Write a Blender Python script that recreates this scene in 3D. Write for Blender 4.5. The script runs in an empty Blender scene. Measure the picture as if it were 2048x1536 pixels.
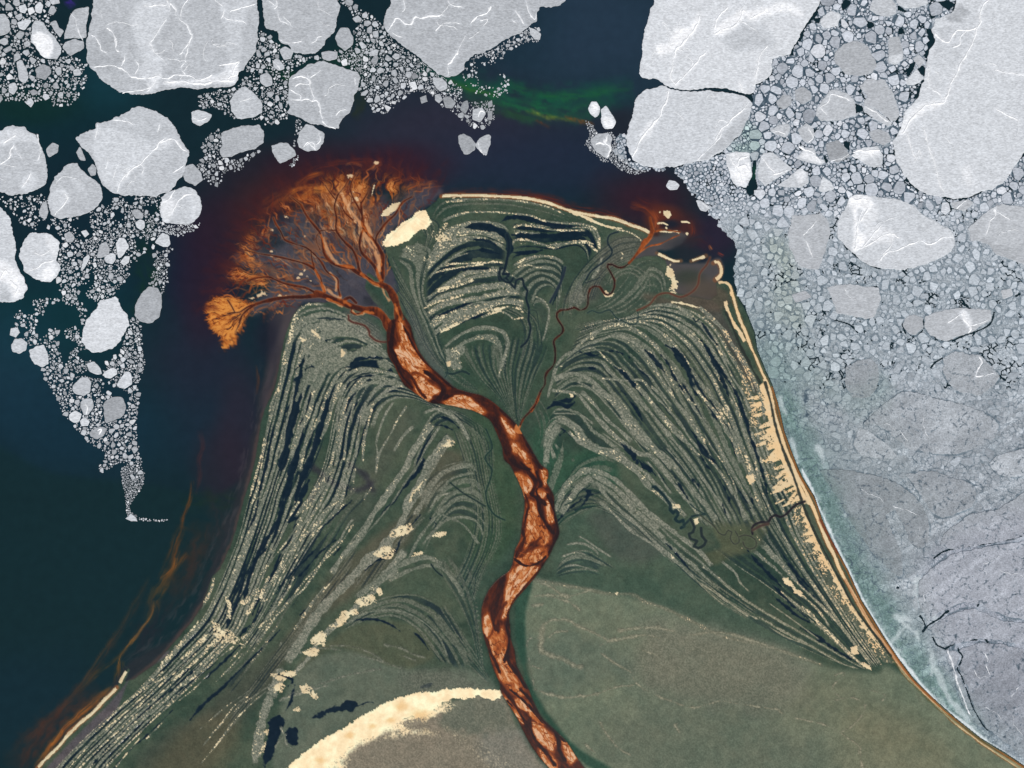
# Arctic river delta and sea ice seen from straight above. 1 unit = one step of the layout grid.
import math, random, time
import numpy as np
try:
    import bpy
except ImportError:
    bpy = None
T0 = time.time()
def log(*a): print('[%.1fs]' % (time.time() - T0), *a)
S = 1.25
U0, V0, U1, V1 = -170.0, -130.0, 2218.0, 1666.0
GW = int((U1 - U0) / S) + 1
GH = int((V1 - V0) / S) + 1
f4 = np.float32
cu = (U0 + S * np.arange(GW)).astype(f4)
cv = (V0 + S * np.arange(GH)).astype(f4)
def P(s):
    return np.array([[float(a) for a in w.split(',')] for w in s.split()], dtype=np.float64)
def ss(a, b, x):
    t = np.clip((x - a) / (b - a), 0, 1)
    return t * t * (3 - 2 * t)
def lerp(a, b, t): return a + (b - a) * t
# ---------- noise ----------
def gn(scale, seed, sx=1.0, sy=1.0):
    """value noise over the whole grid"""
    r = np.random.RandomState(seed)
    x = (cu - U0) / (scale * sx); y = (cv - V0) / (scale * sy)
    nx, ny = int(x[-1]) + 3, int(y[-1]) + 3
    A = r.rand(ny, nx).astype(f4)
    xi = x.astype(int); xf = (x - xi).astype(f4); xf = xf * xf * (3 - 2 * xf)
    yi = y.astype(int); yf = (y - yi).astype(f4); yf = yf * yf * (3 - 2 * yf)
    rows = A[:, xi] * (1 - xf) + A[:, xi + 1] * xf
    return rows[yi] * (1 - yf)[:, None] + rows[yi + 1] * yf[:, None]
def fb(scale, seed, octs=4, gain=0.5, sx=1, sy=1):
    o = 0; a = 1.0; t = 0
    for i in range(octs):
        o = o + a * gn(scale / 2 ** i, seed + i * 17, sx, sy); t += a; a *= gain
    return (o / t - 0.5) * 2
TAB = np.random.RandomState(5).rand(512, 512).astype(f4)
def tn(x, y, seed=0):
    x = x + seed * 37.7; y = y + seed * 91.3
    xi = np.floor(x); yi = np.floor(y)
    xf = x - xi; yf = y - yi
    xf = xf * xf * (3 - 2 * xf); yf = yf * yf * (3 - 2 * yf)
    xi = xi.astype(np.int64) & 511; yi = yi.astype(np.int64) & 511
    x1 = (xi + 1) & 511; y1 = (yi + 1) & 511
    return lerp(lerp(TAB[yi, xi], TAB[yi, x1], xf), lerp(TAB[y1, xi], TAB[y1, x1], xf), yf)
def tf(x, y, seed=0, octs=3):
    o = 0; a = 1.; t = 0
    for i in range(octs):
        o = o + a * tn(x * 2 ** i, y * 2 ** i, seed + i); t += a; a *= .5
    return (o / t - .5) * 2
# ---------- curves and masks ----------
def smooth(p, step=5.0, closed=False):
    p = np.asarray(p, float)
    n = len(p)
    if n < 3 and not closed:
        k = max(2, int(np.hypot(*(p[1] - p[0])) / step) + 1)
        return p[0] + (p[1] - p[0]) * np.linspace(0, 1, k)[:, None]
    out = []
    m = n if closed else n - 1
    for i in range(m):
        if closed:
            a, b, c, d = p[(i - 1) % n], p[i], p[(i + 1) % n], p[(i + 2) % n]
        else:
            a, b, c, d = p[max(i - 1, 0)], p[i], p[i + 1], p[min(i + 2, n - 1)]
        k = max(1, int(np.hypot(*(c - b)) / step))
        t = (np.arange(k) / k)[:, None]
        out.append(.5 * ((2 * b) + (c - a) * t + (2 * a - 5 * b + 4 * c - d) * t ** 2 + (3 * b - a - 3 * c + d) * t ** 3))
    if not closed: out.append(p[-1:])
    return np.concatenate(out)
def resamp(p, n):
    p = smooth(p, 4)
    L = np.concatenate([[0], np.cumsum(np.hypot(*np.diff(p, axis=0).T))])
    t = np.linspace(0, L[-1], n)
    return np.stack([np.interp(t, L, p[:, 0]), np.interp(t, L, p[:, 1])], 1)
def win(u0, v0, u1, v1):
    i0 = max(0, int((u0 - U0) / S)); i1 = min(GW, int((u1 - U0) / S) + 2)
    j0 = max(0, int((v0 - V0) / S)); j1 = min(GH, int((v1 - V0) / S) + 2)
    return (slice(j0, max(j0, j1)), slice(i0, max(i0, i1)))
def sdist(pts, rad, closed=False):
    """distance, along-parameter and side for a curve, within rad"""
    q = np.asarray(pts, float) if closed == 'poly' else smooth(pts, 5, closed)
    if closed: q = np.concatenate([q, q[:1]])
    w = win(q[:, 0].min() - rad, q[:, 1].min() - rad, q[:, 0].max() + rad, q[:, 1].max() + rad)
    h = (w[0].stop - w[0].start, w[1].stop - w[1].start)
    D = np.full(h, 1e4, f4); Tm = np.zeros(h, f4); Sd = np.zeros(h, f4)
    L = np.concatenate([[0], np.cumsum(np.hypot(*np.diff(q, axis=0).T))])
    for k in range(len(q) - 1):
        a, b = q[k], q[k + 1]
        x = win(min(a[0], b[0]) - rad, min(a[1], b[1]) - rad, max(a[0], b[0]) + rad, max(a[1], b[1]) + rad)
        if x[0].stop <= x[0].start or x[1].stop <= x[1].start: continue
        l = (slice(x[0].start - w[0].start, x[0].stop - w[0].start), slice(x[1].start - w[1].start, x[1].stop - w[1].start))
        du = cu[x[1]][None, :] - a[0]; dv = cv[x[0]][:, None] - a[1]
        e = b - a; ll = max(e @ e, 1e-6)
        t = np.clip((du * e[0] + dv * e[1]) / ll, 0, 1)
        d = np.hypot(du - t * e[0], dv - t * e[1])
        m = d < D[l]
        D[l][m] = d[m]; Tm[l][m] = (L[k] + t * math.sqrt(ll))[m]
        Sd[l][m] = np.sign(e[0] * dv - e[1] * du)[m]
    return w, D, Tm, Sd, L[-1]
def inside(pts, pad=0, sm=True, w=None):
    q = smooth(pts, 8, True) if sm else np.asarray(pts, float)
    if w is None: w = win(q[:, 0].min() - pad, q[:, 1].min() - pad, q[:, 0].max() + pad, q[:, 1].max() + pad)
    h = (w[0].stop - w[0].start, w[1].stop - w[1].start)
    M = np.zeros(h, bool)
    vv = cv[w[0]]; uu = cu[w[1]]
    n = len(q)
    ev = [[] for _ in range(h[0])]
    for i in range(n):
        a, b = q[i], q[(i + 1) % n]
        if a[1] == b[1]: continue
        lo, hi = min(a[1], b[1]), max(a[1], b[1])
        for j in range(int(np.searchsorted(vv, lo)), int(np.searchsorted(vv, hi))):
            ev[j].append(a[0] + (vv[j] - a[1]) * (b[0] - a[0]) / (b[1] - a[1]))
    for j, r in enumerate(ev):
        r.sort()
        for k in range(0, len(r) - 1, 2):
            M[j, np.searchsorted(uu, r[k]):np.searchsorted(uu, r[k + 1])] = True
    return w, M
def sdf(pts, rad, sm=True):
    """signed distance (negative inside) clipped to rad"""
    q = smooth(pts, 8, True) if sm else np.asarray(pts, float)
    w, D, _, _, _ = sdist(q, rad, 'poly')
    _, M = inside(q, 0, False, w)
    D = np.minimum(D, rad)
    return w, np.where(M, -D, D)
log('grid', GW, GH)
N2 = fb(3.2, 11, 2); N6 = fb(7, 21, 3); N14 = fb(15, 31, 3); N40 = fb(42, 41, 4); N120 = fb(130, 51, 4); N300 = fb(320, 61, 3)
WN = (np.random.RandomState(3).rand(GH, GW).astype(f4) - .5) * 2
WN2 = (gn(1.9, 77) - .5) * 2
COL = np.zeros((GH, GW, 3), f4)
RG = np.zeros((GH, GW), f4); SA = np.zeros((GH, GW), f4); DK = np.zeros((GH, GW), f4); RI = np.zeros((GH, GW), f4)
def mixc(w, m, c):
    c = np.asarray(c, f4)
    COL[w] += (c - COL[w]) * m[..., None]
def soft_poly(s, soft, c, op=1.0, namp=1.0, nz=None, dest=None):
    w, d = sdf(P(s) if isinstance(s, str) else s, soft * 3 + 6)
    n = (N40 if nz is None else nz)[w]
    m = ss(soft, -soft, d + n * namp * soft) * op
    if dest is not None:
        dest[w] += (c - dest[w]) * m
    else: mixc(w, m, c)
    return w, m
def streak(s, wd, c, op=1.0, soft=None, along=30, taper=True, brk=0.0, sd=0, warp=1.0):
    """fibrous stroke of suspended sediment"""
    w, D, Tm, Sd, L = sdist(P(s), wd * 2.2)
    x = D * Sd
    n = tf(x / max(wd * .35, .8) + N14[w] * 1.2 * warp, Tm / along, sd, 2)
    tp = np.clip(np.sin(np.clip(Tm / L, 0, 1) * math.pi), 0, 1) ** .5 if taper else 1.0
    m = ss(wd * 1.6, 0, D + N14[w] * wd * .5) * tp * np.clip(.6 + .8 * n, 0, 1) * op
    if brk: m = m * ss(-brk, brk + .3, tf(Tm / 14, Sd * 0 + sd, sd + 3, 2))
    mixc(w, m, c)
# ================= the sea =================
COL[:] = (20, 40, 47)
def blob(u, v, ru, rv, c, op=1, ang=0, nz=.25):
    w = win(u - 1.6 * max(ru, rv), v - 1.6 * max(ru, rv), u + 1.6 * max(ru, rv), v + 1.6 * max(ru, rv))
    du = cu[w[1]][None, :] - u; dv = cv[w[0]][:, None] - v
    ca, sa = math.cos(math.radians(ang)), math.sin(math.radians(ang))
    x = (du * ca + dv * sa) / ru; y = (-du * sa + dv * ca) / rv
    mixc(w, ss(1.35, .25, np.hypot(x, y) + N120[w] * nz) * op, c)
blob(1200, 60, 260, 190, (38, 55, 71), .95); blob(1010, 40, 120, 120, (26, 46, 58), .6)
blob(900, 270, 340, 110, (44, 43, 57), .9); blob(1100, 330, 260, 90, (32, 42, 60), .75)
blob(540, 190, 150, 90, (16, 38, 42), .5); blob(700, 130, 60, 60, (18, 50, 40), .5)
blob(120, 220, 200, 90, (16, 44, 50), .8); blob(60, 210, 110, 40, (16, 46, 34), .4); blob(230, 150, 90, 80, (22, 62, 72), .55)
blob(200, 500, 200, 230, (16, 38, 50), .6); blob(120, 640, 200, 120, (14, 58, 62), .5); blob(30, 740, 130, 120, (28, 60, 78), .5)
blob(400, 560, 90, 180, (32, 30, 48), .9); blob(385, 700, 130, 120, (34, 40, 54), .6); blob(420, 800, 110, 140, (32, 38, 52), .6)
blob(150, 850, 260, 120, (22, 50, 66), .6); blob(230, 1150, 300, 200, (20, 42, 50), .9); blob(60, 1420, 230, 140, (20, 42, 58), .8)
blob(440, 480, 80, 150, (50, 28, 38), .6); blob(410, 620, 60, 100, (42, 30, 42), .6); blob(480, 870, 45, 150, (44, 38, 50), .6)
blob(640, 330, 200, 60, (50, 27, 37), .7); blob(800, 330, 110, 50, (48, 28, 40), .7); blob(1290, 400, 120, 70, (52, 30, 40), .85); blob(1430, 470, 70, 60, (44, 34, 50), .8)
blob(545, 400, 110, 60, (66, 32, 34), .7, -35); blob(1250, 250, 60, 40, (36, 34, 40), .5)
blob(445, 940, 60, 90, (44, 36, 46), .6)
# satellite swath tone step painted into the sea colour: darker green south west
w, d = sdf(P('-170,900 120,945 300,965 420,990 520,1010 520,1700 -170,1700'), 30)
mixc(w, ss(6, -14, d) * .45, (20, 44, 44))
# green plumes
for s, wd, c, op in [
 ('840,110 900,150 980,180 1080,200 1180,190 1270,180', 26, (22, 82, 62), .85),
 ('890,150 960,185 1040,215 1130,225 1230,200', 22, (30, 92, 58), .8),
 ('890,155 940,178 1000,192', 7, (48, 92, 40), .8),
 ('1000,165 1080,190 1160,190 1270,172', 10, (34, 96, 50), .6),
 ('930,190 1010,225 1100,240', 12, (38, 78, 46), .6),
 ('1050,222 1100,235 1150,240', 4, (98, 112, 44), .9), ('1060,218 1090,235 1102,243', 3, (120, 132, 60), .8),
 ('1128,233 1160,243 1190,250', 4, (120, 72, 36), .9), ('1070,240 1090,250 1100,256', 4, (96, 54, 34), .8),
 ('540,120 570,160 590,140', 16, (22, 62, 34), .8), ('530,70 600,120 660,130 700,110', 14, (18, 56, 48), .6),
 ('720,180 715,215 700,230', 16, (44, 52, 28), .8), ('640,110 690,125 730,110', 12, (26, 58, 34), .6),
 ('270,480 300,520 295,600 265,640', 26, (22, 52, 36), .7), ('350,380 300,440 260,560', 14, (20, 52, 40), .4),
 ('1505,330 1510,360', 10, (24, 78, 52), .8), ('820,150 860,150 890,160', 14, (24, 74, 58), .7),
 ('360,1010 420,1000 500,1010', 20, (28, 48, 34), .5), ('130,10 140,4 150,12', 10, (70, 40, 150), .8)]:
    streak(s, wd, c, op, sd=len(s))
# brown plumes along the west shore
for s, wd, c, op in [
 ('398,860 405,890 398,920 400,950 390,990', 5, (78, 44, 44), .6), ('385,960 380,1000 368,1030 362,1060', 4, (120, 66, 30), .9),
 ('365,1050 352,1090 342,1120 330,1150 320,1165', 10, (104, 62, 32), .8), ('352,1115 345,1140 322,1160', 4, (170, 96, 36), .9), ('375,1105 350,1140 340,1160', 4, (130, 78, 30), .8),
 ('410,1040 395,1090 370,1150 340,1190', 24, (66, 46, 36), .6), ('430,980 440,1050 425,1130 400,1190', 22, (46, 44, 46), .7),
 ('340,1140 325,1175 308,1195 306,1215 300,1235 293,1247', 12, (96, 68, 38), .8),
 ('308,1200 306,1222 297,1240 285,1255 275,1270 262,1285 250,1300 240,1315 237,1335 237,1355', 3.2, (184, 112, 46), .95),
 ('292,1245 270,1275 250,1298', 2, (210, 140, 60), .8), ('240,1320 238,1350 232,1372', 8, (92, 66, 36), .8),
 ('300,1160 270,1215 235,1270 190,1340 130,1410 60,1470 10,1520', 9, (62, 50, 42), .7), ('285,1250 240,1310 190,1350 150,1390', 5, (86, 64, 36), .6),
 ('300,1150 255,1230 215,1290 160,1370 110,1430 50,1490', 3, (84, 62, 42), .5),
 ('230,1375 190,1405 150,1440 110,1485 90,1510 70,1540', 12, (128, 72, 34), .85), ('225,1372 180,1410 130,1455 100,1495 70,1535', 5, (190, 110, 44), .8),
 ('200,1370 160,1400 110,1440 60,1490 20,1540', 26, (66, 46, 40), .7), ('150,1400 100,1450 60,1500 40,1540', 16, (84, 48, 36), .6),
 ('330,1200 300,1260 270,1300 258,1330', 26, (34, 40, 46), .8), ('400,1060 390,1120 360,1180 330,1230', 18, (50, 44, 44), .5),
 ('512,730 516,760 512,790', 3, (96, 56, 36), .7)]:
    streak(s, wd, c, op, sd=len(s) + 3)
log('sea')
# ================= tidal flats =================
FLAT = np.zeros((GH, GW), f4)
flat_w = P('600,620 565,700 548,765 530,815 512,895 500,945 488,990 470,1050 450,1105 425,1165 400,1215 360,1270 310,1322 260,1362 235,1385 225,1375 262,1325 300,1300 345,1270 385,1215 412,1160 436,1100 455,1040 475,985 490,930 502,885 512,840 520,780 528,730 535,690 545,640')
w, m = soft_poly(flat_w, 7, (44, 46, 50), .75, .8)
w, D, Tm, Sd, L = sdist(P('600,622 566,700 548,770 530,820 512,900 500,955 488,998 474,1052 455,1105 428,1165 400,1215 360,1270 312,1322 262,1362'), 16)
mixc(w, ss(9, 1, D + N14[w] * 3) * .8, (78, 64, 60))
w, D, Tm, Sd, L = sdist(P('545,700 522,800 508,870 490,940 470,1000 450,1060 425,1120 395,1180 350,1240 300,1295 262,1330'), 26)
mixc(w, ss(.0, .5, tf(D * Sd / 5 + N14[w], Tm / 30, 3, 3)) * ss(24, 6, D) * .35, (78, 72, 74))
w, m = soft_poly(P('536,640 545,600 600,600 590,640 570,680 560,730 545,770 530,820 525,790 535,720'), 8, (66, 60, 64), .8, .6)
blob(535, 670, 32, 55, (30, 32, 44), .7); blob(575, 650, 14, 60, (80, 72, 72), .6, 20)
fanp = P('412,625 418,600 440,590 465,588 470,560 468,530 478,500 500,455 525,425 560,395 600,370 640,350 690,335 740,325 800,335 850,355 885,372 885,392 850,410 810,440 775,470 768,500 785,560 800,620 810,650 780,690 740,670 690,640 640,612 600,608 560,620 535,640 500,690 465,700 440,690 425,660')
w, m = soft_poly(P('470,520 500,480 530,450 580,430 620,420 640,400 700,400 740,400 800,380 850,365 885,385 860,405 815,440 780,470 768,500 790,560 800,640 790,690 740,675 690,640 640,612 600,608 560,612 520,625 480,620 520,600 540,560 500,540'), 9, (70, 68, 76), .95, .9, N14)
FAND = np.full((GH, GW), 40., f4); wq_, dq_ = sdf(fanp, 40); FAND[wq_] = dq_
def sdf_at(p_, w): return FAND[w]
FANZ = np.zeros((GH, GW), f4); FANZ[w] = ss(0, -25, sdf(P('470,520 500,480 530,450 580,430 620,420 640,400 700,400 740,400 800,380 850,365 885,385 860,405 815,440 780,470 768,500 790,560 800,640 790,690 740,675 690,640 640,612 600,608 560,612 520,625 480,620 520,600 540,560 500,540'), 33)[1]) if False else 0
w, d = sdf(P('470,520 500,480 530,450 580,430 620,420 640,400 700,400 740,400 800,380 850,365 885,385 860,405 815,440 780,470 768,500 790,560 800,640 790,690 740,675 690,640 640,612 600,608 560,612 520,625 480,620 520,600 540,560 500,540'), 30); FANZ[w] = ss(0, -20, d)
blob(545, 480, 40, 26, (34, 44, 50), .8, -30); blob(560, 440, 30, 18, (30, 36, 46), .7); blob(790, 392, 24, 20, (30, 42, 44), .9, -30); blob(725, 372, 18, 14, (36, 28, 34), .8)
blob(600, 480, 20, 30, (52, 58, 66), .6); blob(520, 470, 22, 24, (34, 40, 48), .6)
# radial orange sediment of the main fan
def polar(u, v, cxy, sd, sc=1.0):
    du = u[None, :] - cxy[0]; dv = v[:, None] - cxy[1]
    return np.hypot(du, dv), np.arctan2(dv, du)
def fan(poly, apex, cols, th, op, fr=16, sd=1, soft=10, rs=60):
    w, d = sdf(P(poly), 50)
    R, A = polar(cu[w[1]], cv[w[0]], apex, sd)
    A2 = A * fr + N40[w] * 1.8 + N14[w] * .8
    n = tf(A2, R / rs, sd, 4); n2 = tf(A2 * 3.1, R / rs * 1.3, sd + 7, 3)
    e = ss(soft * 1.1, -soft * 1.6, d + n2 * soft * 2.2 + n * soft * 1.0 + N14[w] * soft * .8)
    n3 = tf(A * fr * .8 + N14[w] * 1.1 + N40[w] * 2.2, R / (rs * .8) + N40[w], sd + 11, 2)
    vein = ss(.13, .03, np.abs(n3)) * .95 + ss(.10, .0, np.abs(n2)) * .6
    v = np.clip((n * .6 + n2 * .5) + .55 - th + N14[w] * .25, 0, 1) * e
    a = np.clip(v * 1.9 * op, 0, 1) * (.55 + .45 * e)
    k = np.clip(v * 1.35 + N6[w] * .16 + WN2[w] * .05 - vein * .45, 0, 1)[..., None]
    c0, c1, c2 = [np.asarray(c, f4) for c in cols]
    c = np.where(k < .5, lerp(c0, c1, k * 2), lerp(c1, c2, k * 2 - 1))
    COL[w] += (c - COL[w]) * a[..., None]
OR = [(70, 32, 28), (158, 84, 36), (210, 140, 78)]
fan('560,400 600,372 650,348 700,335 760,328 800,345 860,358 872,372 820,392 790,410 750,430 742,470 745,510 700,500 660,470 630,440 600,425 570,430', (735, 590), OR, .22, .9, 17, 2, 12, 70)
fan('590,380 640,350 700,345 740,360 745,400 735,450 700,430 660,440 625,430', (735, 600), OR, .08, .9, 20, 9, 10, 70)
fan('600,385 640,380 700,370 745,390 748,430 755,480 768,520 765,550 745,530 720,510 700,490 680,480 660,520 640,500 630,470 620,440 605,420', (750, 590), [(90, 46, 34), (164, 100, 58), (212, 164, 120)], .1, .85, 22, 5, 8, 60)
fan('500,470 515,430 555,395 600,375 640,385 640,420 600,430 560,450 540,480 520,505 500,525 476,515', (690, 600), [(70, 32, 32), (140, 68, 34), (196, 130, 80)], .22, .9, 20, 6, 10, 50)
fan('475,490 500,455 520,460 512,490 530,530 540,556 500,560 470,552 458,545 470,525', (660, 585), OR, .12, .95, 24, 7, 8, 45)
fan('455,545 470,535 500,545 535,556 530,575 500,570 470,566', (640, 575), [(110, 52, 30), (186, 108, 50), (220, 160, 100)], -.1, 1, 26, 12, 7, 45)
fan('410,625 414,605 425,594 442,590 462,590 478,592 496,602 510,606 505,622 492,640 486,662 476,672 474,686 466,696 455,700 440,698 442,684 434,672 420,655 412,640', (520, 604), [(74, 36, 26), (172, 92, 38), (214, 140, 66)], -.1, 1.1, 15, 14, 5, 22)
blob(1330, 430, 34, 22, (120, 60, 34), .5); blob(1350, 455, 50, 40, (76, 38, 34), .7); blob(1310, 440, 26, 40, (96, 44, 30), .6)
for s, wd, c, op in [
 ('590,372 620,352 650,345', 5, (176, 92, 36), .9), ('620,340 680,325 735,322 765,332', 5, (120, 52, 34), .6), ('690,330 705,326 725,332', 3, (190, 104, 50), .9),
 ('742,340 752,330 764,325', 5, (196, 112, 60), .9), ('803,362 830,356 850,362', 3, (140, 66, 36), .8), ('850,370 865,362 876,364', 2.5, (170, 84, 40), .7),
 ('470,640 450,650 440,690', 3, (150, 80, 40), .5), ('560,408 590,380 640,372', 5, (190, 110, 44), .8), ('600,400 625,380 660,378', 8, (200, 120, 50), .8),
 ('520,420 560,395 600,390 640,400', 12, (150, 76, 34), .6),
 ('880,388 950,386 1030,389 1100,400 1150,416 1230,430 1290,452', 9, (96, 40, 32), .8),
 ('1260,410 1290,418 1310,440 1308,455', 7, (140, 62, 32), .8), ('1270,396 1300,410 1320,412', 8, (84, 38, 34), .7), ('1302,420 1312,445 1300,480', 7, (150, 76, 42), .9), ('1380,440 1385,465 1372,480', 6, (110, 50, 34), .8),
 ('1370,490 1400,480 1420,500', 14, (66, 34, 38), .7), ('1418,490 1424,500', 3, (190, 110, 60), .9), ('1435,505 1448,512', 3, (150, 60, 44), .9)]:
    streak(s, wd, c, op, sd=len(s) + 5)
rr_ = random.Random(4)
for i in range(90):
    a = rr_.uniform(math.radians(168), math.radians(292)); R0 = rr_.uniform(60, 230); ln = rr_.uniform(30, 95)
    q = []; aa = a
    for k in range(9):
        R_ = R0 + ln * k / 8; aa += rr_.gauss(0, .022)
        q.append((742 + R_ * math.cos(aa) * 1.05, 600 + R_ * math.sin(aa) * .98))
    c = rr_.choice([(52, 48, 56), (58, 46, 46), (108, 64, 44), (92, 80, 80), (44, 44, 52)])
    w, D, Tm, Sd, L = sdist(np.array(q), 5); mixc(w, ss(rr_.uniform(1.4, 3.2), .2, D + N6[w] * 1.4) * rr_.uniform(.4, .85) * FANZ[w], c)
for i in range(230):
    a = rr_.uniform(math.radians(172), math.radians(300)); R0 = rr_.uniform(50, 235) if a > 4.0 else rr_.uniform(110, 250); ln = rr_.uniform(18, 70)
    q = []; aa = a
    for k in range(8):
        R_ = R0 + ln * k / 7; aa += rr_.gauss(0, .03)
        q.append((742 + R_ * math.cos(aa) * 1.05, 600 + R_ * math.sin(aa) * .98))
    edge = R0 + ln > 210
    c = rr_.choice([(176, 96, 46), (212, 146, 92), (148, 76, 40), (196, 118, 58), (96, 40, 30)] if not edge else [(150, 76, 38), (110, 48, 30), (190, 108, 54), (84, 34, 30)])
    w, D, Tm, Sd, L = sdist(np.array(q), 5); mixc(w, ss(rr_.uniform(1.3, 3), .1, D + N6[w] * 1.5) * rr_.uniform(.35, .85) * np.clip(np.sin(Tm / L * 3.14), 0, 1) * ss(28, 8, sdf_at(fanp, w)), c)
for i in range(70):
    u = rr_.uniform(480, 800); v = rr_.uniform(400, 640)
    blob(u, v, rr_.uniform(3, 16), rr_.uniform(2, 8), rr_.choice([(52, 50, 60), (86, 80, 84), (60, 58, 58), (44, 46, 54)]), .5, rr_.uniform(20, 70), 1.2) if FANZ[int((v - V0) / S), int((u - U0) / S)] > .5 else None
w = win(400, 320, 900, 720); m = FANZ[w] * (1 - 0)
COL[w] += (N6[w] * 6 + WN2[w] * 4 + N14[w] * 6)[..., None] * m[..., None]
mixc(w, ss(.1, .6, N40[w] + N14[w] * .4) * m * .35, (86, 76, 74)); mixc(w, ss(.1, .6, -N40[w] + N6[w] * .4) * m * .35, (48, 50, 50))
R, A = polar(cu[w[1]], cv[w[0]], (740, 600), 1)
o_ = ss(.16, .5, tf(A * 19 + N14[w] * .8, R / 55, 31, 3) + .15 * N14[w]) * m * .55 * ss(40, 110, R); mixc(w, o_, (140, 84, 52))
# red brown haze of the plume beyond the rim
for p_, c_, o2 in [('400,620 410,560 445,480 500,410 570,355 660,318 760,302 850,325 900,360 860,385 800,350 740,335 660,350 590,385 530,430 490,490 460,560 440,600', (74, 32, 34), .42), ('440,590 455,530 490,460 545,395 620,350 700,325 780,325 840,350 800,370 740,345 660,360 600,385 545,425 505,475 480,540', (120, 54, 30), .2)]:
    w, d = sdf(P(p_), 40); R, A = polar(cu[w[1]], cv[w[0]], (740, 600), 1)
    mixc(w, ss(18, -16, d + N14[w] * 12 + tf(A * 26, R / 60, 17, 3) * 22) * o2 * np.clip(.6 + tf(A * 30 + N14[w], R / 40, 12, 3), 0, 1), c_)
for u_, v_, r_ in [(520, 591, 5), (528, 588, 6), (505, 596, 3), (543, 512, 3), (543, 503, 2.4), (604, 548, 3), (610, 540, 2.4), (614, 552, 3), (598, 556, 2.4), (622, 562, 2), (545, 460, 4), (572, 434, 3), (610, 472, 3), (712, 396, 3), (706, 384, 2), (700, 352, 4), (712, 398, 4), (755, 326, 4), (560, 592, 3), (572, 594, 3)]:
    w = win(u_ - r_ * 3, v_ - r_ * 3, u_ + r_ * 3, v_ + r_ * 3)
    d = np.hypot((cu[w[1]][None, :] - u_) * .7, cv[w[0]][:, None] - v_); mixc(w, ss(r_ * 1.1, r_ * .4, d + N6[w] * r_ * 1.1 + WN2[w]) * .9, (226, 196, 154))
# north-east flats
w, m = soft_poly(P('1296,476 1320,470 1350,462 1378,470 1370,480 1340,500 1315,502 1318,512 1350,524 1400,526 1424,520 1440,518 1446,545 1430,562 1462,570 1470,600 1492,640 1512,700 1530,752 1544,800 1556,850 1546,850 1528,790 1500,735 1470,690 1440,640 1410,615 1340,600 1320,590 1320,540 1290,530 1260,540 1270,510 1290,490'), 5, (78, 74, 74), .95, .5, N14)
blob(1375, 510, 40, 16, (34, 40, 46), .8); blob(1370, 485, 40, 14, (38, 44, 50), .5, -15); blob(1340, 448, 22, 10, (26, 34, 46), .85); blob(1375, 555, 36, 18, (52, 60, 50), .7); blob(1330, 466, 16, 10, (60, 66, 64), .7)
blob(1410, 580, 50, 26, (84, 74, 62), .7); blob(1440, 600, 20, 24, (76, 66, 56), .7)
FANM = np.zeros((GH, GW), f4)
for p in (fanp, flat_w, P('1240,395 1320,395 1400,420 1450,470 1480,500 1490,620 1420,620 1300,600 1240,520')):
    w, d = sdf(p, 30); FANM[w] = np.maximum(FANM[w], ss(12, -2, d))
w, M = inside(P('300,1150 360,1040 400,860 500,860 510,720 560,600 420,700 390,640 400,560 450,470 520,380 620,320 760,305 900,350 1000,372 1160,400 1250,380 1330,390 1440,450 1480,500 1500,640 1500,700 700,900 480,1200 300,1400 100,1560 -20,1560 60,1440 200,1310'), 0, False)
FINE = np.zeros((GH, GW), bool); FINE[w] |= M
log('flats')
# ================= the delta land =================
land = P('600,614 617,606 652,605 672,602 690,606 700,612 740,630 760,640 770,625 745,600 730,575 735,545 760,560 790,590 800,580 785,540 772,505 768,490 800,455 850,420 872,403 880,392 900,389 960,389 1024,391 1060,395 1100,403 1130,416 1170,424 1220,434 1260,448 1290,460 1303,468 1292,485 1275,505 1262,520 1290,512 1312,512 1330,520 1345,560 1352,585 1370,590 1420,600 1435,590 1433,566 1459,566 1470,584 1489,616 1509,666 1514,701 1530,740 1543,768 1556,810 1568,863 1586,913 1603,953 1628,993 1643,1038 1661,1078 1676,1105 1696,1143 1721,1199 1743,1234 1766,1272 1796,1317 1826,1357 1866,1397 1911,1437 1961,1477 2011,1507 2048,1532 2120,1580 2300,1700 2300,1900 0,1900 20,1600 60,1552 75,1536 95,1513 117,1492 135,1470 160,1445 185,1425 205,1402 225,1382 235,1370 248,1350 257,1336 259,1340 250,1362 268,1358 312,1327 355,1277 385,1242 405,1212 425,1152 440,1138 462,1090 475,1048 487,1000 500,963 512,913 522,843 530,818 544,790 552,768 562,709 572,666 584,634')
w, d = sdf(land, 12, False)
LD = np.full((GH, GW), 12., f4); LD[w] = d
LAND = ss(1.8, -1.8, LD + N6 * 1.2)
g = np.empty((GH, GW, 3), f4)
k = (ss(-.5, .5, N120 + N14 * .25))[..., None]
g[:] = lerp(np.array((52, 70, 58), f4), np.array((72, 84, 68), f4), k)
COL += (g - COL) * LAND[..., None]
def gp(s, soft, c, op=1., namp=1., nz=None):
    """ground tone patch, kept on the land"""
    w, d = sdf(P(s), soft * 3 + 6)
    m = ss(soft, -soft, d + (N40 if nz is None else nz)[w] * namp * soft) * op * LAND[w]
    mixc(w, m, c)
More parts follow.
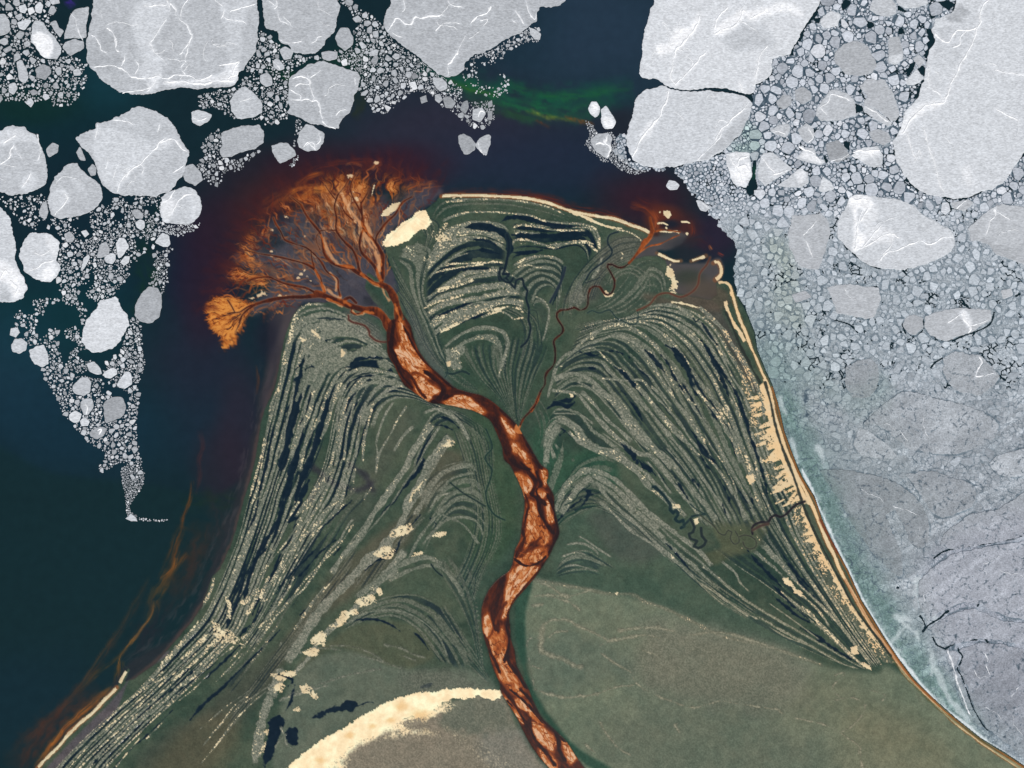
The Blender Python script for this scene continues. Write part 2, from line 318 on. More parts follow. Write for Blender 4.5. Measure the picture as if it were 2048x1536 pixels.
# plains
gp('800,640 850,700 900,760 960,790 1010,830 1040,860 1100,780 1130,690 1080,660 1000,700 960,640 860,640', 24, (54, 73, 59), .8)
gp('1060,880 1110,820 1120,900 1200,900 1230,960 1180,950 1120,1000 1112,1040 1100,980', 14, (50, 79, 61), .9)
gp('1100,1130 1130,1060 1180,1010 1230,1020 1300,1070 1360,1110 1440,1180 1500,1230 1600,1290 1560,1296 1440,1262 1340,1215 1240,1190 1120,1160', 12, (69, 86, 71), .95)
gp('1180,1030 1240,1030 1320,1090 1290,1130 1220,1110', 16, (75, 80, 73), .6)
gp('1040,1160 1110,1164 1220,1186 1300,1204 1360,1226 1440,1262 1560,1293 1660,1335 1750,1345 1800,1345 2048,1532 2300,1700 2300,1900 1180,1900 1130,1500 1090,1420 1064,1360 1050,1290', 8, (106, 114, 94), .98, .4, N14)
gp('1300,1270 1400,1250 1560,1300 1620,1340 1620,1420 1540,1420 1420,1410 1300,1360', 30, (111, 111, 96), .6)
gp('1460,1380 1600,1460 1700,1560 1500,1600 1250,1560 1200,1450', 40, (89, 97, 82), .55)
gp('1600,1360 1700,1350 1760,1400 1900,1500 1800,1560 1700,1480 1560,1440', 30, (103, 106, 86), .5); gp('1680,1440 1760,1420 1900,1500 1900,1600 1700,1580', 34, (116, 114, 90), .5)
gp('1060,1300 1150,1260 1260,1300 1240,1360 1120,1380 1070,1370', 26, (89, 100, 86), .6)
gp('1040,1150 1064,1165 1052,1220 1050,1300 1062,1370 1090,1420 1120,1460 1160,1500 1230,1540 1200,1545 1150,1510 1100,1450 1065,1400 1040,1320 1030,1240', 5, (46, 74, 60), .95, .6)
gp('940,1100 1000,1060 1030,1080 1010,1120 970,1180 955,1230 960,1300 985,1360 960,1370 950,1300 940,1220 920,1160', 10, (58, 77, 64), .8)
gp('960,780 1000,850 1020,930 1035,1000 1030,1060 990,1120 950,1130 945,1050 960,960 940,880', 16, (59, 78, 58), .8)
gp('880,860 950,870 975,940 960,1040 940,1100 920,1000 900,930', 22, (64, 81, 62), .6)
gp('700,980 760,880 800,820 830,830 800,900 760,980 740,1030 700,1050 680,1020', 18, (77, 83, 70), .75)
gp('760,1060 830,1010 880,900 930,920 860,1000 820,1080 770,1140 700,1200 640,1240 600,1280 570,1330 540,1370 500,1400 470,1420 520,1360 560,1290 600,1230 660,1150', 12, (83, 82, 67), .85)
gp('420,1400 500,1330 560,1290 560,1340 520,1390 480,1450 420,1520 400,1560 250,1580 300,1500', 20, (67, 73, 62), .9)
gp('380,1450 440,1420 480,1460 440,1540 380,1560 300,1560', 22, (92, 86, 66), .6)
gp('600,1320 660,1305 720,1300 780,1330 860,1340 940,1340 990,1380 900,1390 820,1395 740,1430 680,1460 600,1520 560,1560 540,1500 560,1420 580,1370', 10, (93, 101, 86), .95)
gp('660,1280 720,1250 800,1245 850,1270 870,1310 830,1335 780,1330 730,1310 660,1300 590,1350 610,1310', 8, (83, 87, 68), .8)
gp('560,1600 640,1536 680,1500 740,1470 800,1440 860,1425 920,1400 990,1385 1010,1400 1030,1450 1060,1500 1090,1540 1120,1600', 6, (146, 132, 112), .95, .5)
gp('900,1400 990,1385 1015,1420 1040,1460 1000,1470 900,1460 880,1440', 14, (93, 101, 86), .7, 1, N14)
gp('960,1480 1040,1460 1080,1520 1100,1560 1000,1560', 16, (132, 130, 120), .6)
gp('600,614 700,612 770,650 775,690 740,690 700,650 640,650 590,650', 8, (61, 78, 65), .8); gp('690,620 740,640 770,680 740,682 700,655', 8, (85, 87, 82), .7)
gp('700,560 745,590 780,640 770,640 730,612 700,600 690,575', 8, (73, 79, 69), .9); gp('1174,560 1220,520 1262,520 1300,520 1330,540 1345,590 1300,620 1230,640 1170,620', 12, (64, 78, 65), .7)
gp('1130,600 1180,560 1200,500 1250,470 1290,490 1220,540 1190,600', 12, (80, 80, 72), .7)
gp('1340,590 1420,600 1450,640 1490,720 1520,780 1510,790 1460,700 1420,640 1380,610', 6, (74, 72, 66), .9)
gp('1290,590 1360,600 1400,580 1440,572 1460,600 1440,620 1380,612 1310,606', 8, (88, 76, 64), .7)
gp('810,610 840,640 860,690 885,740 900,770 880,760 850,720 825,670', 8, (81, 88, 82), .8)
log('plains')
# ---------- ridge bundles ----------
def bundle(gs, per, th, dk, sand=.15, sd=1, tl=60, soft=.16, fade=.06, dth=None, rop=1., wob=.35, vis=True):
    """fan of beach ridges that follows traced guide curves; per = ridges between neighbouring guides"""
    G = [P(x) for x in gs]
    K = len(G)
    L = max(np.hypot(*np.diff(a, axis=0).T).sum() for a in G)
    nt = int(L / (S * .62))
    G = np.stack([resamp(a, nt) for a in G])
    gap = max(np.hypot(*(G[i + 1] - G[i]).T).max() for i in range(K - 1))
    ns = int(gap / (S * .62)) + 2
    seg = []
    for i in range(K - 1):
        a, b, c, d = G[max(i - 1, 0)], G[i], G[i + 1], G[min(i + 2, K - 1)]
        t = np.linspace(0, 1, ns, endpoint=(i == K - 2))[:, None, None]
        seg.append(.5 * ((2 * b) + (c - a) * t + (2 * a - 5 * b + 4 * c - d) * t ** 2 + (3 * b - a - 3 * c + d) * t ** 3))
    Q = np.concatenate(seg)
    sv = np.concatenate([i + np.linspace(0, 1, ns, endpoint=(i == K - 2)) for i in range(K - 1)])
    tv = np.linspace(0, L, nt)
    iu = np.rint((Q[..., 0] - U0) / S).astype(int); iv = np.rint((Q[..., 1] - V0) / S).astype(int)
    ok = (iu >= 0) & (iu < GW) & (iv >= 0) & (iv < GH)
    j0, j1, i0, i1 = iv[ok].min(), iv[ok].max() + 1, iu[ok].min(), iu[ok].max() + 1
    w = (slice(j0, j1), slice(i0, i1))
    SM = np.full((j1 - j0, i1 - i0), -1., f4); TM = np.zeros_like(SM)
    ss_, tt_ = np.broadcast_arrays(sv[:, None], tv[None, :])
    SM[iv[ok] - j0, iu[ok] - i0] = ss_[ok]; TM[iv[ok] - j0, iu[ok] - i0] = tt_[ok]
    for _ in range(2):                       # close pin holes
        for dj, di in ((0, 1), (1, 0)):
            h = SM < 0
            r = np.roll(SM, (dj, di), (0, 1)); rt = np.roll(TM, (dj, di), (0, 1))
            SM[h] = r[h]; TM[h] = rt[h]
    M = (SM >= 0)
    tl = tl * 2.6
    x = SM * per + N40[w] * wob * .35 + N14[w] * wob * .22 + N6[w] * wob * .16 + sd * 13
    n = .62 * tf(x, TM / tl, sd, 2) + .3 * np.sin(x * 6.2832) + .2 * tn(x * 2.3, TM / (tl * .5), sd + 4) - .1
    edge = ss(0, fade * (K - 1), SM) * ss(K - 1, (K - 1) * (1 - fade), SM) * ss(0, 16, TM) * ss(L, L - 16, TM)
    r = ss(th, th + soft * .7, n + N6[w] * .05 + WN2[w] * .05) * edge * M
    dkm = ss(-(dth if dth is not None else .12), -(dth if dth is not None else .12) - .08, n + N6[w] * .08) * M * edge * dk
    DK[w] = np.maximum(DK[w] * (1 - r), dkm * ss(-.6, .3, N40[w] + .2))
    RG[w] = np.maximum(RG[w], r * rop)
    s2 = ss(.55 - sand, .75 - sand, n * .6 + WN2[w] * .45 + N14[w] * .15) * r
    SA[w] = np.maximum(SA[w], s2 * .8)
    return w, M
# west lobe: shore to inner ridges
bundle(['600,622 580,660 570,700 560,750 545,800 535,840 524,900 514,945 500,985 488,1030 474,1080 455,1130 438,1170 420,1210 396,1248 360,1285 316,1335 270,1385 225,1425 180,1465 135,1510 90,1560',
        '650,650 615,690 600,740 590,790 575,850 558,910 545,960 528,1010 512,1060 492,1115 475,1160 455,1205 435,1245 400,1285 350,1335 300,1385 250,1430 205,1475 160,1520 130,1560',
        '700,700 655,735 630,790 612,840 596,890 580,935 560,985 548,1030 530,1080 512,1130 495,1175 475,1215 458,1255 425,1295 375,1345 325,1395 275,1440 230,1485 185,1530 165,1560',
        '740,735 690,755 668,800 655,850 642,900 620,950 598,1000 580,1045 556,1095 535,1140 515,1190 498,1235 478,1270 440,1310 395,1360 345,1410 295,1455 250,1500 210,1545 198,1560'],
       3.6, .0, .9, .06, 3, 90, .14, .04, .1)
bundle(['700,755 676,800 664,850 655,900 640,950 612,1005 592,1055 566,1105 545,1150 522,1200 505,1245 480,1285',
        '770,742 730,765 706,810 690,860 680,910 665,960 640,1010 612,1060 588,1110 562,1160 540,1205 512,1255 488,1290',
        '830,775 780,790 745,830 728,880 715,920 700,970 690,1010 655,1050 620,1100 590,1150 560,1210 530,1260 500,1305'],
       3.6, .02, .85, .06, 8, 80, .14, .05, .1)
bundle(['700,960 660,1010 630,1060 600,1110 575,1160 545,1205 520,1250 495,1300 450,1350',
        '740,990 700,1030 670,1080 640,1130 610,1180 575,1230 540,1290 500,1340 460,1390'],
       3.0, .16, .5, .0, 12, 60, .12, .05, .2, .5)
# cap of the west lobe
bundle(['584,650 600,625 640,612 680,622 720,650 770,690', '590,700 610,665 650,650 690,655 730,675 775,706', '610,740 640,710 680,690 720,690 770,715 800,740', '630,775 660,745 700,725 750,722 800,745 830,770'],
       2.2, .02, .5, -.3, 21, 60)
bundle(['640,800 665,765 710,742 770,745 815,765 850,780', '690,850 710,800 745,775 790,775 840,790 880,805', '750,860 765,820 790,800 830,800 870,815 900,830'],
       2.8, .0, .6, -.02, 23, 70, rop=.9)
# inner domes west of the river
bundle(['815,930 830,890 850,850 870,825 900,820 930,840', '835,950 850,900 870,860 890,845 915,850 940,880', ], 2.2, .05, .5, -.1, 25, 60, rop=.8)
bundle(['830,990 860,950 895,928 935,922 955,935', '850,1020 880,975 910,955 940,950 965,970', '860,1060 890,1020 915,1000 950,1005 972,1030', '840,1130 860,1085 890,1045 920,1035 955,1055 975,1090'], 2.6, .0, .25, -.3, 27, 70, rop=.72)
bundle(['690,1240 740,1205 790,1190 840,1190 890,1220 930,1280 950,1330', '690,1255 740,1225 790,1212 830,1225 870,1260 900,1300 920,1340', '685,1262 740,1240 790,1236 830,1258 855,1290 880,1325'], 2.4, .02, .55, -.4, 29, 60, rop=.62)
bundle(['860,1120 890,1160 920,1210 945,1270 955,1330', '900,1110 930,1160 950,1220 960,1280 970,1350'], 2.6, .0, .2, -.5, 33, 60, rop=.5)
# north centre
bundle(['862,440 885,405 950,400 1020,402 1080,412 1130,430 1180,445 1210,470', '876,452 900,434 950,424 1020,426 1086,441 1130,448 1175,460 1198,500'], 3.2, .12, .0, -.2, 35, 80, rop=.6, dth=.6)
bundle(['862,500 900,455 950,444 990,446 1018,466', '850,530 895,480 940,466 985,474 1014,490', '850,560 890,520 940,492 985,495 1014,512', '850,590 890,553 945,528 990,526 1014,530', '850,615 895,580 945,556 1000,550 1030,560'], 1.5, .0, .75, .12, 37, 90, .12, .02)
bundle(['845,600 890,572 950,550 1010,545 1040,560', '850,640 890,612 950,600 1010,590 1050,590', '865,680 900,655 960,630 1010,610 1055,620'], 2.4, .02, .55, .12, 39, 80, .12, .02)
bundle(['1024,440 1060,446 1110,452 1160,452 1190,462 1200,505', '1024,470 1060,470 1110,470 1150,470 1172,480 1185,510', '1026,500 1060,495 1110,500 1150,492 1170,505 1175,530'], 1.4, .08, .9, .2, 41, 100, .12, .02)
bundle(['1022,540 1050,522 1080,512 1110,515 1130,530', '1024,580 1060,550 1090,545 1120,560 1122,590', '1070,620 1080,585 1100,575 1112,590 1108,640'], 3.0, -.05, .25, .0, 43, 60, rop=.8)
bundle(['800,500 835,490 862,500 850,540 845,590 870,640 885,690 900,730', '792,520 815,540 820,580 840,630 862,680 880,725'], 2.6, -.08, .2, -.25, 45, 60, rop=.8)
bundle(['880,705 910,672 950,655 990,655 1015,668 1010,720 1000,760', '890,720 920,695 960,680 990,690 1000,710 995,745'], 1.6, -.05, .1, -.05, 47, 60, rop=.8)
bundle(['1060,690 1066,640 1070,600 1085,600 1100,620 1095,670 1080,690', '1055,690 1062,660 1068,640 1080,650 1078,690'], 1.6, .02, .1, -.3, 49, 50, rop=.7)
bundle(['1140,660 1135,620 1140,580 1160,555 1195,530', '1175,590 1165,570 1170,560'], 1.8, .0, .1, -.3, 50, 50, rop=.7)
# swirl in the north east
bundle(['1180,620 1215,600 1250,560 1270,530 1300,520 1330,535 1345,575', '1210,625 1250,610 1290,570 1300,550 1320,560 1325,590', '1230,640 1262,634 1300,605 1310,592'], 3.2, .03, .05, -.3, 51, 70, rop=.7)
bundle(['1210,575 1225,545 1260,530 1290,545 1300,575 1280,610 1240,625 1215,610', '1228,575 1240,555 1262,550 1280,570 1268,595 1242,600'], 3.0, .02, .0, -.4, 52, 60, rop=.62)
# east lobe
E = ['1165,650 1215,640 1262,632 1310,612 1340,612 1385,622 1425,650 1450,690 1478,735 1500,780 1520,850 1538,910 1560,965 1585,1012 1600,1060 1625,1110 1650,1155 1680,1205 1712,1255 1745,1305 1765,1335',
     '1150,675 1200,655 1260,648 1310,648 1350,675 1385,715 1415,760 1440,810 1465,865 1488,920 1510,970 1530,1015 1552,1060 1580,1105 1612,1155 1648,1205 1682,1255 1715,1300 1748,1338',
     '1140,700 1185,678 1235,668 1280,690 1315,730 1345,775 1375,825 1405,875 1432,920 1455,965 1478,1010 1500,1050 1520,1085',
     '1130,722 1175,700 1220,700 1255,735 1290,780 1325,830 1360,880 1392,925 1420,970 1440,1010 1462,1050 1475,1085',
     '1112,760 1150,735 1195,735 1230,770 1265,815 1305,870 1345,920 1380,965 1405,1005 1425,1040 1440,1065',
     '1108,800 1145,775 1185,785 1215,815 1250,860 1290,910 1330,955 1362,990 1385,1025 1405,1050']
bundle(E[:2], 5.2, .0, .5, .1, 61, 90, .12, .03)
bundle(E[1:], 3.4, .06, .45, -.05, 63, 110, .12, .02, None, .75)
bundle(['1100,830 1120,815 1160,825 1190,860 1225,885 1265,930 1300,975', '1085,870 1105,840 1140,850 1170,885 1210,905 1255,930 1290,965'], 1.6, -.1, .2, -.3, 65, 70, rop=.85)
bundle(['1110,1035 1130,985 1160,948 1190,942 1225,965 1270,1005 1310,1040 1350,1080 1400,1120 1450,1165 1510,1210 1570,1245 1640,1285 1700,1322 1738,1342', '1125,1030 1150,990 1180,972 1215,995 1250,1030 1290,1065 1330,1100 1385,1150 1440,1200 1500,1240 1560,1275 1640,1312 1720,1342'], 2.2, .04, .2, -.3, 67, 110, rop=.85)
bundle(['1420,1090 1470,1130 1530,1170 1590,1215 1650,1265 1700,1310 1738,1342', '1460,1085 1510,1120 1560,1160 1610,1205 1660,1250 1705,1300 1742,1340', '1530,1060 1570,1110 1610,1160 1650,1205 1690,1255 1725,1300 1750,1338'], 2.6, .08, .3, .1, 69, 90, .12)
bundle(['1115,1130 1140,1105 1175,1100 1200,1115 1235,1140', '1110,1145 1135,1128 1170,1122 1205,1135', '1112,1155 1140,1148 1175,1146 1200,1152'], 2.0, .0, .35, -.4, 71, 60, rop=.7)
bundle(['1085,930 1090,890 1110,860 1130,850', '1100,1000 1115,960 1128,920 1125,880'], 1.6, .0, .1, -.3, 73, 60, rop=.7)
bundle(['1060,800 1080,860 1070,900', '1075,790 1100,840 1090,900'], 2.4, .1, .0, -.5, 74, 50, rop=.45)
for i, b in enumerate([
 ['1030,850 1000,800 960,760 930,720 915,690', '1032,850 1010,790 990,740 985,700 990,680', '1036,850 1030,790 1030,740 1040,700 1045,670', '1040,850 1055,800 1075,750 1090,720 1100,690'],
 ['800,600 830,660 860,710 900,750 940,780', '790,560 822,610 850,670 880,720 915,755 960,785', '780,500 810,560 840,620 866,680 900,730 960,780'],
 ['960,840 975,900 985,960 1000,1030 1000,1080 965,1150 945,1210', '930,850 950,900 962,960 975,1030 970,1090 945,1150 925,1200', '905,860 925,920 940,980 945,1040 930,1110 900,1160'],
 ['1100,1000 1130,960 1160,920 1200,900 1240,900', '1105,1030 1140,1000 1180,985 1220,1000', '1112,1060 1150,1035 1190,1020 1240,1040'],
 ['700,1180 740,1120 790,1060 820,1020', '740,1180 780,1120 830,1060 860,1030'],
 ['480,1400 540,1320 600,1240 660,1160 720,1080', '430,1500 500,1410 570,1320 640,1230 700,1150'],
 ['930,1120 950,1200 960,1280 965,1350', '960,1160 948,1220 952,1290 970,1360'],
 ['860,1240 900,1290 940,1330 980,1370', '890,1200 925,1260 955,1310 985,1360'],
 ['1120,640 1130,590 1160,540 1200,500 1240,475 1285,475', '1160,610 1175,570 1200,535 1240,505 1280,495', '1190,600 1205,560 1235,535 1265,522'],
 ['1150,650 1200,640 1260,650 1300,625 1330,600', '1140,665 1200,650 1262,656 1310,640 1345,605'],
 ['1000,620 1040,640 1048,680 1040,720', '1030,600 1075,640 1085,690 1070,740'],
 ['820,440 850,470 840,520 830,560', '850,430 880,450 860,500 848,560'],
 ['870,820 900,835 930,850 960,880 970,930', '830,800 890,812 950,840 985,880 990,950'],
 ['640,640 700,640 760,680', '650,620 710,625 770,660'],
 ['1180,1000 1250,1040 1330,1110 1420,1190 1500,1240', '1200,980 1280,1040 1350,1100 1440,1170 1520,1225']]):
    bundle(b, 5.2, .05, .35, -.6, 81 + i, 40, .16, .05, .2, .58)
log('bundles')
# ---------- single ridges, pools and sand ----------
def band(s, wd, sand=0., n=.8, rg=1., sd=0, out=.7):
    w, D, Tm, Sd, L = sdist(P(s), wd + 5)
    r = wd * (.72 + .42 * tf(Tm / 22, Sd * 0 + sd, sd + 2, 2))
    m = ss(out, -out, D - r + N6[w] * n * 1.6 + WN2[w] * n * .5) * ss(0, 8, Tm) * ss(L, L - 8, Tm) * LAND[w]
    DK[w] *= 1 - m; RG[w] = np.maximum(RG[w] * (1 - m), m * rg)
    if sand:
        q = m * ss(.5 - sand, .75 - sand, N14[w] * .55 + WN2[w] * .5 + .12)
        SA[w] = np.maximum(SA[w] * (1 - m), q)
def pool(s, wd, op=1., n=1., sd=0):
    w, D, Tm, Sd, L = sdist(P(s), wd + 6)
    r = wd * (.75 + .5 * tf(Tm / 26, Sd * 0 + sd, sd + 5, 2)) * np.clip(ss(0, 20, Tm) * ss(L, L - 20, Tm), .25, 1)
    m = ss(1.2, -1.2, D - r + N6[w] * n * 2.2) * op
    DK[w] = np.maximum(DK[w], m); RG[w] *= 1 - m; SA[w] *= 1 - m
def poolp(s, op=1., n=1.):
    w, d = sdf(P(s), 14)
    m = ss(1.3, -1.3, d + N6[w] * 3 * n + N14[w] * 3 * n) * op
    DK[w] = np.maximum(DK[w], m); RG[w] *= 1 - m; SA[w] *= 1 - m
def sand(s, n=1., op=1.):
    w, d = sdf(P(s), 14)
    m = ss(1.0, -1.0, d + N6[w] * 3.4 * n + WN2[w] * 2 * n + N14[w] * 3 * n) * op
    if n > 1.25: m = m * ss(-.35, .05, N6[w] * .9 + WN2[w] * .5 + .22)
    SA[w] = np.maximum(SA[w], m); DK[w] *= 1 - m
def ridgep(s, n=1., rg=1., sandy=0.):
    w, d = sdf(P(s), 14)
    m = ss(1.2, -1.2, d + N6[w] * 3 * n + N14[w] * 3 * n) * LAND[w]
    DK[w] *= 1 - m; RG[w] = np.maximum(RG[w], m * rg)
    if sandy: SA[w] = np.maximum(SA[w], m * ss(.55 - sandy, .8 - sandy, N14[w] * .5 + WN2[w] * .5 + .1))
def creek(s, wd, c=(34, 44, 50), op=1., sd=0, edge=None):
    w, D, Tm, Sd, L = sdist(P(s), wd + 5)
    if edge is not None:
        mixc2(w, ss(wd + 2.2, wd + .4, D + N6[w]) * op * .7, edge)
    m = ss(.8, -.6, D - wd + N6[w] * wd * .25) * op
    CR.append((w, m, c))
    return w, m
CR = []; ED = []
def mixc2(w, m, c): ED.append((w, m, c))
# pools of the west lobe
for s, wd in [('604,742 594,790 584,830 574,880 566,920 560,950', 13), ('630,760 616,800 606,850 596,900 582,950 566,1000 556,1050 545,1085', 5),
  ('610,830 600,870 590,920 575,960', 9), ('654,790 648,830 640,860 628,900 612,940 598,975 590,1010', 9), ('690,735 720,728 750,728 775,735 790,752', 9), ('700,722 735,712 765,716', 8),
  ('720,800 704,820 695,850 690,890 676,930', 4.5), ('612,740 640,728 690,720 740,716', 8), ('590,940 575,985 562,1030 545,1060 520,1100 500,1150 488,1200', 5.5), ('618,960 606,985 598,1010 590,1030 570,1050', 8),
  ('548,850 540,890 532,930 520,980 510,1030 496,1060', 3.5), ('600,1015 585,1070 560,1110 545,1150 520,1190 505,1230', 3.5), ('715,780 700,800 690,830', 3), ('735,840 730,870 724,900', 3.5),
  ('490,1150 478,1190 462,1230 450,1260', 4), ('470,1180 462,1210 450,1230', 4), ('640,1090 610,1120 575,1155 550,1190', 3), ('535,1200 515,1230 500,1255', 3.5), ('530,1290 500,1320 470,1350 440,1380 405,1410 380,1440', 3.2),
  ('432,1325 400,1350 360,1380 330,1410', 2.2), ('400,1330 360,1365 310,1405 260,1450 215,1495 180,1536', 2), ('300,1430 260,1470 220,1510 195,1545', 1.8), ('345,1420 300,1465 260,1500 225,1540', 1.8), ('480,1290 440,1330 400,1365', 3), ('500,1250 488,1262 480,1272', 6),
  ('870,862 856,885 840,915 832,945 815,965 800,985', 5), ('838,905 846,925 838,945', 7), ('893,868 880,890 868,915 852,940', 3), ('800,985 790,1000 775,1015 762,1030', 4), ('862,842 880,834 900,840 918,856', 3.5), ('872,850 890,852 905,860', 3),
  ('828,1045 815,1060 800,1080 795,1098 780,1110 765,1116 745,1125 730,1142', 3), ('840,1030 826,1048', 4), ('682,1246 710,1240 745,1238 775,1246 800,1262', 3.6), ('818,1258 840,1275 858,1300', 2.4), ('715,1140 700,1162 690,1170', 3),
  ('575,1080 565,1095', 5), ('680,1080 665,1095', 5), ('680,1095 668,1110', 4), ('625,1160 600,1175', 3), ('560,1260 530,1290', 3), ('620,1210 600,1230', 3), ('540,1090 510,1120 490,1150', 3),
  ('672,1080 640,1105 610,1140 590,1160', 2.5), ('700,1005 680,1020 660,1040 630,1065', 3.5), ('860,1036 872,1048 868,1060', 2), ('540,1070 520,1110', 3)]:
    pool(s, wd, .95, sd=int(s[:3]))
for s, wd in [('620,930 640,945 665,965 690,975 720,980 745,965', 6), ('700,930 730,950 745,980', 7), ('640,960 620,1000', 6)]:
    w, D, Tm, Sd, L = sdist(P(s), wd + 14); mixc(w, ss(wd + 6, 0, D + N14[w] * 5) * .8, (46, 48, 54))
# ridges laid over
for s, wd, sa in [
  ('598,630 586,660 577,700 566,740 556,780 545,800 538,830', 3, .25), ('560,775 548,815 536,860 528,900 520,950 512,990 500,1010', 3, .2), ('530,870 524,905 512,950 500,995', 2.5, .35),
  ('624,770 614,800 606,840', 2.5, 0), ('590,760 582,810 572,850 566,890 556,920', 3, 0), ('632,770 625,800 617,830 600,860 590,890 580,920', 6, .05), ('657,780 650,800 640,830 625,860 612,890 602,930 598,945', 3.4, .25),
  ('700,745 685,760 672,790 660,830 650,860 640,880', 4, .2), ('745,742 720,745 700,758 690,775 680,800 674,840 672,865', 3, 0), ('670,880 675,910 678,925', 3, .05), ('712,790 702,830 695,860 690,900 688,925', 3.4, .1), ('735,800 722,840 716,880 710,920', 4, .1), ('748,800 738,840 728,880 726,910 724,925', 3.6, .3),
  ('750,880 755,905 750,925', 2, .1), ('790,800 770,830 756,870 752,890', 3, 0), ('815,810 795,840 780,870 762,900 754,925 752,950', 2.5, .1), ('830,850 808,870 795,890 786,905', 3.5, -.1), ('708,940 705,955 704,970', 5, .15),
  ('845,828 870,818 895,825 912,838 925,855 940,885', 5, -.2), ('866,845 838,885 822,910 812,935 795,958 770,995 745,1030 722,1072 700,1095 680,1120 662,1150', 8.5, -.05), ('882,850 868,870 850,900 838,925 824,950', 3, 0),
  ('600,1000 575,1040 560,1075 540,1110', 3, .1), ('664,930 645,960 625,990 605,1015 590,1035', 5, .05), ('680,1000 650,1020 630,1050 600,1080 570,1120 545,1160 520,1200', 4, .2), ('645,1000 620,1035 600,1055 580,1090 560,1110', 4, 0), ('655,960 640,985 620,1015', 3, .0), ('710,1035 700,1045 690,1062 680,1080 660,1100 640,1130 622,1160', 3, .2),
  ('652,1170 635,1190 612,1222 595,1250 587,1262', 2.6, .25), ('565,1280 558,1295', 2, .2), ('590,1150 570,1190 540,1230 515,1260', 2.6, .3), ('625,1152 605,1180 575,1205 540,1250 510,1290', 3, .1), ('735,980 728,1000', 2.5, .1),
  ('745,1035 720,1060 690,1100', 2, 0)]:
    band(s, wd, sa, sd=int(s[:3]))
# broad lobed band with sand
band('905,872 885,893 866,918 852,943 836,980 818,1003 809,1033 796,1058 777,1082 765,1102 737,1118 712,1146 690,1170 660,1200 640,1222 620,1250 606,1275 590,1300 572,1326', 13, .0, 1.6)
band('905,872 885,893 866,918 852,943', 7, .1, 2.5); band('560,1345 545,1380 530,1420 522,1450 516,1490 508,1530', 13, -.05, 3)
band('574,1340 556,1360 540,1395', 16, -.1, 3.5); band('560,1400 590,1390 620,1380 660,1370', 4, -.1, 2)
band('945,930 915,935 885,945 864,975 846,1003 826,1033', 5.5, -.1); band('950,945 925,950 900,960 880,985', 3.5, -.2)
band('812,1098 790,1125 765,1155 750,1175', 10, -.15, 1.4); band('880,985 870,1000 860,1020', 3, 0); band('905,985 885,990 872,1005', 2.5, 0)
band('760,1170 735,1195 710,1215 690,1235 670,1250 650,1268 636,1285 620,1310 600,1335 585,1350', 7, 0, 2); band('800,1140 770,1155 740,1180', 9, -.1)
for s in ['898,878 908,884 905,892 892,896 885,892', '848,960 838,985 825,998 818,1005 822,990 835,972', '806,1055 818,1048 826,1058 815,1066 808,1062', '785,1062 800,1050 818,1050 822,1060 808,1072 790,1074 780,1072', '745,1108 762,1095 780,1092 790,1102 785,1115 768,1115 750,1112',
          '855,1072 875,1064 892,1066 885,1072 865,1076', '815,1115 835,1105 850,1100 845,1112 825,1118', '710,1205 722,1192 740,1190 752,1205 740,1210 722,1214', '752,1175 762,1178 768,1188 758,1192', '728,1195 745,1188 752,1200 740,1206',
          '674,1240 690,1222 712,1218 714,1228 700,1235 688,1245 675,1254', '658,1250 672,1246 672,1254 660,1256', '620,1280 635,1264 654,1265 652,1280 650,1292 635,1290 622,1286', '606,1304 620,1298 638,1300 632,1312 612,1310', '552,1355 565,1345 590,1342 594,1352 580,1358 560,1360', '546,1372 560,1366 570,1372 562,1382 548,1386',
          '600,1372 612,1366 625,1378 638,1392 632,1398 618,1388 604,1384', '584,1420 596,1414 600,1420 588,1424', '520,1500 532,1484 535,1490 528,1502 516,1512', '528,1462 536,1460 534,1470', '540,1350 552,1344 556,1350']:
    sand(s, 1.3)
pool('556,1348 585,1360 576,1372', 3); poolp('535,1445 560,1430 570,1440 560,1470 545,1510 530,1536 526,1520 532,1490 540,1460'); poolp('570,1465 590,1455 598,1475 594,1490 575,1485'); pool('590,1370 582,1400 572,1420', 3.5)
band('560,1450 568,1470 575,1490 590,1500', 2, -.1, 2); band('548,1500 560,1480 575,1465', 1.8, -.1, 2)
poolp('625,1436 650,1420 668,1412 680,1412 688,1402 700,1398 710,1404 718,1412 706,1420 680,1422 655,1428 638,1438', .95, 1.2); pool('716,1412 735,1404 748,1405', 2.5); pool('840,1375 860,1370 870,1360', 5, .7, 2)
# cap of west lobe
band('652,607 620,608 600,618 588,640 580,670 570,710 562,745', 4.5, .28); ridgep('600,660 620,650 640,672 665,690 690,700 695,720 660,726 640,735 620,715 606,690', 1.4, .9, -.1); ridgep('625,730 660,705 700,705 735,690 770,702 776,712 740,712 710,716 690,735 660,745 635,738', 1.5, .85)
sand('618,652 632,664 645,676 640,678 625,666', 1.5); sand('598,672 612,680 604,684', 1.2); sand('684,700 692,708 684,712', 1)
ridgep('622,735 644,742 655,748 640,752 630,765 618,770 600,790 592,800 600,765', 1.2, .8); ridgep('755,722 772,720 785,735 775,742 758,735', 1, .8)
band('700,740 690,750 700,745 730,738 775,745 800,755', 5, -.05); band('795,770 760,752 720,752', 3, -.1); pool('690,786 700,765 730,752 760,752', 2.5)
pool('624,640 650,636 690,640', 2.2, .7); pool('585,690 590,670', 4, .9); pool('610,720 590,740', 3)
ridgep('630,738 646,735 650,755 638,775 625,790 622,765', 1.2, .8)
log('west ridges')
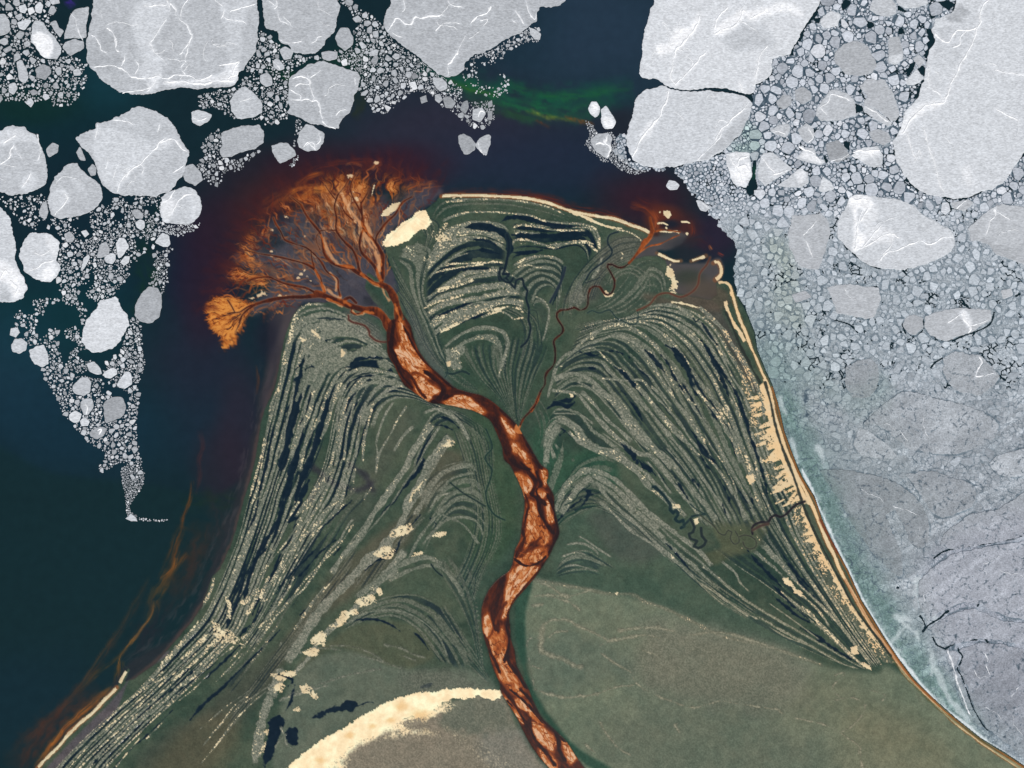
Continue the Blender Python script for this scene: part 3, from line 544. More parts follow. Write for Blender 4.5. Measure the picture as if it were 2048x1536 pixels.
# ---------- north centre ----------
for s, wd in [('1000,445 1018,435 1040,434 1075,442 1115,452 1160,452', 7), ('1024,470 1060,472 1110,472 1150,468 1172,472', 9), ('1024,505 1060,505 1085,500', 7), ('930,455 960,452 1000,462 1015,475 1020,500 1016,515', 8), ('940,478 975,482 1000,496', 5), ('925,505 960,500 1000,508', 5), ('1024,520 1030,512 1050,508', 4), ('905,545 940,538 990,536', 4),
  ('865,636 885,628 930,610 960,605', 4), ('890,660 930,640 970,630', 4), ('950,632 985,625', 3), ('1126,530 1122,560 1112,590 1105,610', 3), ('870,560 900,550', 3)]:
    pool(s, wd, .95, sd=int(s[:3]))
for s, wd, sa in [
  ('888,404 910,402 935,400', 3, .5), ('882,444 902,434 937,425 987,424 1024,427 1061,431 1086,441 1124,446 1169,449 1190,458 1198,478 1199,500', 2.8, .3), ('893,460 915,452 937,444 974,444 1002,449 1019,464', 2.2, .15), ('1024,458 1039,450 1074,454 1111,460 1174,460', 2.4, .4),
  ('902,471 949,468 974,471 1012,488', 2, .15), ('1026,494 1028,482 1049,479 1086,489 1111,498', 3, .45), ('1105,498 1136,486 1174,484 1188,492', 4, .3), ('862,510 899,489 937,481 950,480', 2.5, .1), ('882,531 905,516 940,505', 1.8, .05), ('880,535 900,528 937,527 987,524 1012,526', 2.4, .35),
  ('858,558 874,544 937,532 970,528', 2.4, .4), ('860,590 890,578 930,566 950,558', 4, .4), ('870,582 887,576 915,572', 3.4, .5), ('845,618 874,604 912,594 930,588', 3, .55), ('868,640 905,628 949,606 987,604 1022,592', 2.4, .1), ('877,666 912,648 962,624 1000,617 1024,612', 3.6, .45), ('960,636 1000,622 1030,640', 3, .3),
  ('1024,534 1050,518 1080,512 1110,516 1128,528', 3.6, .3), ('1030,535 1055,530 1080,535 1095,528', 1.8, .3), ('1022,614 1040,618 1048,628', 3, .6), ('1024,640 1040,636 1052,634', 2, .6), ('887,696 924,668 962,654 999,661 1016,680 1010,710 1002,734 997,759', 4, -.1),
  ('890,715 915,700 935,690', 4, -.1), ('1170,480 1190,500 1198,505', 5, .4), ('1205,510 1195,540 1180,560', 4, -.1), ('1240,500 1246,510 1240,524', 1.6, .4), ('1225,500 1228,508', 2, .4), ('1060,590 1085,600 1098,620 1092,660 1084,685', 2.5, -.1)]:
    band(s, wd, sa, sd=int(s[:3]))
ridgep('893,700 925,690 928,705 920,715 925,735 915,745 905,738 898,720', 2, .9, .1); sand('894,726 900,724 900,732 895,732', .6)
sand('766,490 768,478 780,466 800,450 820,436 838,422 850,422 856,432 865,444 855,456 838,458 830,470 818,482 800,486 780,494', .9); sand('760,432 775,416 800,405 802,414 785,424 768,434', .9); sand('870,480 885,466 895,474 902,480 888,484', 1.4); sand('884,450 892,448 888,458', 1.4); sand('900,395 925,392 905,398', 1)
ridgep('808,495 830,488 850,500 855,520 840,524 815,515', 2.5, .7, .1); ridgep('860,470 880,456 900,452 905,466 880,476', 2.5, .5, .25)
# north shore beaches
def shore(s, wd, dx=0, brown=None, sd=0, core=.85, n=1.2):
    w, D, Tm, Sd, L = sdist(P(s), wd * 2 + 8)
    r = wd * (.8 + .35 * tf(Tm / 30, Sd * 0 + sd, sd + 2, 2))
    if brown is not None: mixc2(w, ss(r + 4, r - 1, D + N14[w] * 2) * .85, brown)
    m = ss(.9, -.7, D - r + N6[w] * n) * ss(0, 5, Tm) * ss(L, L - 5, Tm)
    SA[w] = np.maximum(SA[w], m * core); DK[w] *= 1 - m
shore('882,393 900,391 960,391 1024,394 1060,398 1100,407 1135,420 1170,428 1205,434 1230,438 1262,450 1290,460 1302,468', 3.4, brown=(150, 86, 48))
shore('1135,420 1170,434 1200,448 1225,455 1246,460', 3.2, sd=3, n=2.2); band('1225,458 1250,462 1270,470 1286,485', 2, .35)
band('895,402 940,398 1020,400 1090,412 1130,430', 2.2, .25)
shore('1314,506 1330,514 1348,522 1362,522', 3, sd=4, brown=(110, 80, 56)); shore('1382,522 1400,516 1412,512', 3, sd=5, brown=(110, 80, 56)); sand('1326,421 1340,422 1344,430 1336,437 1328,430', .4); shore('1360,444 1375,444 1382,448', 2.4, sd=6)
shore('1318,428 1322,420', 1.6); shore('1312,448 1326,446 1338,452', 2, sd=7); shore('1316,462 1340,464 1352,462 1360,468', 1.6, sd=8); shore('1370,464 1378,470', 2.6, sd=9); shore('1330,452 1336,460', 1.6)
sand('1333,532 1340,530 1345,545 1352,555 1357,568 1354,578 1344,578 1342,562 1334,548', 1.2); ridgep('1336,580 1360,570 1376,572 1364,584 1346,588', 2, .7, .6); shore('1426,526 1436,524 1443,540 1440,552 1430,560', 3.4, sd=10, brown=(120, 80, 56))
for s in ['792,382 800,384', ]: pass
shore('752,368 748,372 742,396', 1.2, sd=12, core=.6, n=2)
# east shore
shore('1434,566 1450,565 1460,572 1464,590 1460,580', 3.2, sd=13); shore('1462,575 1468,600 1480,640 1490,662 1500,690 1512,716 1524,745 1538,775 1548,820', 3.0, sd=14, brown=(120, 92, 60))
shore('1450,600 1455,620 1466,645 1480,665 1490,685', 4.2, sd=15, n=2)
shore('1340,604 1360,606 1385,612 1410,622 1425,640 1440,650', 2.6, sd=16, core=.7, n=1.6); band('1395,612 1420,632 1438,648', 5, .25); band('1445,660 1462,690 1480,720 1500,760 1510,790', 2.4, .3)
shore('1530,760 1540,790 1550,830 1562,870 1576,910 1592,946 1610,980 1626,1015 1640,1050 1655,1085 1668,1110 1680,1140 1702,1180 1725,1222 1752,1265 1782,1305 1812,1350 1850,1388 1890,1426 1935,1464 1985,1500 2048,1540 2110,1582', 3.4, sd=17, brown=(150, 92, 46), n=.8)
shore('1545,860 1556,890 1570,925 1586,960 1600,985 1612,1010', 5, sd=18, n=2.4); shore('1655,1130 1670,1160 1690,1200 1715,1235 1740,1270 1765,1300', 1.6, sd=19, core=.7)
shore('1530,800 1540,835 1546,860', 4.4, sd=20, n=2.6)
log('north')
def comb(s, lo, hi, op=.9, sc=4.2, sd=0):
    """wind torn inner edge of the beach: tongues of sand of uneven length"""
    w, D, Tm, Sd, L = sdist(P(s), lo + hi + 4)
    ln = lo + hi * np.clip(tn(Tm / sc + N14[w] * .5, D * .02 + sd, sd) * 1.25 + .5 * (tn(Tm / 31, D * 0, sd + 3) - .5) - .25, 0, 1) * ss(0, 30, Tm) * ss(L, L - 30, Tm)
    m = ss(1.2, -1.2, D - ln + N6[w] * 3 + WN2[w] * 1.5) * op * (Sd > 0)
    m = m * ss(-.75, -.25, WN2[w] * .6 + N6[w] + .5 * ss(10, 0, D))
    SA[w] = np.maximum(SA[w], m); DK[w] *= 1 - m
comb('1530,760 1540,800 1550,835 1562,874 1576,912 1592,950 1608,984 1622,1010', 4, 58, .92, 5, 2)
comb('1604,1012 1622,1055 1640,1095 1660,1135', 2, 26, .8, 4, 5)
comb('1655,1120 1690,1185 1725,1240 1760,1290', 1, 14, .7, 5, 7)
ridgep('1580,985 1600,1000 1620,1050 1650,1110 1690,1180 1740,1260 1790,1320 1760,1320 1700,1240 1660,1180 1620,1110 1590,1050', 2, .55, .22)
ridgep('1480,760 1500,780 1520,840 1545,900 1560,960 1530,960 1515,900 1498,840', 2, .5, .25)
gp('1425,1040 1470,1050 1510,1040 1540,1050 1520,1085 1500,1105 1460,1115 1430,1130 1405,1120 1410,1105 1440,1095 1430,1070', 6, (78, 84, 64), .9, .6); w = win(1400, 1030, 1545, 1135); d_ = ss(75, 35, np.hypot((uu0 := cu[w[1]][None, :] - 1470), (cv[w[0]][:, None] - 1080) * 1.7)); RG[w] *= 1 - d_; DK[w] *= 1 - d_
def cc(s, ox=1000, oy=600, k=2.1155): return ' '.join('%.1f,%.1f' % (ox + float(a.split(',')[0]) / k, oy + float(a.split(',')[1]) / k) for a in s.split())
for s_, wd, sa in [('200,420 250,260 330,210 420,170 500,150 580,190 640,260 680,330 730,410 780,480 830,560 870,620 900,680 940,740 980,800 1020,880 1040,940', 4.4, 0), ('250,290 300,230 380,150 460,110 540,110 610,150 670,210 720,280 760,360 810,440 860,510 900,580 940,650 980,720 1020,790 1050,850 1080,920', 3.8, .08),
  ('380,170 440,120 560,90 640,110 720,170 770,230 820,310 870,380 920,450 960,520 1000,590 1040,660 1060,740 1080,820 1110,900', 4.2, .15), ('520,80 600,65 700,80 790,120 850,180 900,260 950,340 990,420 1020,500 1050,580 1075,650 1090,740 1110,820', 3.2, .1), ('620,30 720,20 800,60 870,130 930,220 980,320 1030,400 1060,480', 4, .05), ('860,60 930,110 980,180 1040,270 1080,350 1110,440 1120,520', 5, .2),
  ('220,340 300,310 370,330 430,380 500,440 550,500 600,560 650,620 700,660 760,730 820,810 880,880 920,940', 6, -.15), ('210,380 290,390 330,400 370,450 430,520 490,580 540,620 590,650 640,660 700,730 760,810 820,880 860,940', 5.4, -.1), ('420,250 480,320 540,370 590,430 640,480 690,540 740,600 790,660 840,730 890,800 940,870 980,940', 4, 0), ('300,240 340,215 400,205 460,260 520,300 570,350 620,400 660,450 720,520 770,570 820,640', 2.8, .22),
  ('420,330 530,340 600,340 650,400 700,450 760,520 800,580 850,640 900,690 950,760 990,830', 3, .05), ('215,480 300,480 350,490 400,530', 2.2, -.2), ('190,640 210,540 250,510 300,530 350,590 400,620 470,640 540,680 600,720 640,760 700,830 750,880 790,920', 6, -.1), ('230,900 260,820 300,760 360,720 430,730 500,770 560,830 620,890 680,940 760,1000 840,1060 900,1130', 6.4, -.15), ('400,760 450,830 520,900 590,960 660,1030 740,1100 800,1160', 4.6, -.15),
  ('780,250 830,330 880,400 930,480 970,550', 2.2, .3), ('800,270 850,350 900,420 950,500 1000,600 1040,700', 2, .25), ('700,240 740,330 790,410 840,470 880,530', 2.4, .05), ('560,250 600,300 640,330 690,400 730,450', 2.4, 0), ('640,200 660,250 700,330 730,380', 2.4, 0), ('940,120 990,200 1050,300 1090,380', 2.2, .3), ('900,290 950,370 1000,460 1040,560', 1.8, .1), ('860,560 900,630 950,700 990,780 1010,850', 2, .2),
  ('430,560 500,610 560,650', 2, -.1), ('320,340 390,380 450,440 520,520 580,590 640,640', 2.4, -.1), ('700,620 760,690 820,770 870,840', 2.2, 0)]:
    band(cc(s_), wd, sa, .9, sd=int(s_[:3]) % 83)
for s_, wd in [('200,460 240,435 290,450 315,430', 5.5), ('700,190 760,230 800,290 815,330', 4.6), ('480,280 520,310 560,350 600,400', 4), ('580,290 620,320 640,350', 2.6), ('680,230 710,270 740,330 780,390', 3.2), ('770,250 820,310', 2.4), ('850,170 900,240 950,320 990,380 1020,450 1050,540', 3.6), ('500,590 530,610 560,650 575,690', 4.4), ('600,680 640,720 660,745', 6), ('800,540 840,600 880,650 930,710', 2.4), ('1050,560 1075,620 1085,680', 3), ('680,740 710,790', 2.4), ('740,750 770,800 800,850', 2), ('800,740 830,790', 2.6),
  ('570,460 600,510', 3), ('650,780 690,830 740,890 765,915', 3.4), ('300,790 350,800 385,805', 3.4), ('340,220 400,235 420,230', 5), ('250,540 280,560 300,575', 3.6), ('1000,790 1040,850 1060,880', 2.4), ('940,860 960,920', 2), ('1100,700 1120,760 1130,820', 2.4), ('560,700 590,740 620,770', 2.4)]:
    pool(cc(s_), wd, .95, 1.3, sd=int(s_[:3]) % 79)
# pools of the east lobe
for s, wd in [('1468,770 1478,800 1490,835 1500,870 1510,900 1522,935 1530,965', 4.6), ('1345,700 1360,720 1375,740 1385,770 1400,800', 5), ('1380,740 1400,780 1420,815 1440,850', 4), ('1258,800 1270,815 1284,838', 4.5), ('1240,885 1255,898 1268,912 1274,925 1270,915', 6.5), ('1278,920 1290,935 1305,948', 8), ('1380,858 1395,880 1405,905 1425,920 1438,935', 3), ('1395,985 1398,975 1388,960 1378,950', 3.4),
  ('1310,970 1320,985 1335,1000 1350,1015 1362,1032', 3), ('1316,942 1330,965 1340,978', 2.5), ('1410,690 1430,730 1445,760 1460,800', 4), ('1400,640 1420,670 1435,690', 3), ('1420,800 1440,835 1455,860 1470,900 1480,925', 3.4), ('1110,800 1130,802 1145,798 1150,792', 7), ('1118,855 1130,862 1120,870', 5),
  ('1165,975 1178,985 1172,1000 1160,1015 1150,1022', 5), ('1130,998 1145,985 1160,975', 1.6), ('1110,1050 1130,1025 1155,1005 1175,992 1200,985', 2.4), ('1330,1085 1350,1105 1380,1140', 3), ('1495,1100 1520,1130 1545,1155 1565,1175', 4), ('1540,1165 1560,1185 1590,1215 1620,1240', 3.4), ('1590,1150 1610,1175 1640,1205', 3), ('1545,1190 1580,1220 1600,1235 1620,1245', 3), ('1560,1100 1580,1130 1600,1155 1625,1180', 3.2),
  ('1620,1265 1650,1285 1680,1305 1710,1322', 4), ('1600,1255 1640,1275 1665,1300', 3.5), ('1440,960 1455,990 1462,1015', 2.6), ('1500,985 1505,1005 1510,1020', 3), ('1150,1020 1200,1010', 2), ('1210,700 1240,705 1260,715', 3), ('1165,740 1185,735 1200,745', 3.5), ('1290,700 1310,720 1330,745', 4.5), ('1360,760 1385,800 1410,845', 3), ('1240,780 1260,795', 2), ('1395,900 1410,925 1425,945', 2)]:
    pool(s, wd, .93, 1.3, sd=int(s[:4]) % 97)
for s, wd, sa in [('1180,770 1210,790 1235,815 1258,850 1275,870 1300,890 1320,910 1345,940', 7, -.1), ('1160,780 1190,810 1215,840 1245,865 1265,885', 5, -.1), ('1270,770 1300,800 1330,840 1350,865 1380,890 1400,915', 4.5, .08), ('1335,770 1350,800 1375,830 1395,860 1412,890', 4, .15), ('1300,770 1320,790 1345,825', 3, .1), ('1385,770 1410,800 1435,830 1455,865 1470,890 1480,930', 5, .2),
  ('1410,768 1430,800 1455,830 1475,870 1490,910', 4, .2), ('1135,860 1155,880 1180,895 1205,905 1225,912 1250,925 1275,945 1300,975 1320,990 1345,1010 1365,1032', 6.5, .05), ('1300,975 1315,985 1330,998 1345,1010 1360,1028', 4.5, .5), ('1110,840 1130,838 1150,850 1170,865', 4, -.2), ('1110,920 1095,880 1090,900', 6, -.2), ('1120,845 1105,870 1095,900 1092,930', 7, -.1),
  ('1180,948 1215,965 1245,990 1265,1015 1270,1030', 7, -.1), ('1120,1030 1150,985 1185,950', 7, -.2), ('1270,1020 1300,1045 1330,1080', 5, -.2), ('1195,1000 1225,1025 1250,1050 1275,1070 1300,1085 1320,1100 1335,1115', 4.5, -.15), ('1340,1120 1360,1130 1380,1150 1400,1165 1425,1182 1450,1200 1480,1222 1500,1235', 2.2, -.2), ('1355,1125 1380,1145 1410,1178 1450,1212', 1.4, -.2), ('1385,1150 1410,1165 1440,1190 1480,1220 1520,1240', 1.8, -.2),
  ('1400,1130 1430,1150 1460,1175 1500,1205', 2, -.1), ('1440,1120 1470,1145 1480,1165 1500,1185', 3, .0), ('1130,1090 1160,1086 1185,1096 1200,1112', 3.5, -.2), ('1155,1070 1175,1082 1200,1100 1225,1115', 2.5, -.2), ('1120,1115 1150,1105 1175,1110', 2, -.2), ('1125,1135 1150,1130 1190,1140', 1.8, -.2), ('1280,1020 1300,1035 1320,1060', 4, -.2),
  ('1568,1155 1580,1165 1595,1185 1615,1200 1640,1225 1660,1255', 3, .4), ('1600,1210 1625,1230 1640,1250 1670,1280 1690,1300', 3.2, .3), ('1560,1180 1590,1210 1615,1230', 2, .1), ('1536,1205 1565,1225 1600,1250 1640,1280', 1.6, 0), ('1536,1252 1575,1275 1620,1292 1680,1325 1720,1338', 1.6, 0), ('1655,1262 1680,1290 1700,1310 1740,1338', 3, .4),
  ('1118,900 1108,885', 4, -.2), ('1144,915 1148,925', 5, -.3), ('1118,905 1122,915', 5, -.3), ('1290,920 1310,940 1330,970 1345,990', 3, 0), ('1230,880 1250,885 1262,900', 3, -.1)]:
    band(s, wd, sa, sd=int(s[:4]) % 89)
for s in ['1565,1156 1576,1154 1584,1166 1578,1172 1568,1166', '1700,1294 1714,1292 1716,1306 1706,1310', '1386,1038 1396,1034 1398,1046 1390,1050', '1494,952 1506,950 1510,960 1500,968', '1586,1176 1600,1180 1604,1186 1590,1186', '1728,1326 1740,1332 1744,1342 1732,1336', '1350,1008 1360,1010 1362,1016 1352,1016', '1140,788 1147,787 1147,794 1141,795', '1208,590 1212,582 1220,590 1228,586 1224,592 1212,594', '1215,1184 1222,1183 1222,1188', '1224,1185 1236,1184 1234,1190', '1480,1100 1485,1095']:
    sand(s, .7)
w, D, Tm, Sd, L = sdist(P('1060,1156 1110,1166 1160,1175 1220,1187 1265,1188 1290,1202 1330,1216 1360,1230 1400,1250 1440,1270 1500,1285 1560,1300 1640,1328'), 14)
m = ss(9, 0, D * (1 + .8 * (Sd < 0)) + N14[w] * 3) * .6; RG[w] = np.maximum(RG[w], m); SA[w] = np.maximum(SA[w], ss(.35, .6, m * WN2[w] + N40[w] * .4) * .9)
# faint gravel traces on the south east plain
def trace(s, wd, rg=.6, sd=0, br=2.5):
    w, D, Tm, Sd, L = sdist(P(s), wd + 12)
    m = ss(wd + 1, -1, D + N14[w] * br + N6[w] * br) * min(1, rg * 1.35) * LAND[w]
    RG[w] = np.maximum(RG[w], m)
for s, wd in [('1075,1165 1095,1170 1125,1190 1140,1195', 5), ('1070,1192 1100,1190 1140,1192 1180,1180', 4), ('1110,1195 1140,1205 1158,1218', 4), ('1065,1212 1085,1208', 4), ('1085,1250 1105,1240 1135,1240 1155,1252 1175,1260 1200,1272 1216,1282', 4.5), ('1080,1275 1085,1255 1082,1300 1100,1310 1125,1318 1145,1330 1160,1334', 8), ('1098,1275 1110,1265 1135,1262', 3), ('1216,1282 1250,1276 1290,1270 1318,1276', 4.5), ('1200,1292 1216,1282', 3), ('1200,1305 1220,1320 1245,1335 1262,1345', 3.5),
  ('1266,1355 1280,1372 1310,1390 1350,1405 1385,1415 1410,1410 1440,1402 1480,1408 1520,1414 1560,1420', 3), ('1070,1378 1095,1388 1130,1395 1165,1392 1195,1388', 4), ('1195,1388 1230,1375 1266,1370', 2.4), ('1200,1445 1215,1470 1240,1498 1260,1510', 4), ('1350,1450 1358,1465', 5), ('1380,1270 1440,1265 1500,1280 1560,1300', 5), ('1240,1260 1300,1255 1350,1262', 6), ('1065,1332 1085,1338', 2), ('1064,1275 1054,1285 1060,1330 1068,1370', 1.5),
  ('1548,1415 1575,1432 1610,1440 1650,1450 1680,1465 1700,1480 1720,1495 1715,1510', 2), ('1680,1465 1700,1455 1725,1430 1730,1410', 2), ('1670,1400 1700,1395 1720,1400', 2), ('1720,1498 1722,1520 1728,1545', 3), ('1670,1350 1690,1346 1665,1375 1680,1395', 2), ('1740,1380 1770,1390 1765,1400', 2), ('1172,1490 1190,1505', 3), ('1285,1300 1315,1310', 3), ('560,1400 600,1380 650,1365 680,1355 720,1345 760,1338', 3), ('660,1292 700,1292 740,1305 770,1325', 3), ('770,1290 800,1296 830,1310 850,1315', 2.5), ('800,1310 830,1320', 2), ('720,1312 760,1322 800,1336', 2.5), ('600,1305 640,1296 680,1300', 3)]:
    trace(s, wd)
w, d = sdf(P('1290,1250 1420,1260 1560,1300 1600,1380 1540,1410 1420,1405 1300,1370 1260,1320'), 60); RG[w] = np.maximum(RG[w], ss(50, -40, d + N40[w] * 40) * .38)
w, d = sdf(P('560,1600 640,1536 700,1500 800,1450 920,1410 1000,1385 1040,1460 1110,1560 1120,1600'), 60); RG[w] = np.maximum(RG[w], ss(10, -10, d + N14[w] * 6) * .35)
w, d = sdf(P('800,1350 870,1340 930,1350 960,1375 900,1385 830,1385'), 60); RG[w] = np.maximum(RG[w], ss(20, -20, d + N14[w] * 20) * .5)
w, d = sdf(P('1290,1350 2048,1700 1290,1900'), 60); RG[w] = np.maximum(RG[w], ss(50, -40, d + N40[w] * 60) * .12)
# the great sand ridge in the south
sand('560,1560 575,1536 600,1512 640,1482 690,1455 740,1422 780,1402 830,1388 880,1380 920,1376 960,1378 1000,1381 1005,1390 990,1400 960,1392 930,1398 900,1395 880,1410 860,1425 840,1430 800,1440 760,1465 720,1480 690,1500 660,1530 640,1570', 1.0)
def dune_soft(s, soft, op):
    w, d = sdf(P(s), 60); m = ss(soft, -soft, d + N14[w] * soft * .8 + WN2[w] * soft * .4) * op
    SA[w] = np.maximum(SA[w], m)
dune_soft('600,1560 640,1500 720,1462 800,1432 860,1415 900,1400 930,1410 860,1440 800,1462 720,1500 660,1560', 14, .6); dune_soft('640,1570 680,1510 740,1480 800,1450 850,1455 900,1455 860,1475 780,1480 720,1500 680,1560', 16, .45); dune_soft('880,1440 940,1470 1000,1500 1060,1550 1000,1560 900,1480', 10, .22)
for s in ['905,1398 930,1395 950,1402 985,1408 992,1425 960,1432 920,1440 895,1430 890,1415', '805,1445 830,1436 850,1440 840,1455 815,1455']:
    w, d = sdf(P(s), 20); m = ss(2, -3, d + N14[w] * 6 + WN2[w] * 5) * .85; SA[w] *= 1 - m * ss(-.1, .3, WN2[w] + N6[w] * .5 + .25); GREENP = (w, m)
# shingle spit, lower left
shore('75,1537 95,1514 117,1493 135,1471 160,1446 185,1426 207,1402 225,1384 234,1374', 3.2, sd=23, n=1.4, brown=(150, 96, 60)); shore('238,1368 246,1354 254,1340', 3.4, sd=24, n=.8); shore('-20,1650 20,1600 50,1565 75,1537', 3, sd=25)
gp('262,1352 300,1334 330,1315 340,1300 310,1318 268,1346 250,1370 225,1400 195,1430 160,1465 125,1500 90,1540 80,1560 95,1565 130,1520 180,1470 230,1425', 3, (86, 80, 84), .9, .4)
for s_, wd, sa in [('1010,440 1040,380 1080,330 1120,290 1160,280 1200,300', 4.5, -.3), ('1030,330 1060,270 1100,220 1140,200 1180,205', 4.5, -.3), ('1045,400 1090,350 1130,330 1180,340 1200,380', 4, -.3), ('880,530 920,500 960,470 1010,440 1060,430 1100,450', 7, -.2), ('960,490 1020,460 1080,450 1120,480 1150,530', 5, -.3), ('850,600 900,570 950,560 1000,565 1050,590 1090,630 1110,680', 2.6, -.3), ('835,200 790,260 750,330 710,390 670,440 640,480', 2.6, .1), ('860,290 820,330 780,370 740,420 700,460 660,510', 2.2, .2),
  ('880,340 840,400 790,450 745,500 700,560 640,620', 1.8, .3), ('820,490 780,540 735,600', 1.6, .3), ('680,740 620,780 560,830 500,900', 1.4, .2), ('640,745 560,800 490,860', 1.2, .2), ('830,200 800,230 770,290 730,350', 2.4, 0), ('880,205 875,250', 3.6, .1), ('925,250 900,290', 1.4, .2), ('1090,320 1110,330 1150,350 1190,400', 3, -.3), ('1050,180 1000,250 960,310 900,380 850,440', 2, -.1), ('1110,150 1060,230 1020,290', 4, .1), ('1180,220 1130,230 1080,270', 3, -.3)]:
    band(cc(s_, 0, 768, 1.2393), wd, sa, 1.1, .8, sd=int(s_[:3]) % 71)
dune = P('425,1235 445,1255 460,1262 478,1275 488,1290 470,1290 450,1282 430,1292 410,1300 425,1275')
w, d = sdf(dune, 20); m = ss(4, -4, d + N14[w] * 9 + N6[w] * 5 + WN2[w] * 4) * ss(-.3, .1, N6[w] + WN2[w] * .5 + .08); SA[w] = np.maximum(SA[w], m * .85)
for s, wd in [('400,1240 375,1270 350,1300 320,1330', 5), ('420,1262 395,1290 360,1320', 4), ('440,1275 410,1305 370,1340 340,1365', 4), ('480,1210 500,1195 515,1180 505,1210 490,1235', 4), ('450,1190 460,1215 455,1240', 5), ('460,1275 440,1300 430,1315', 3), ('430,1150 420,1185 400,1220', 3.5), ('540,1150 530,1170 520,1200', 4), ('518,1205 540,1198', 5), ('260,1400 300,1370 340,1350', 2.5), ('480,1280 500,1262', 3)]:
    band(s, wd, .45, 2.4, sd=int(s[:3]))
for s in ['345,1365 300,1405 250,1450 200,1495 150,1545', '400,1355 350,1400 300,1445 255,1490 210,1535', '470,1290 420,1330 375,1375 330,1415', '300,1380 262,1415 215,1455 170,1500 130,1545', '420,1345 385,1380 352,1405', '440,1310 400,1345 365,1372', '505,1270 480,1300 455,1330', '490,1302 455,1340 430,1365', '285,1470 255,1505 230,1536', '330,1440 290,1480', '500,1390 470,1410 440,1450 420,1470', '535,1380 500,1410 470,1440 440,1480 400,1530', '330,1340 300,1365 262,1395 225,1430 190,1465', '400,1300 350,1345 310,1380 270,1420']:
    band(s, 1.5, .38, 1.2, sd=int(s[:3]))
log('east')
# ================= compose ground cover =================
RG *= LAND; 
SA[w] = SA[w]
sp = WN * .35 + WN2 * .95
n1 = ss(-1.0, 1.1, sp)[..., None]
m_ = LAND[..., None]
COL *= 1 + m_ * (N6 * .07 + WN2 * .06 + N14 * .07 + N2 * .04)[..., None]
COL += m_ * (np.clip(N40 + N14 * .5, -.6, .6) * 1)[..., None] * np.array((7, 3, 2), f4)
rc = lerp(np.array((94, 100, 87), f4), np.array((164, 159, 141), f4), n1)
rc = rc + (ss(.8, 1.3, sp)[..., None]) * np.array((26, 20, 10), f4)
lowp = (ss(1150, 1180, cv)[:, None] * ss(1050, 1080, cu)[None])[..., None] * (1 - ss(.0, .3, DK))[..., None]
rc = rc + lowp * np.array((28, 20, 12), f4) * ss(.1, .5, RG)[..., None]
COL += (np.array((19, 34, 46), f4) + N6[..., None] * 5 - COL) * (np.clip(DK * LAND, 0, 1) ** .8)[..., None]
hal = ss(.05, .5, RG) * (1 - ss(.5, .9, RG)) * .35
COL += (rc - COL) * (np.clip(RG, 0, 1) * .86)[..., None]
COL *= (1 - hal[..., None] * .3)
sm_ = ss(.25, .62, SA + WN2 * .22 * (SA > .04))
sc = lerp(np.array((232, 206, 162), f4), np.array((252, 236, 194), f4), ss(-1, 1, N14 + N6 * .6)[..., None])
SB = np.zeros((GH, GW), f4)
w, M = inside(P('540,1560 640,1460 760,1395 900,1370 1010,1375 1010,1400 900,1440 760,1500 700,1580')); SB[w] = M
w, M = inside(P('750,480 830,400 880,420 860,500 770,520')); SB[w] = np.maximum(SB[w], M)
sc = lerp(sc * .93, np.minimum(sc * 1.05 + 4, 255), SB[..., None])
w, d = sdf(P('1430,560 1500,600 1620,960 1700,1160 2100,1600 1900,1500 1600,1100 1480,760'), 20)
sc[w] = lerp(sc[w], np.array((232, 190, 134), f4), (ss(5, -5, d) * ss(-.5, .6, N14[w]) * .7)[..., None])
sc[w] = lerp(sc[w], np.array((236, 196, 150), f4), .25)
# damp ochre hollows on the big dune
for u, v, r in [(840, 1430, 26), (800, 1412, 18), (745, 1452, 10), (780, 1440, 10), (700, 1470, 12), (640, 1520, 12)]:
    w = win(u - r * 2, v - r * 2, u + r * 2, v + r * 2)
    d = np.hypot(cu[w[1]][None, :] - u, (cv[w[0]][:, None] - v) * 1.6); m = (ss(r * 1.3, 0, d + N14[w] * 8) * .6)[..., None]
    sc[w] = lerp(sc[w], np.array((232, 184, 122), f4), m)
COL += (sc - COL) * sm_[..., None]
for (w, m, c) in ED:
    mixc(w, m * (1 - sm_[w]), c)
# outer wet sand, orange brown, along the east beach
w, D, Tm, Sd, L = sdist(P('1543,775 1556,818 1566,863 1584,913 1601,955 1628,1000 1643,1042 1661,1082 1676,1110 1696,1148 1721,1204 1743,1239 1766,1277 1796,1322 1826,1362 1866,1402 1911,1442 1961,1482 2011,1512 2060,1545'), 12)
mixc(w, ss(4.5, 1, D + N14[w]) * .85 * (Sd < 0), (140, 92, 44)); mixc(w, ss(3, 0, D + N6[w] * .6) * .5, (150, 88, 46))
w, D, Tm, Sd, L = sdist(P('1640,1040 1652,1062 1665,1085 1675,1105'), 10); mixc(w, ss(5, 0, D) * .8, (110, 54, 38))
w, D, Tm, Sd, L = sdist(P('1690,1160 1712,1200 1740,1245 1770,1290 1800,1330 1830,1365 1870,1402'), 10); mixc(w, ss(5, 0, D + N14[w]) * .5, (150, 86, 48))
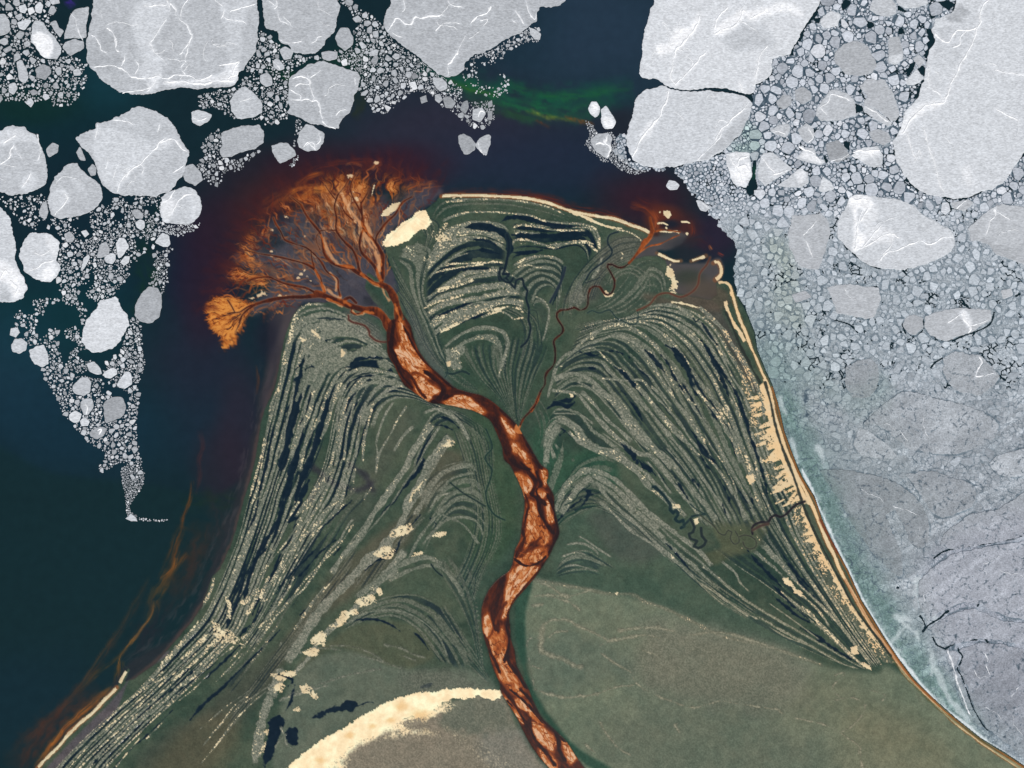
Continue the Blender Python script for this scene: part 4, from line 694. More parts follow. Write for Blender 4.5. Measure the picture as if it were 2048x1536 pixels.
# channel behind the barrier beach
for s, wd in [('1452,625 1465,655 1480,690 1500,730 1520,765', 3.4), ('1470,665 1485,700 1500,725', 3), ('1530,765 1540,800 1549,843 1561,886 1574,920 1588,955 1603,1000 1618,1040 1640,1085 1655,1115 1671,1143 1683,1165 1701,1202 1728,1242 1756,1277 1781,1312', 3.4)]:
    w, D, Tm, Sd, L = sdist(P(s), wd + 5)
    mixc(w, ss(1, -1, D - wd * (.7 + .5 * tf(Tm / 30, Sd * 0, 4, 2)) + N6[w] * 1.2) * .92, (44, 50, 46))
    SA[w] *= ss(0, 2, D - wd)
w, D, Tm, Sd, L = sdist(P('1781,1312 1815,1352 1850,1390 1890,1425 1940,1462 2000,1505 2060,1545'), 12); mixc(w, ss(8, 2, D + N14[w] * 2) * (Sd > 0) * .5, (62, 80, 58))
log('cover')
# ================= creeks =================
CC = [('1014,470 1018,490 1014,519 1009,540 1006,548 1018,548 1012,556 1000,560 998,545 1004,536', 2.6, (24, 36, 46)), ('1012,556 1022,568 1030,576 1032,562 1044,557 1048,572 1055,582 1052,596 1058,618 1057,640 1061,656 1055,680 1042,694', 2.1, (26, 38, 46)), ('1000,535 1000,552 1008,562 1020,565 1026,556', 1.8, (26, 38, 46)), ('1061,620 1072,622 1076,640 1078,660', 1, (44, 58, 54)),
  ('1130,535 1127,550 1118,572 1108,590 1100,605', 2.2, (38, 48, 58)), ('1236,464 1222,468 1216,476 1216,488 1224,500 1222,510 1212,520 1196,532 1180,545 1172,560', 1.5, (30, 42, 50)), ('1170,566 1188,560 1200,555', 1, (40, 48, 52)),
  ('1175,626 1184,621 1199,626 1219,620 1231,634 1245,642 1259,648 1271,648 1277,634 1274,621', 1, (36, 52, 54)), ('1274,621 1299,609 1314,591 1336,586 1361,594 1384,584 1396,569 1399,549 1406,538 1414,529 1420,515', 1.5, (92, 56, 46)), ('1193,690 1180,690 1160,700 1130,722 1112,735', 1, (40, 52, 54)),
  ('1386,636 1392,644 1398,638', 1.2, (30, 42, 48)), ('1306,973 1322,985 1334,1000 1341,1010 1340,1020 1346,1026 1352,1020 1356,1030 1350,1038 1358,1044 1366,1040 1368,1052 1362,1056', 2.9, (28, 46, 50)), ('1368,1050 1378,1040 1384,1033 1398,1030 1410,1028', 2.2, (34, 50, 52)), ('1381,1038 1389,1055 1386,1064 1378,1068 1382,1078 1394,1082 1388,1092 1396,1096 1408,1090 1412,1082 1404,1072 1402,1056', 2.6, (36, 46, 48)),
  ('1380,1008 1395,1020 1410,1028', 1, (34, 50, 52)), ('1400,1030 1415,1042 1428,1052 1438,1066 1450,1070 1456,1060 1464,1064 1460,1076 1468,1088 1478,1084 1476,1072 1470,1062', 1.1, (56, 60, 54)), ('1478,1074 1488,1070 1500,1072 1511,1080 1512,1092 1502,1098 1490,1094 1486,1084', 1.2, (58, 60, 54)), ('1505,1068 1504,1056 1511,1048 1524,1044 1536,1045 1541,1036 1551,1030 1560,1034 1573,1028 1582,1018 1591,1010 1600,1006 1609,1003', 2.3, (36, 34, 40)), ('1506,1060 1520,1052 1536,1048', 2.4, (74, 58, 52)),
  ('1010,858 1012,850 979,868 984,885 988,895 970,912 972,925 982,938 984,948', .1, (30, 50, 48)), ('972,858 978,872 983,885 984,898 974,908 970,918 978,930 984,940 980,960 972,985 976,1010 990,1030 1010,1040', 1.5, (34, 54, 50)), ('900,965 925,985 950,1000 970,1012', 1.6, (38, 52, 50)), ('862,1128 872,1142 885,1152', 1.4, (30, 44, 46)),
  ('892,745 905,748 925,742 938,748', 2.2, (34, 50, 50)), ('878,705 890,725 895,745 890,755', 1, (36, 52, 54)), ('697,631 698,640 704,644 729,651 738,662 739,670 752,681 765,684 772,684', 1.6, (84, 48, 42)), ('790,570 800,585 812,600 830,625 842,660 850,685', .9, (52, 60, 60)),
  ('1130,1010 1150,1000 1158,985 1170,978 1180,970', 1, (34, 50, 50)), ('1112,1055 1130,1035 1150,1025 1165,1015 1190,1012', 1.4, (36, 58, 52)), ('1060,940 1063,960', .1, (0, 0, 0))]
for s, wd, c in CC:
    if wd < .5: continue
    w, D, Tm, Sd, L = sdist(P(s), wd + 6)
    mixc(w, ss(wd + 3.5, wd, D + N6[w] * .8) * .35, (c[0] + 40, c[1] + 44, c[2] + 26))
    m = ss(.9, -.8, D - wd + N6[w] * wd * .25); mixc(w, m * .95, c); DK[w] = np.maximum(DK[w], (m > .6) * .6)
# ================= the river =================
RL = '810,640 782,640 774,660 774,684 776,709 790,734 802,759 810,772 822,780 840,793 862,806 885,808 920,815 942,820 965,830 982,843 994,868 1004,893 1008,918 1020,930 1027,943 1039,968 1048,993 1049,1018 1044,1050 1040,1080 1030,1100 1027,1118 1020,1140 1000,1155 985,1170 972,1190 964,1215 963,1240 967,1270 977,1302 986,1335 999,1365 1003,1385 1018,1410 1034,1435 1046,1460 1062,1490 1080,1515 1099,1536 1130,1570 1180,1620 1230,1680'
RR = '792,600 800,620 820,650 830,684 842,709 862,734 882,752 900,768 915,778 935,784 960,790 980,800 1002,818 1020,835 1034,850 1046,870 1060,893 1074,918 1082,930 1095,940 1096,955 1093,965 1107,990 1109,1018 1116,1050 1118,1068 1108,1090 1096,1115 1078,1143 1069,1155 1050,1178 1029,1202 1018,1225 1020,1255 1022,1280 1029,1302 1033,1330 1045,1355 1056,1377 1070,1410 1084,1436 1101,1452 1130,1480 1150,1510 1169,1536 1205,1580 1260,1640 1300,1680'
rpoly = np.concatenate([smooth(P(RL), 5), smooth(P(RR), 5)[::-1]])
w, d = sdf(rpoly, 16, False)
RIV = np.zeros((GH, GW), f4); DEP = np.zeros((GH, GW), f4)
mixc(w, ss(4, 0, d) * ss(-6, 0, d) * .5, (40, 44, 40))
m = ss(.9, -.9, d + N6[w] * .5)
RIV[w] = m
cl = (resamp(P(RL), 160) + resamp(P(RR), 160)) / 2
cw, cD, cT, cS, cL = sdist(cl, 60)
TT = np.zeros((GH, GW), f4); XX = np.zeros((GH, GW), f4); TT[cw] = cT; XX[cw] = np.minimum(cD, 60) * cS
x = N40[w] * 1.0 + N14[w] * .35
DEP[w] = .74 + .22 * x
DBR = np.full((GH, GW), 12., f4)
FL = tf(XX / 4.2 + N14 * 1.0, TT / 15 + XX / 22, 3, 3) * 1.3
FL2 = tf(XX / 13 + TT / 42 + N14 * .35, TT / 26, 9, 3)
bars = ['796,640 806,645 815,668 826,688 838,712 850,730 862,748 858,756 846,750 832,742 818,744 806,734 792,716 787,702 796,692 803,684 799,664', '826,752 842,750 856,764 870,772 882,782 868,790 856,804 844,800 834,786', '885,804 902,792 918,786 938,794 956,810 970,824 962,832 940,826 912,814 892,811', '1002,834 1012,842 1022,856 1033,872 1028,880 1016,868 1008,852',
 '1024,882 1036,890 1048,906 1062,920 1069,940 1071,955 1062,952 1050,930 1040,910 1026,904', '1028,946 1042,946 1055,954 1065,968 1061,984 1049,994 1038,978 1030,964', '1083,940 1092,944 1095,962 1090,970 1085,956', '1068,978 1084,980 1092,988 1082,1000 1074,996', '1056,1002 1068,1006 1076,1028 1086,1045 1097,1068 1098,1085 1088,1092 1070,1080 1058,1086 1052,1096 1046,1082 1054,1060 1052,1040', '1094,1004 1103,1020 1107,1042 1098,1048 1092,1026',
 '1032,1112 1052,1106 1075,1098 1094,1094 1092,1112 1074,1124 1048,1128 1034,1126', '1028,1138 1052,1128 1078,1134 1068,1152 1050,1174 1028,1200 1014,1232 1006,1236 1010,1204 1014,1164', '966,1238 976,1228 984,1248 982,1268 972,1276 967,1258', '978,1282 990,1260 1004,1256 1013,1280 1012,1304 996,1326 984,1314', '994,1336 1008,1318 1022,1326 1030,1352 1044,1374 1052,1392 1040,1394 1016,1376 1002,1358',
 '1002,1390 1014,1398 1022,1412 1014,1408', '1030,1400 1046,1398 1060,1412 1064,1424 1050,1422 1034,1412', '1024,1414 1040,1422 1052,1440 1046,1446 1032,1432', '1060,1444 1082,1450 1104,1468 1112,1490 1106,1502 1088,1492 1070,1478', '1124,1474 1140,1490 1152,1516 1142,1528 1128,1508', '1078,1498 1098,1508 1116,1530 1106,1548 1090,1528', '1058,1422 1076,1434 1090,1452 1080,1448 1064,1438', '1030,1064 1040,1060 1036,1084 1028,1096']
for b in bars:
    w, d = sdf(P(b), 12); DBR[w] = np.minimum(DBR[w], d)
w = cw
DEP[w] = np.where(RIV[w] > 0, .62 + .24 * ss(0, 8, DBR[w] + N14[w] * 3) + .08 * N40[w] + .08 * FL2[w], DEP[w])
for i, b in enumerate(bars):
    w, d = sdf(P(b), 12)
    f = ss(.9, -1.3, d + N6[w] * 2.2 + N14[w] * 2)
    inn = .02 + .36 * ss(-.45, .75, N6[w] * .35 + N14[w] * .35 + FL[w] * .7)
    inn = lerp(inn, .66, ss(.06, .02, np.abs(FL2[w] + N6[w] * .07))); inn = lerp(inn, .5, ss(.09, .02, np.abs(FL[w] * .6 + N6[w] * .1)) * .7)
    if i in (10, 13, 14, 8): inn = inn + .16
    DEP[w] = lerp(DEP[w], inn + .1 * N14[w], f)
# dark threads between the bars
for s, wd, k in [('786,640 784,665 780,690 788,712 800,735 812,748', 5, .95), ('806,652 820,680 832,702 848,722 868,740 890,758', 3, .85), ('812,748 826,760 836,780 850,796', 4, .8), ('850,745 868,758 885,775 880,792 865,803', 6, .95), ('872,745 890,762 908,778 890,794', 7, .95), ('900,788 925,786 950,792 975,806 992,826', 8, .8), ('985,845 998,865 1008,885 1015,908', 9, .85), ('1002,822 1025,842 1042,862 1056,892 1070,915 1080,935', 5, .9),
 ('1012,905 1028,925 1045,932 1056,945 1070,965 1064,985', 6, .85), ('1020,920 1040,935 1058,940', 5, .95), ('1072,945 1080,968 1072,982 1080,1000 1090,1010', 4, .9), ('1095,992 1105,1010 1112,1040 1116,1062 1108,1085 1098,1105', 5, .95), ('1062,990 1075,1000 1078,1020 1090,1045 1104,1065', 5, .92), ('1050,990 1056,1010 1052,1030 1048,1055', 3, .8), ('1040,1060 1048,1075 1040,1095 1032,1112', 4, .85), ('1030,1120 1050,1132 1075,1128 1092,1114', 3, .95), ('1080,1075 1060,1096 1040,1112', 4, .7),
 ('1078,1140 1062,1158 1045,1178 1026,1202 1014,1230', 2.5, .8), ('1002,1158 996,1185 988,1210 986,1235 992,1258', 9, .85), ('1018,1230 1014,1255 1018,1280 1014,1302 1008,1320', 4, .95), ('968,1272 978,1300 990,1325 998,1345', 4, .85), ('1012,1310 1020,1330 1036,1352 1050,1374', 5, .9), ('1010,1205 1000,1225 990,1245', 4, .7), ('1000,1370 1014,1390 1030,1412 1046,1438 1062,1462', 4, .85), ('1040,1380 1060,1400 1078,1430 1100,1452 1128,1482', 4.5, .9), ('1020,1380 1040,1396 1062,1418 1084,1446', 3, .9), ('1058,1440 1062,1462 1072,1485 1090,1505 1108,1530', 5, .88), ('1108,1460 1116,1482 1118,1502 1128,1520', 5, .95), ('1085,1440 1108,1462', 4, .9), ('1014,1402 1030,1418', 2, .9),
 ('780,700 790,725 804,752 824,775', 3, 1)]:
    w, D, Tm, Sd, L = sdist(P(s), wd * 2.2 + 3)
    f = ss(wd * .95, wd * .35, D * (1 + .35 * Sd) + N6[w] * 1.2 + N14[w] * 1.6) * RIV[w]
    DEP[w] = lerp(DEP[w], min(1, k + .08) + .04 * N6[w], f)
# fine braid lines
for s in ['800,690 815,705 830,725', '795,705 810,712 822,730', '815,672 822,700 840,720', '850,770 858,780 856,792', '900,797 915,803 930,812', '925,792 932,806 948,818', '1030,893 1040,905 1052,925', '1040,950 1045,968 1040,980', '1034,960 1050,962 1062,972', '1062,1010 1066,1030 1074,1050 1080,1070', '1058,1040 1070,1055 1085,1075', '1040,1105 1060,1110 1080,1106', '1036,1118 1060,1120', '1040,1140 1030,1160 1020,1190', '1060,1138 1040,1165 1020,1200', '985,1275 995,1290 990,1310', '1000,1262 1002,1285 1000,1305', '1010,1330 1020,1348 1034,1368', '1070,1452 1085,1470 1098,1490', '1085,1455 1092,1475 1106,1488', '1095,1512 1105,1530', '1135,1490 1142,1512']:
    w, D, Tm, Sd, L = sdist(P(s), 4); DEP[w] = lerp(DEP[w], .55, ss(1.6, .3, D + N6[w] * .8) * .7 * RIV[w])
def distrib(s, w0, w1, k=.72, sd=0, bank=True, warm=0):
    w, D, Tm, Sd, L = sdist(P(s), max(w0, w1) + 7)
    wd = w0 + (w1 - w0) * Tm / L
    wd = wd * (.85 + .3 * tf(Tm / 20, Sd * 0 + sd, sd, 2))
    e = D + N14[w] * 1.2
    if bank:
        mixc(w, ss(wd + 3, wd, e) * (.5 if warm else .3) * (1 - RIV[w]), (120 + warm * 60, 84 + warm * 36, 62 + warm * 20))
    m = ss(.9, -.7, e - wd + N6[w] * .5)
    kk = k + .2 * ss(-.6, .8, N14[w]) - .14 * (Sd > 0) * ss(wd * .2, wd, D)
    DEP[w] = np.where(m > RIV[w], kk, DEP[w]) if bank else lerp(DEP[w], kk, m)
    RIV[w] = np.maximum(RIV[w], m)
log('river main')
DB = [('795,650 797,630 792,604 785,590 776,576 762,569', 8, 7), ('762,569 765,552 765,535 766,514 760,500 752,487 742,474 730,460 725,445 724,425 722,405', 5, 2), ('752,487 752,476 757,466 772,446 790,429 802,409 812,400 824,394', 2.6, 1.4), ('762,569 748,566 735,556 722,549 708,540 700,534 674,531 657,519 648,505 646,492 642,470 636,460 627,449 612,429 602,409', 5, 1.6),
  ('722,549 717,535 714,518 704,498 690,485 678,470 672,458 673,434 669,415 672,400 677,388', 3.2, 1.5), ('760,560 750,535 738,520 724,506 719,488 722,470 727,455 724,430 714,410 706,395 700,378', 3.2, 1.6), ('724,430 722,410 730,395 738,380', 1.8, 1), ('706,440 690,425 680,405', 1.6, 1), ('672,461 655,460 640,462', 1.4, 1.2), ('752,487 738,470 724,440', 2, 1.5),
  ('788,668 780,655 774,646 767,634 756,625 744,621 727,619 707,614 687,606 667,599 645,590 632,586', 10, 6), ('645,590 632,591 607,594 585,594 562,596 537,601 512,608', 4.5, 3.5), ('632,586 612,576 587,571 569,567 552,560 537,554 512,556 495,562', 2.4, 1.5), ('650,584 644,570 642,559 635,548 629,539 614,529 587,521 557,514 535,510 512,506 490,500', 2.6, 1.2), ('680,592 676,575 676,560 668,552 657,546 650,538 644,526 634,514 624,504 612,495 599,491 582,485 569,479 562,464 552,448 547,436', 2, 1.2),
  ('622,500 624,520 632,545 646,575', 1.4, 1.6), ('690,600 700,595 712,606', 3, 3), ('704,616 702,624 710,628 724,626', 2, 2), ('512,608 500,616 490,624 482,634 478,645', 3, 1.5), ('510,609 495,614 480,624 470,625 455,627', 2.4, 1.2), ('484,632 478,650 470,665', 1.5, 1), ('470,625 462,610 455,600', 1.2, .8), ('640,462 632,478 640,500', 1.2, 1), ('603,410 590,400 580,392', 1.2, .8), ('677,388 690,372 700,355', 1.2, .8), ('672,400 660,385 650,370', 1.2, .8), ('700,378 705,360 715,345', 1.2, .8)]
for i, (s, a, b) in enumerate(DB): distrib(s, a, b, .7, i, True, .35)
for s, wd in [('760,530 755,545 762,560', 5), ('750,505 758,520 760,540', 5), ('742,478 752,495', 4), ('725,460 735,480 748,500', 4), ('672,528 690,532 708,536', 3), ('800,640 796,625 790,610', 3), ('765,575 770,590 778,600', 3.5), ('722,548 740,562 758,572', 3.5), ('642,470 650,490 660,510 676,528', 4), ('656,580 668,590 680,596', 4), ('630,540 640,560 650,582', 3), ('660,545 672,560 672,582', 3), ('690,604 700,610', 4), ('730,624 745,626', 3), ('705,622 715,630 728,626', 3), ('732,450 742,470', 6), ('684,612 670,605 655,598', 3), ('740,470 700,420 690,400', 3)]:
    w, D, Tm, Sd, L = sdist(P(s), wd * 2 + 3); f = ss(wd + 1, wd * .3, D + N6[w] * 2 + N14[w] * 2)
    mixc(w, f * .8 * (1 - RIV[w]), (206, 150, 104)); DEP[w] = lerp(DEP[w], .25, f * .7 * (RIV[w] > 0))
for s, a, b, k in [('1036,862 1046,838 1058,825 1069,813 1075,798 1081,783 1090,768 1090,754 1096,742 1106,732 1110,718 1110,696 1107,683 1114,674 1124,666 1126,656 1120,646 1113,634 1114,626 1121,620 1135,619 1149,615 1159,620 1170,617 1176,608 1176,592 1180,578 1190,572 1199,573 1205,582 1210,588 1216,590 1223,586 1228,575 1229,562 1223,548 1215,534 1216,529 1224,529 1236,535 1248,534 1258,526 1269,514', 1.9, 1.5, .84), ('1062,822 1072,806 1080,786', 3.4, 2.4, .6), ('1258,526 1269,514 1278,502 1290,486 1300,474 1306,462', 3.2, 4.5, .5), ('1300,474 1304,460 1302,448 1300,436', 4, 3, .5), ('1270,512 1285,500 1300,492 1320,488 1340,478 1358,470', 1.6, 1, .45), ('1283,498 1284,486 1290,478', 1.2, 1, .6), ('1308,464 1325,460 1345,462 1360,464', 1.2, 1, .5)]:
    distrib(s, a, b, k, int(a * 10), True, 0.0)
w, d = sdf(P('1028,862 1034,846 1040,852 1050,846 1044,868'), 6); DEP[w] = lerp(DEP[w], .35, ss(1, -1, d))
# banks
stops = [(0, (216, 170, 132)), (.14, (208, 150, 104)), (.3, (184, 108, 56)), (.5, (158, 80, 36)), (.66, (118, 56, 28)), (.82, (74, 34, 24)), (1, (38, 24, 26))]
xs = np.array([a for a, _ in stops]); cs = np.array([b for _, b in stops])
sel = RIV > .003
dd = np.clip(DEP[sel] + FL[sel] * .085 + FL2[sel] * .05 + WN2[sel] * .02 + (GN := fb(5, 91, 2, sx=.7, sy=1.8))[sel] * .05, 0, 1)
rc2 = np.stack([np.interp(dd, xs, cs[:, i]) for i in range(3)], 1).astype(f4)
COL[sel] += (rc2 - COL[sel]) * RIV[sel][:, None]
log('river')
def s2l(c):
    c = np.clip(c, 0, 255) / 255.
    return np.where(c <= .04045, c / 12.92, ((c + .055) / 1.055) ** 2.4)
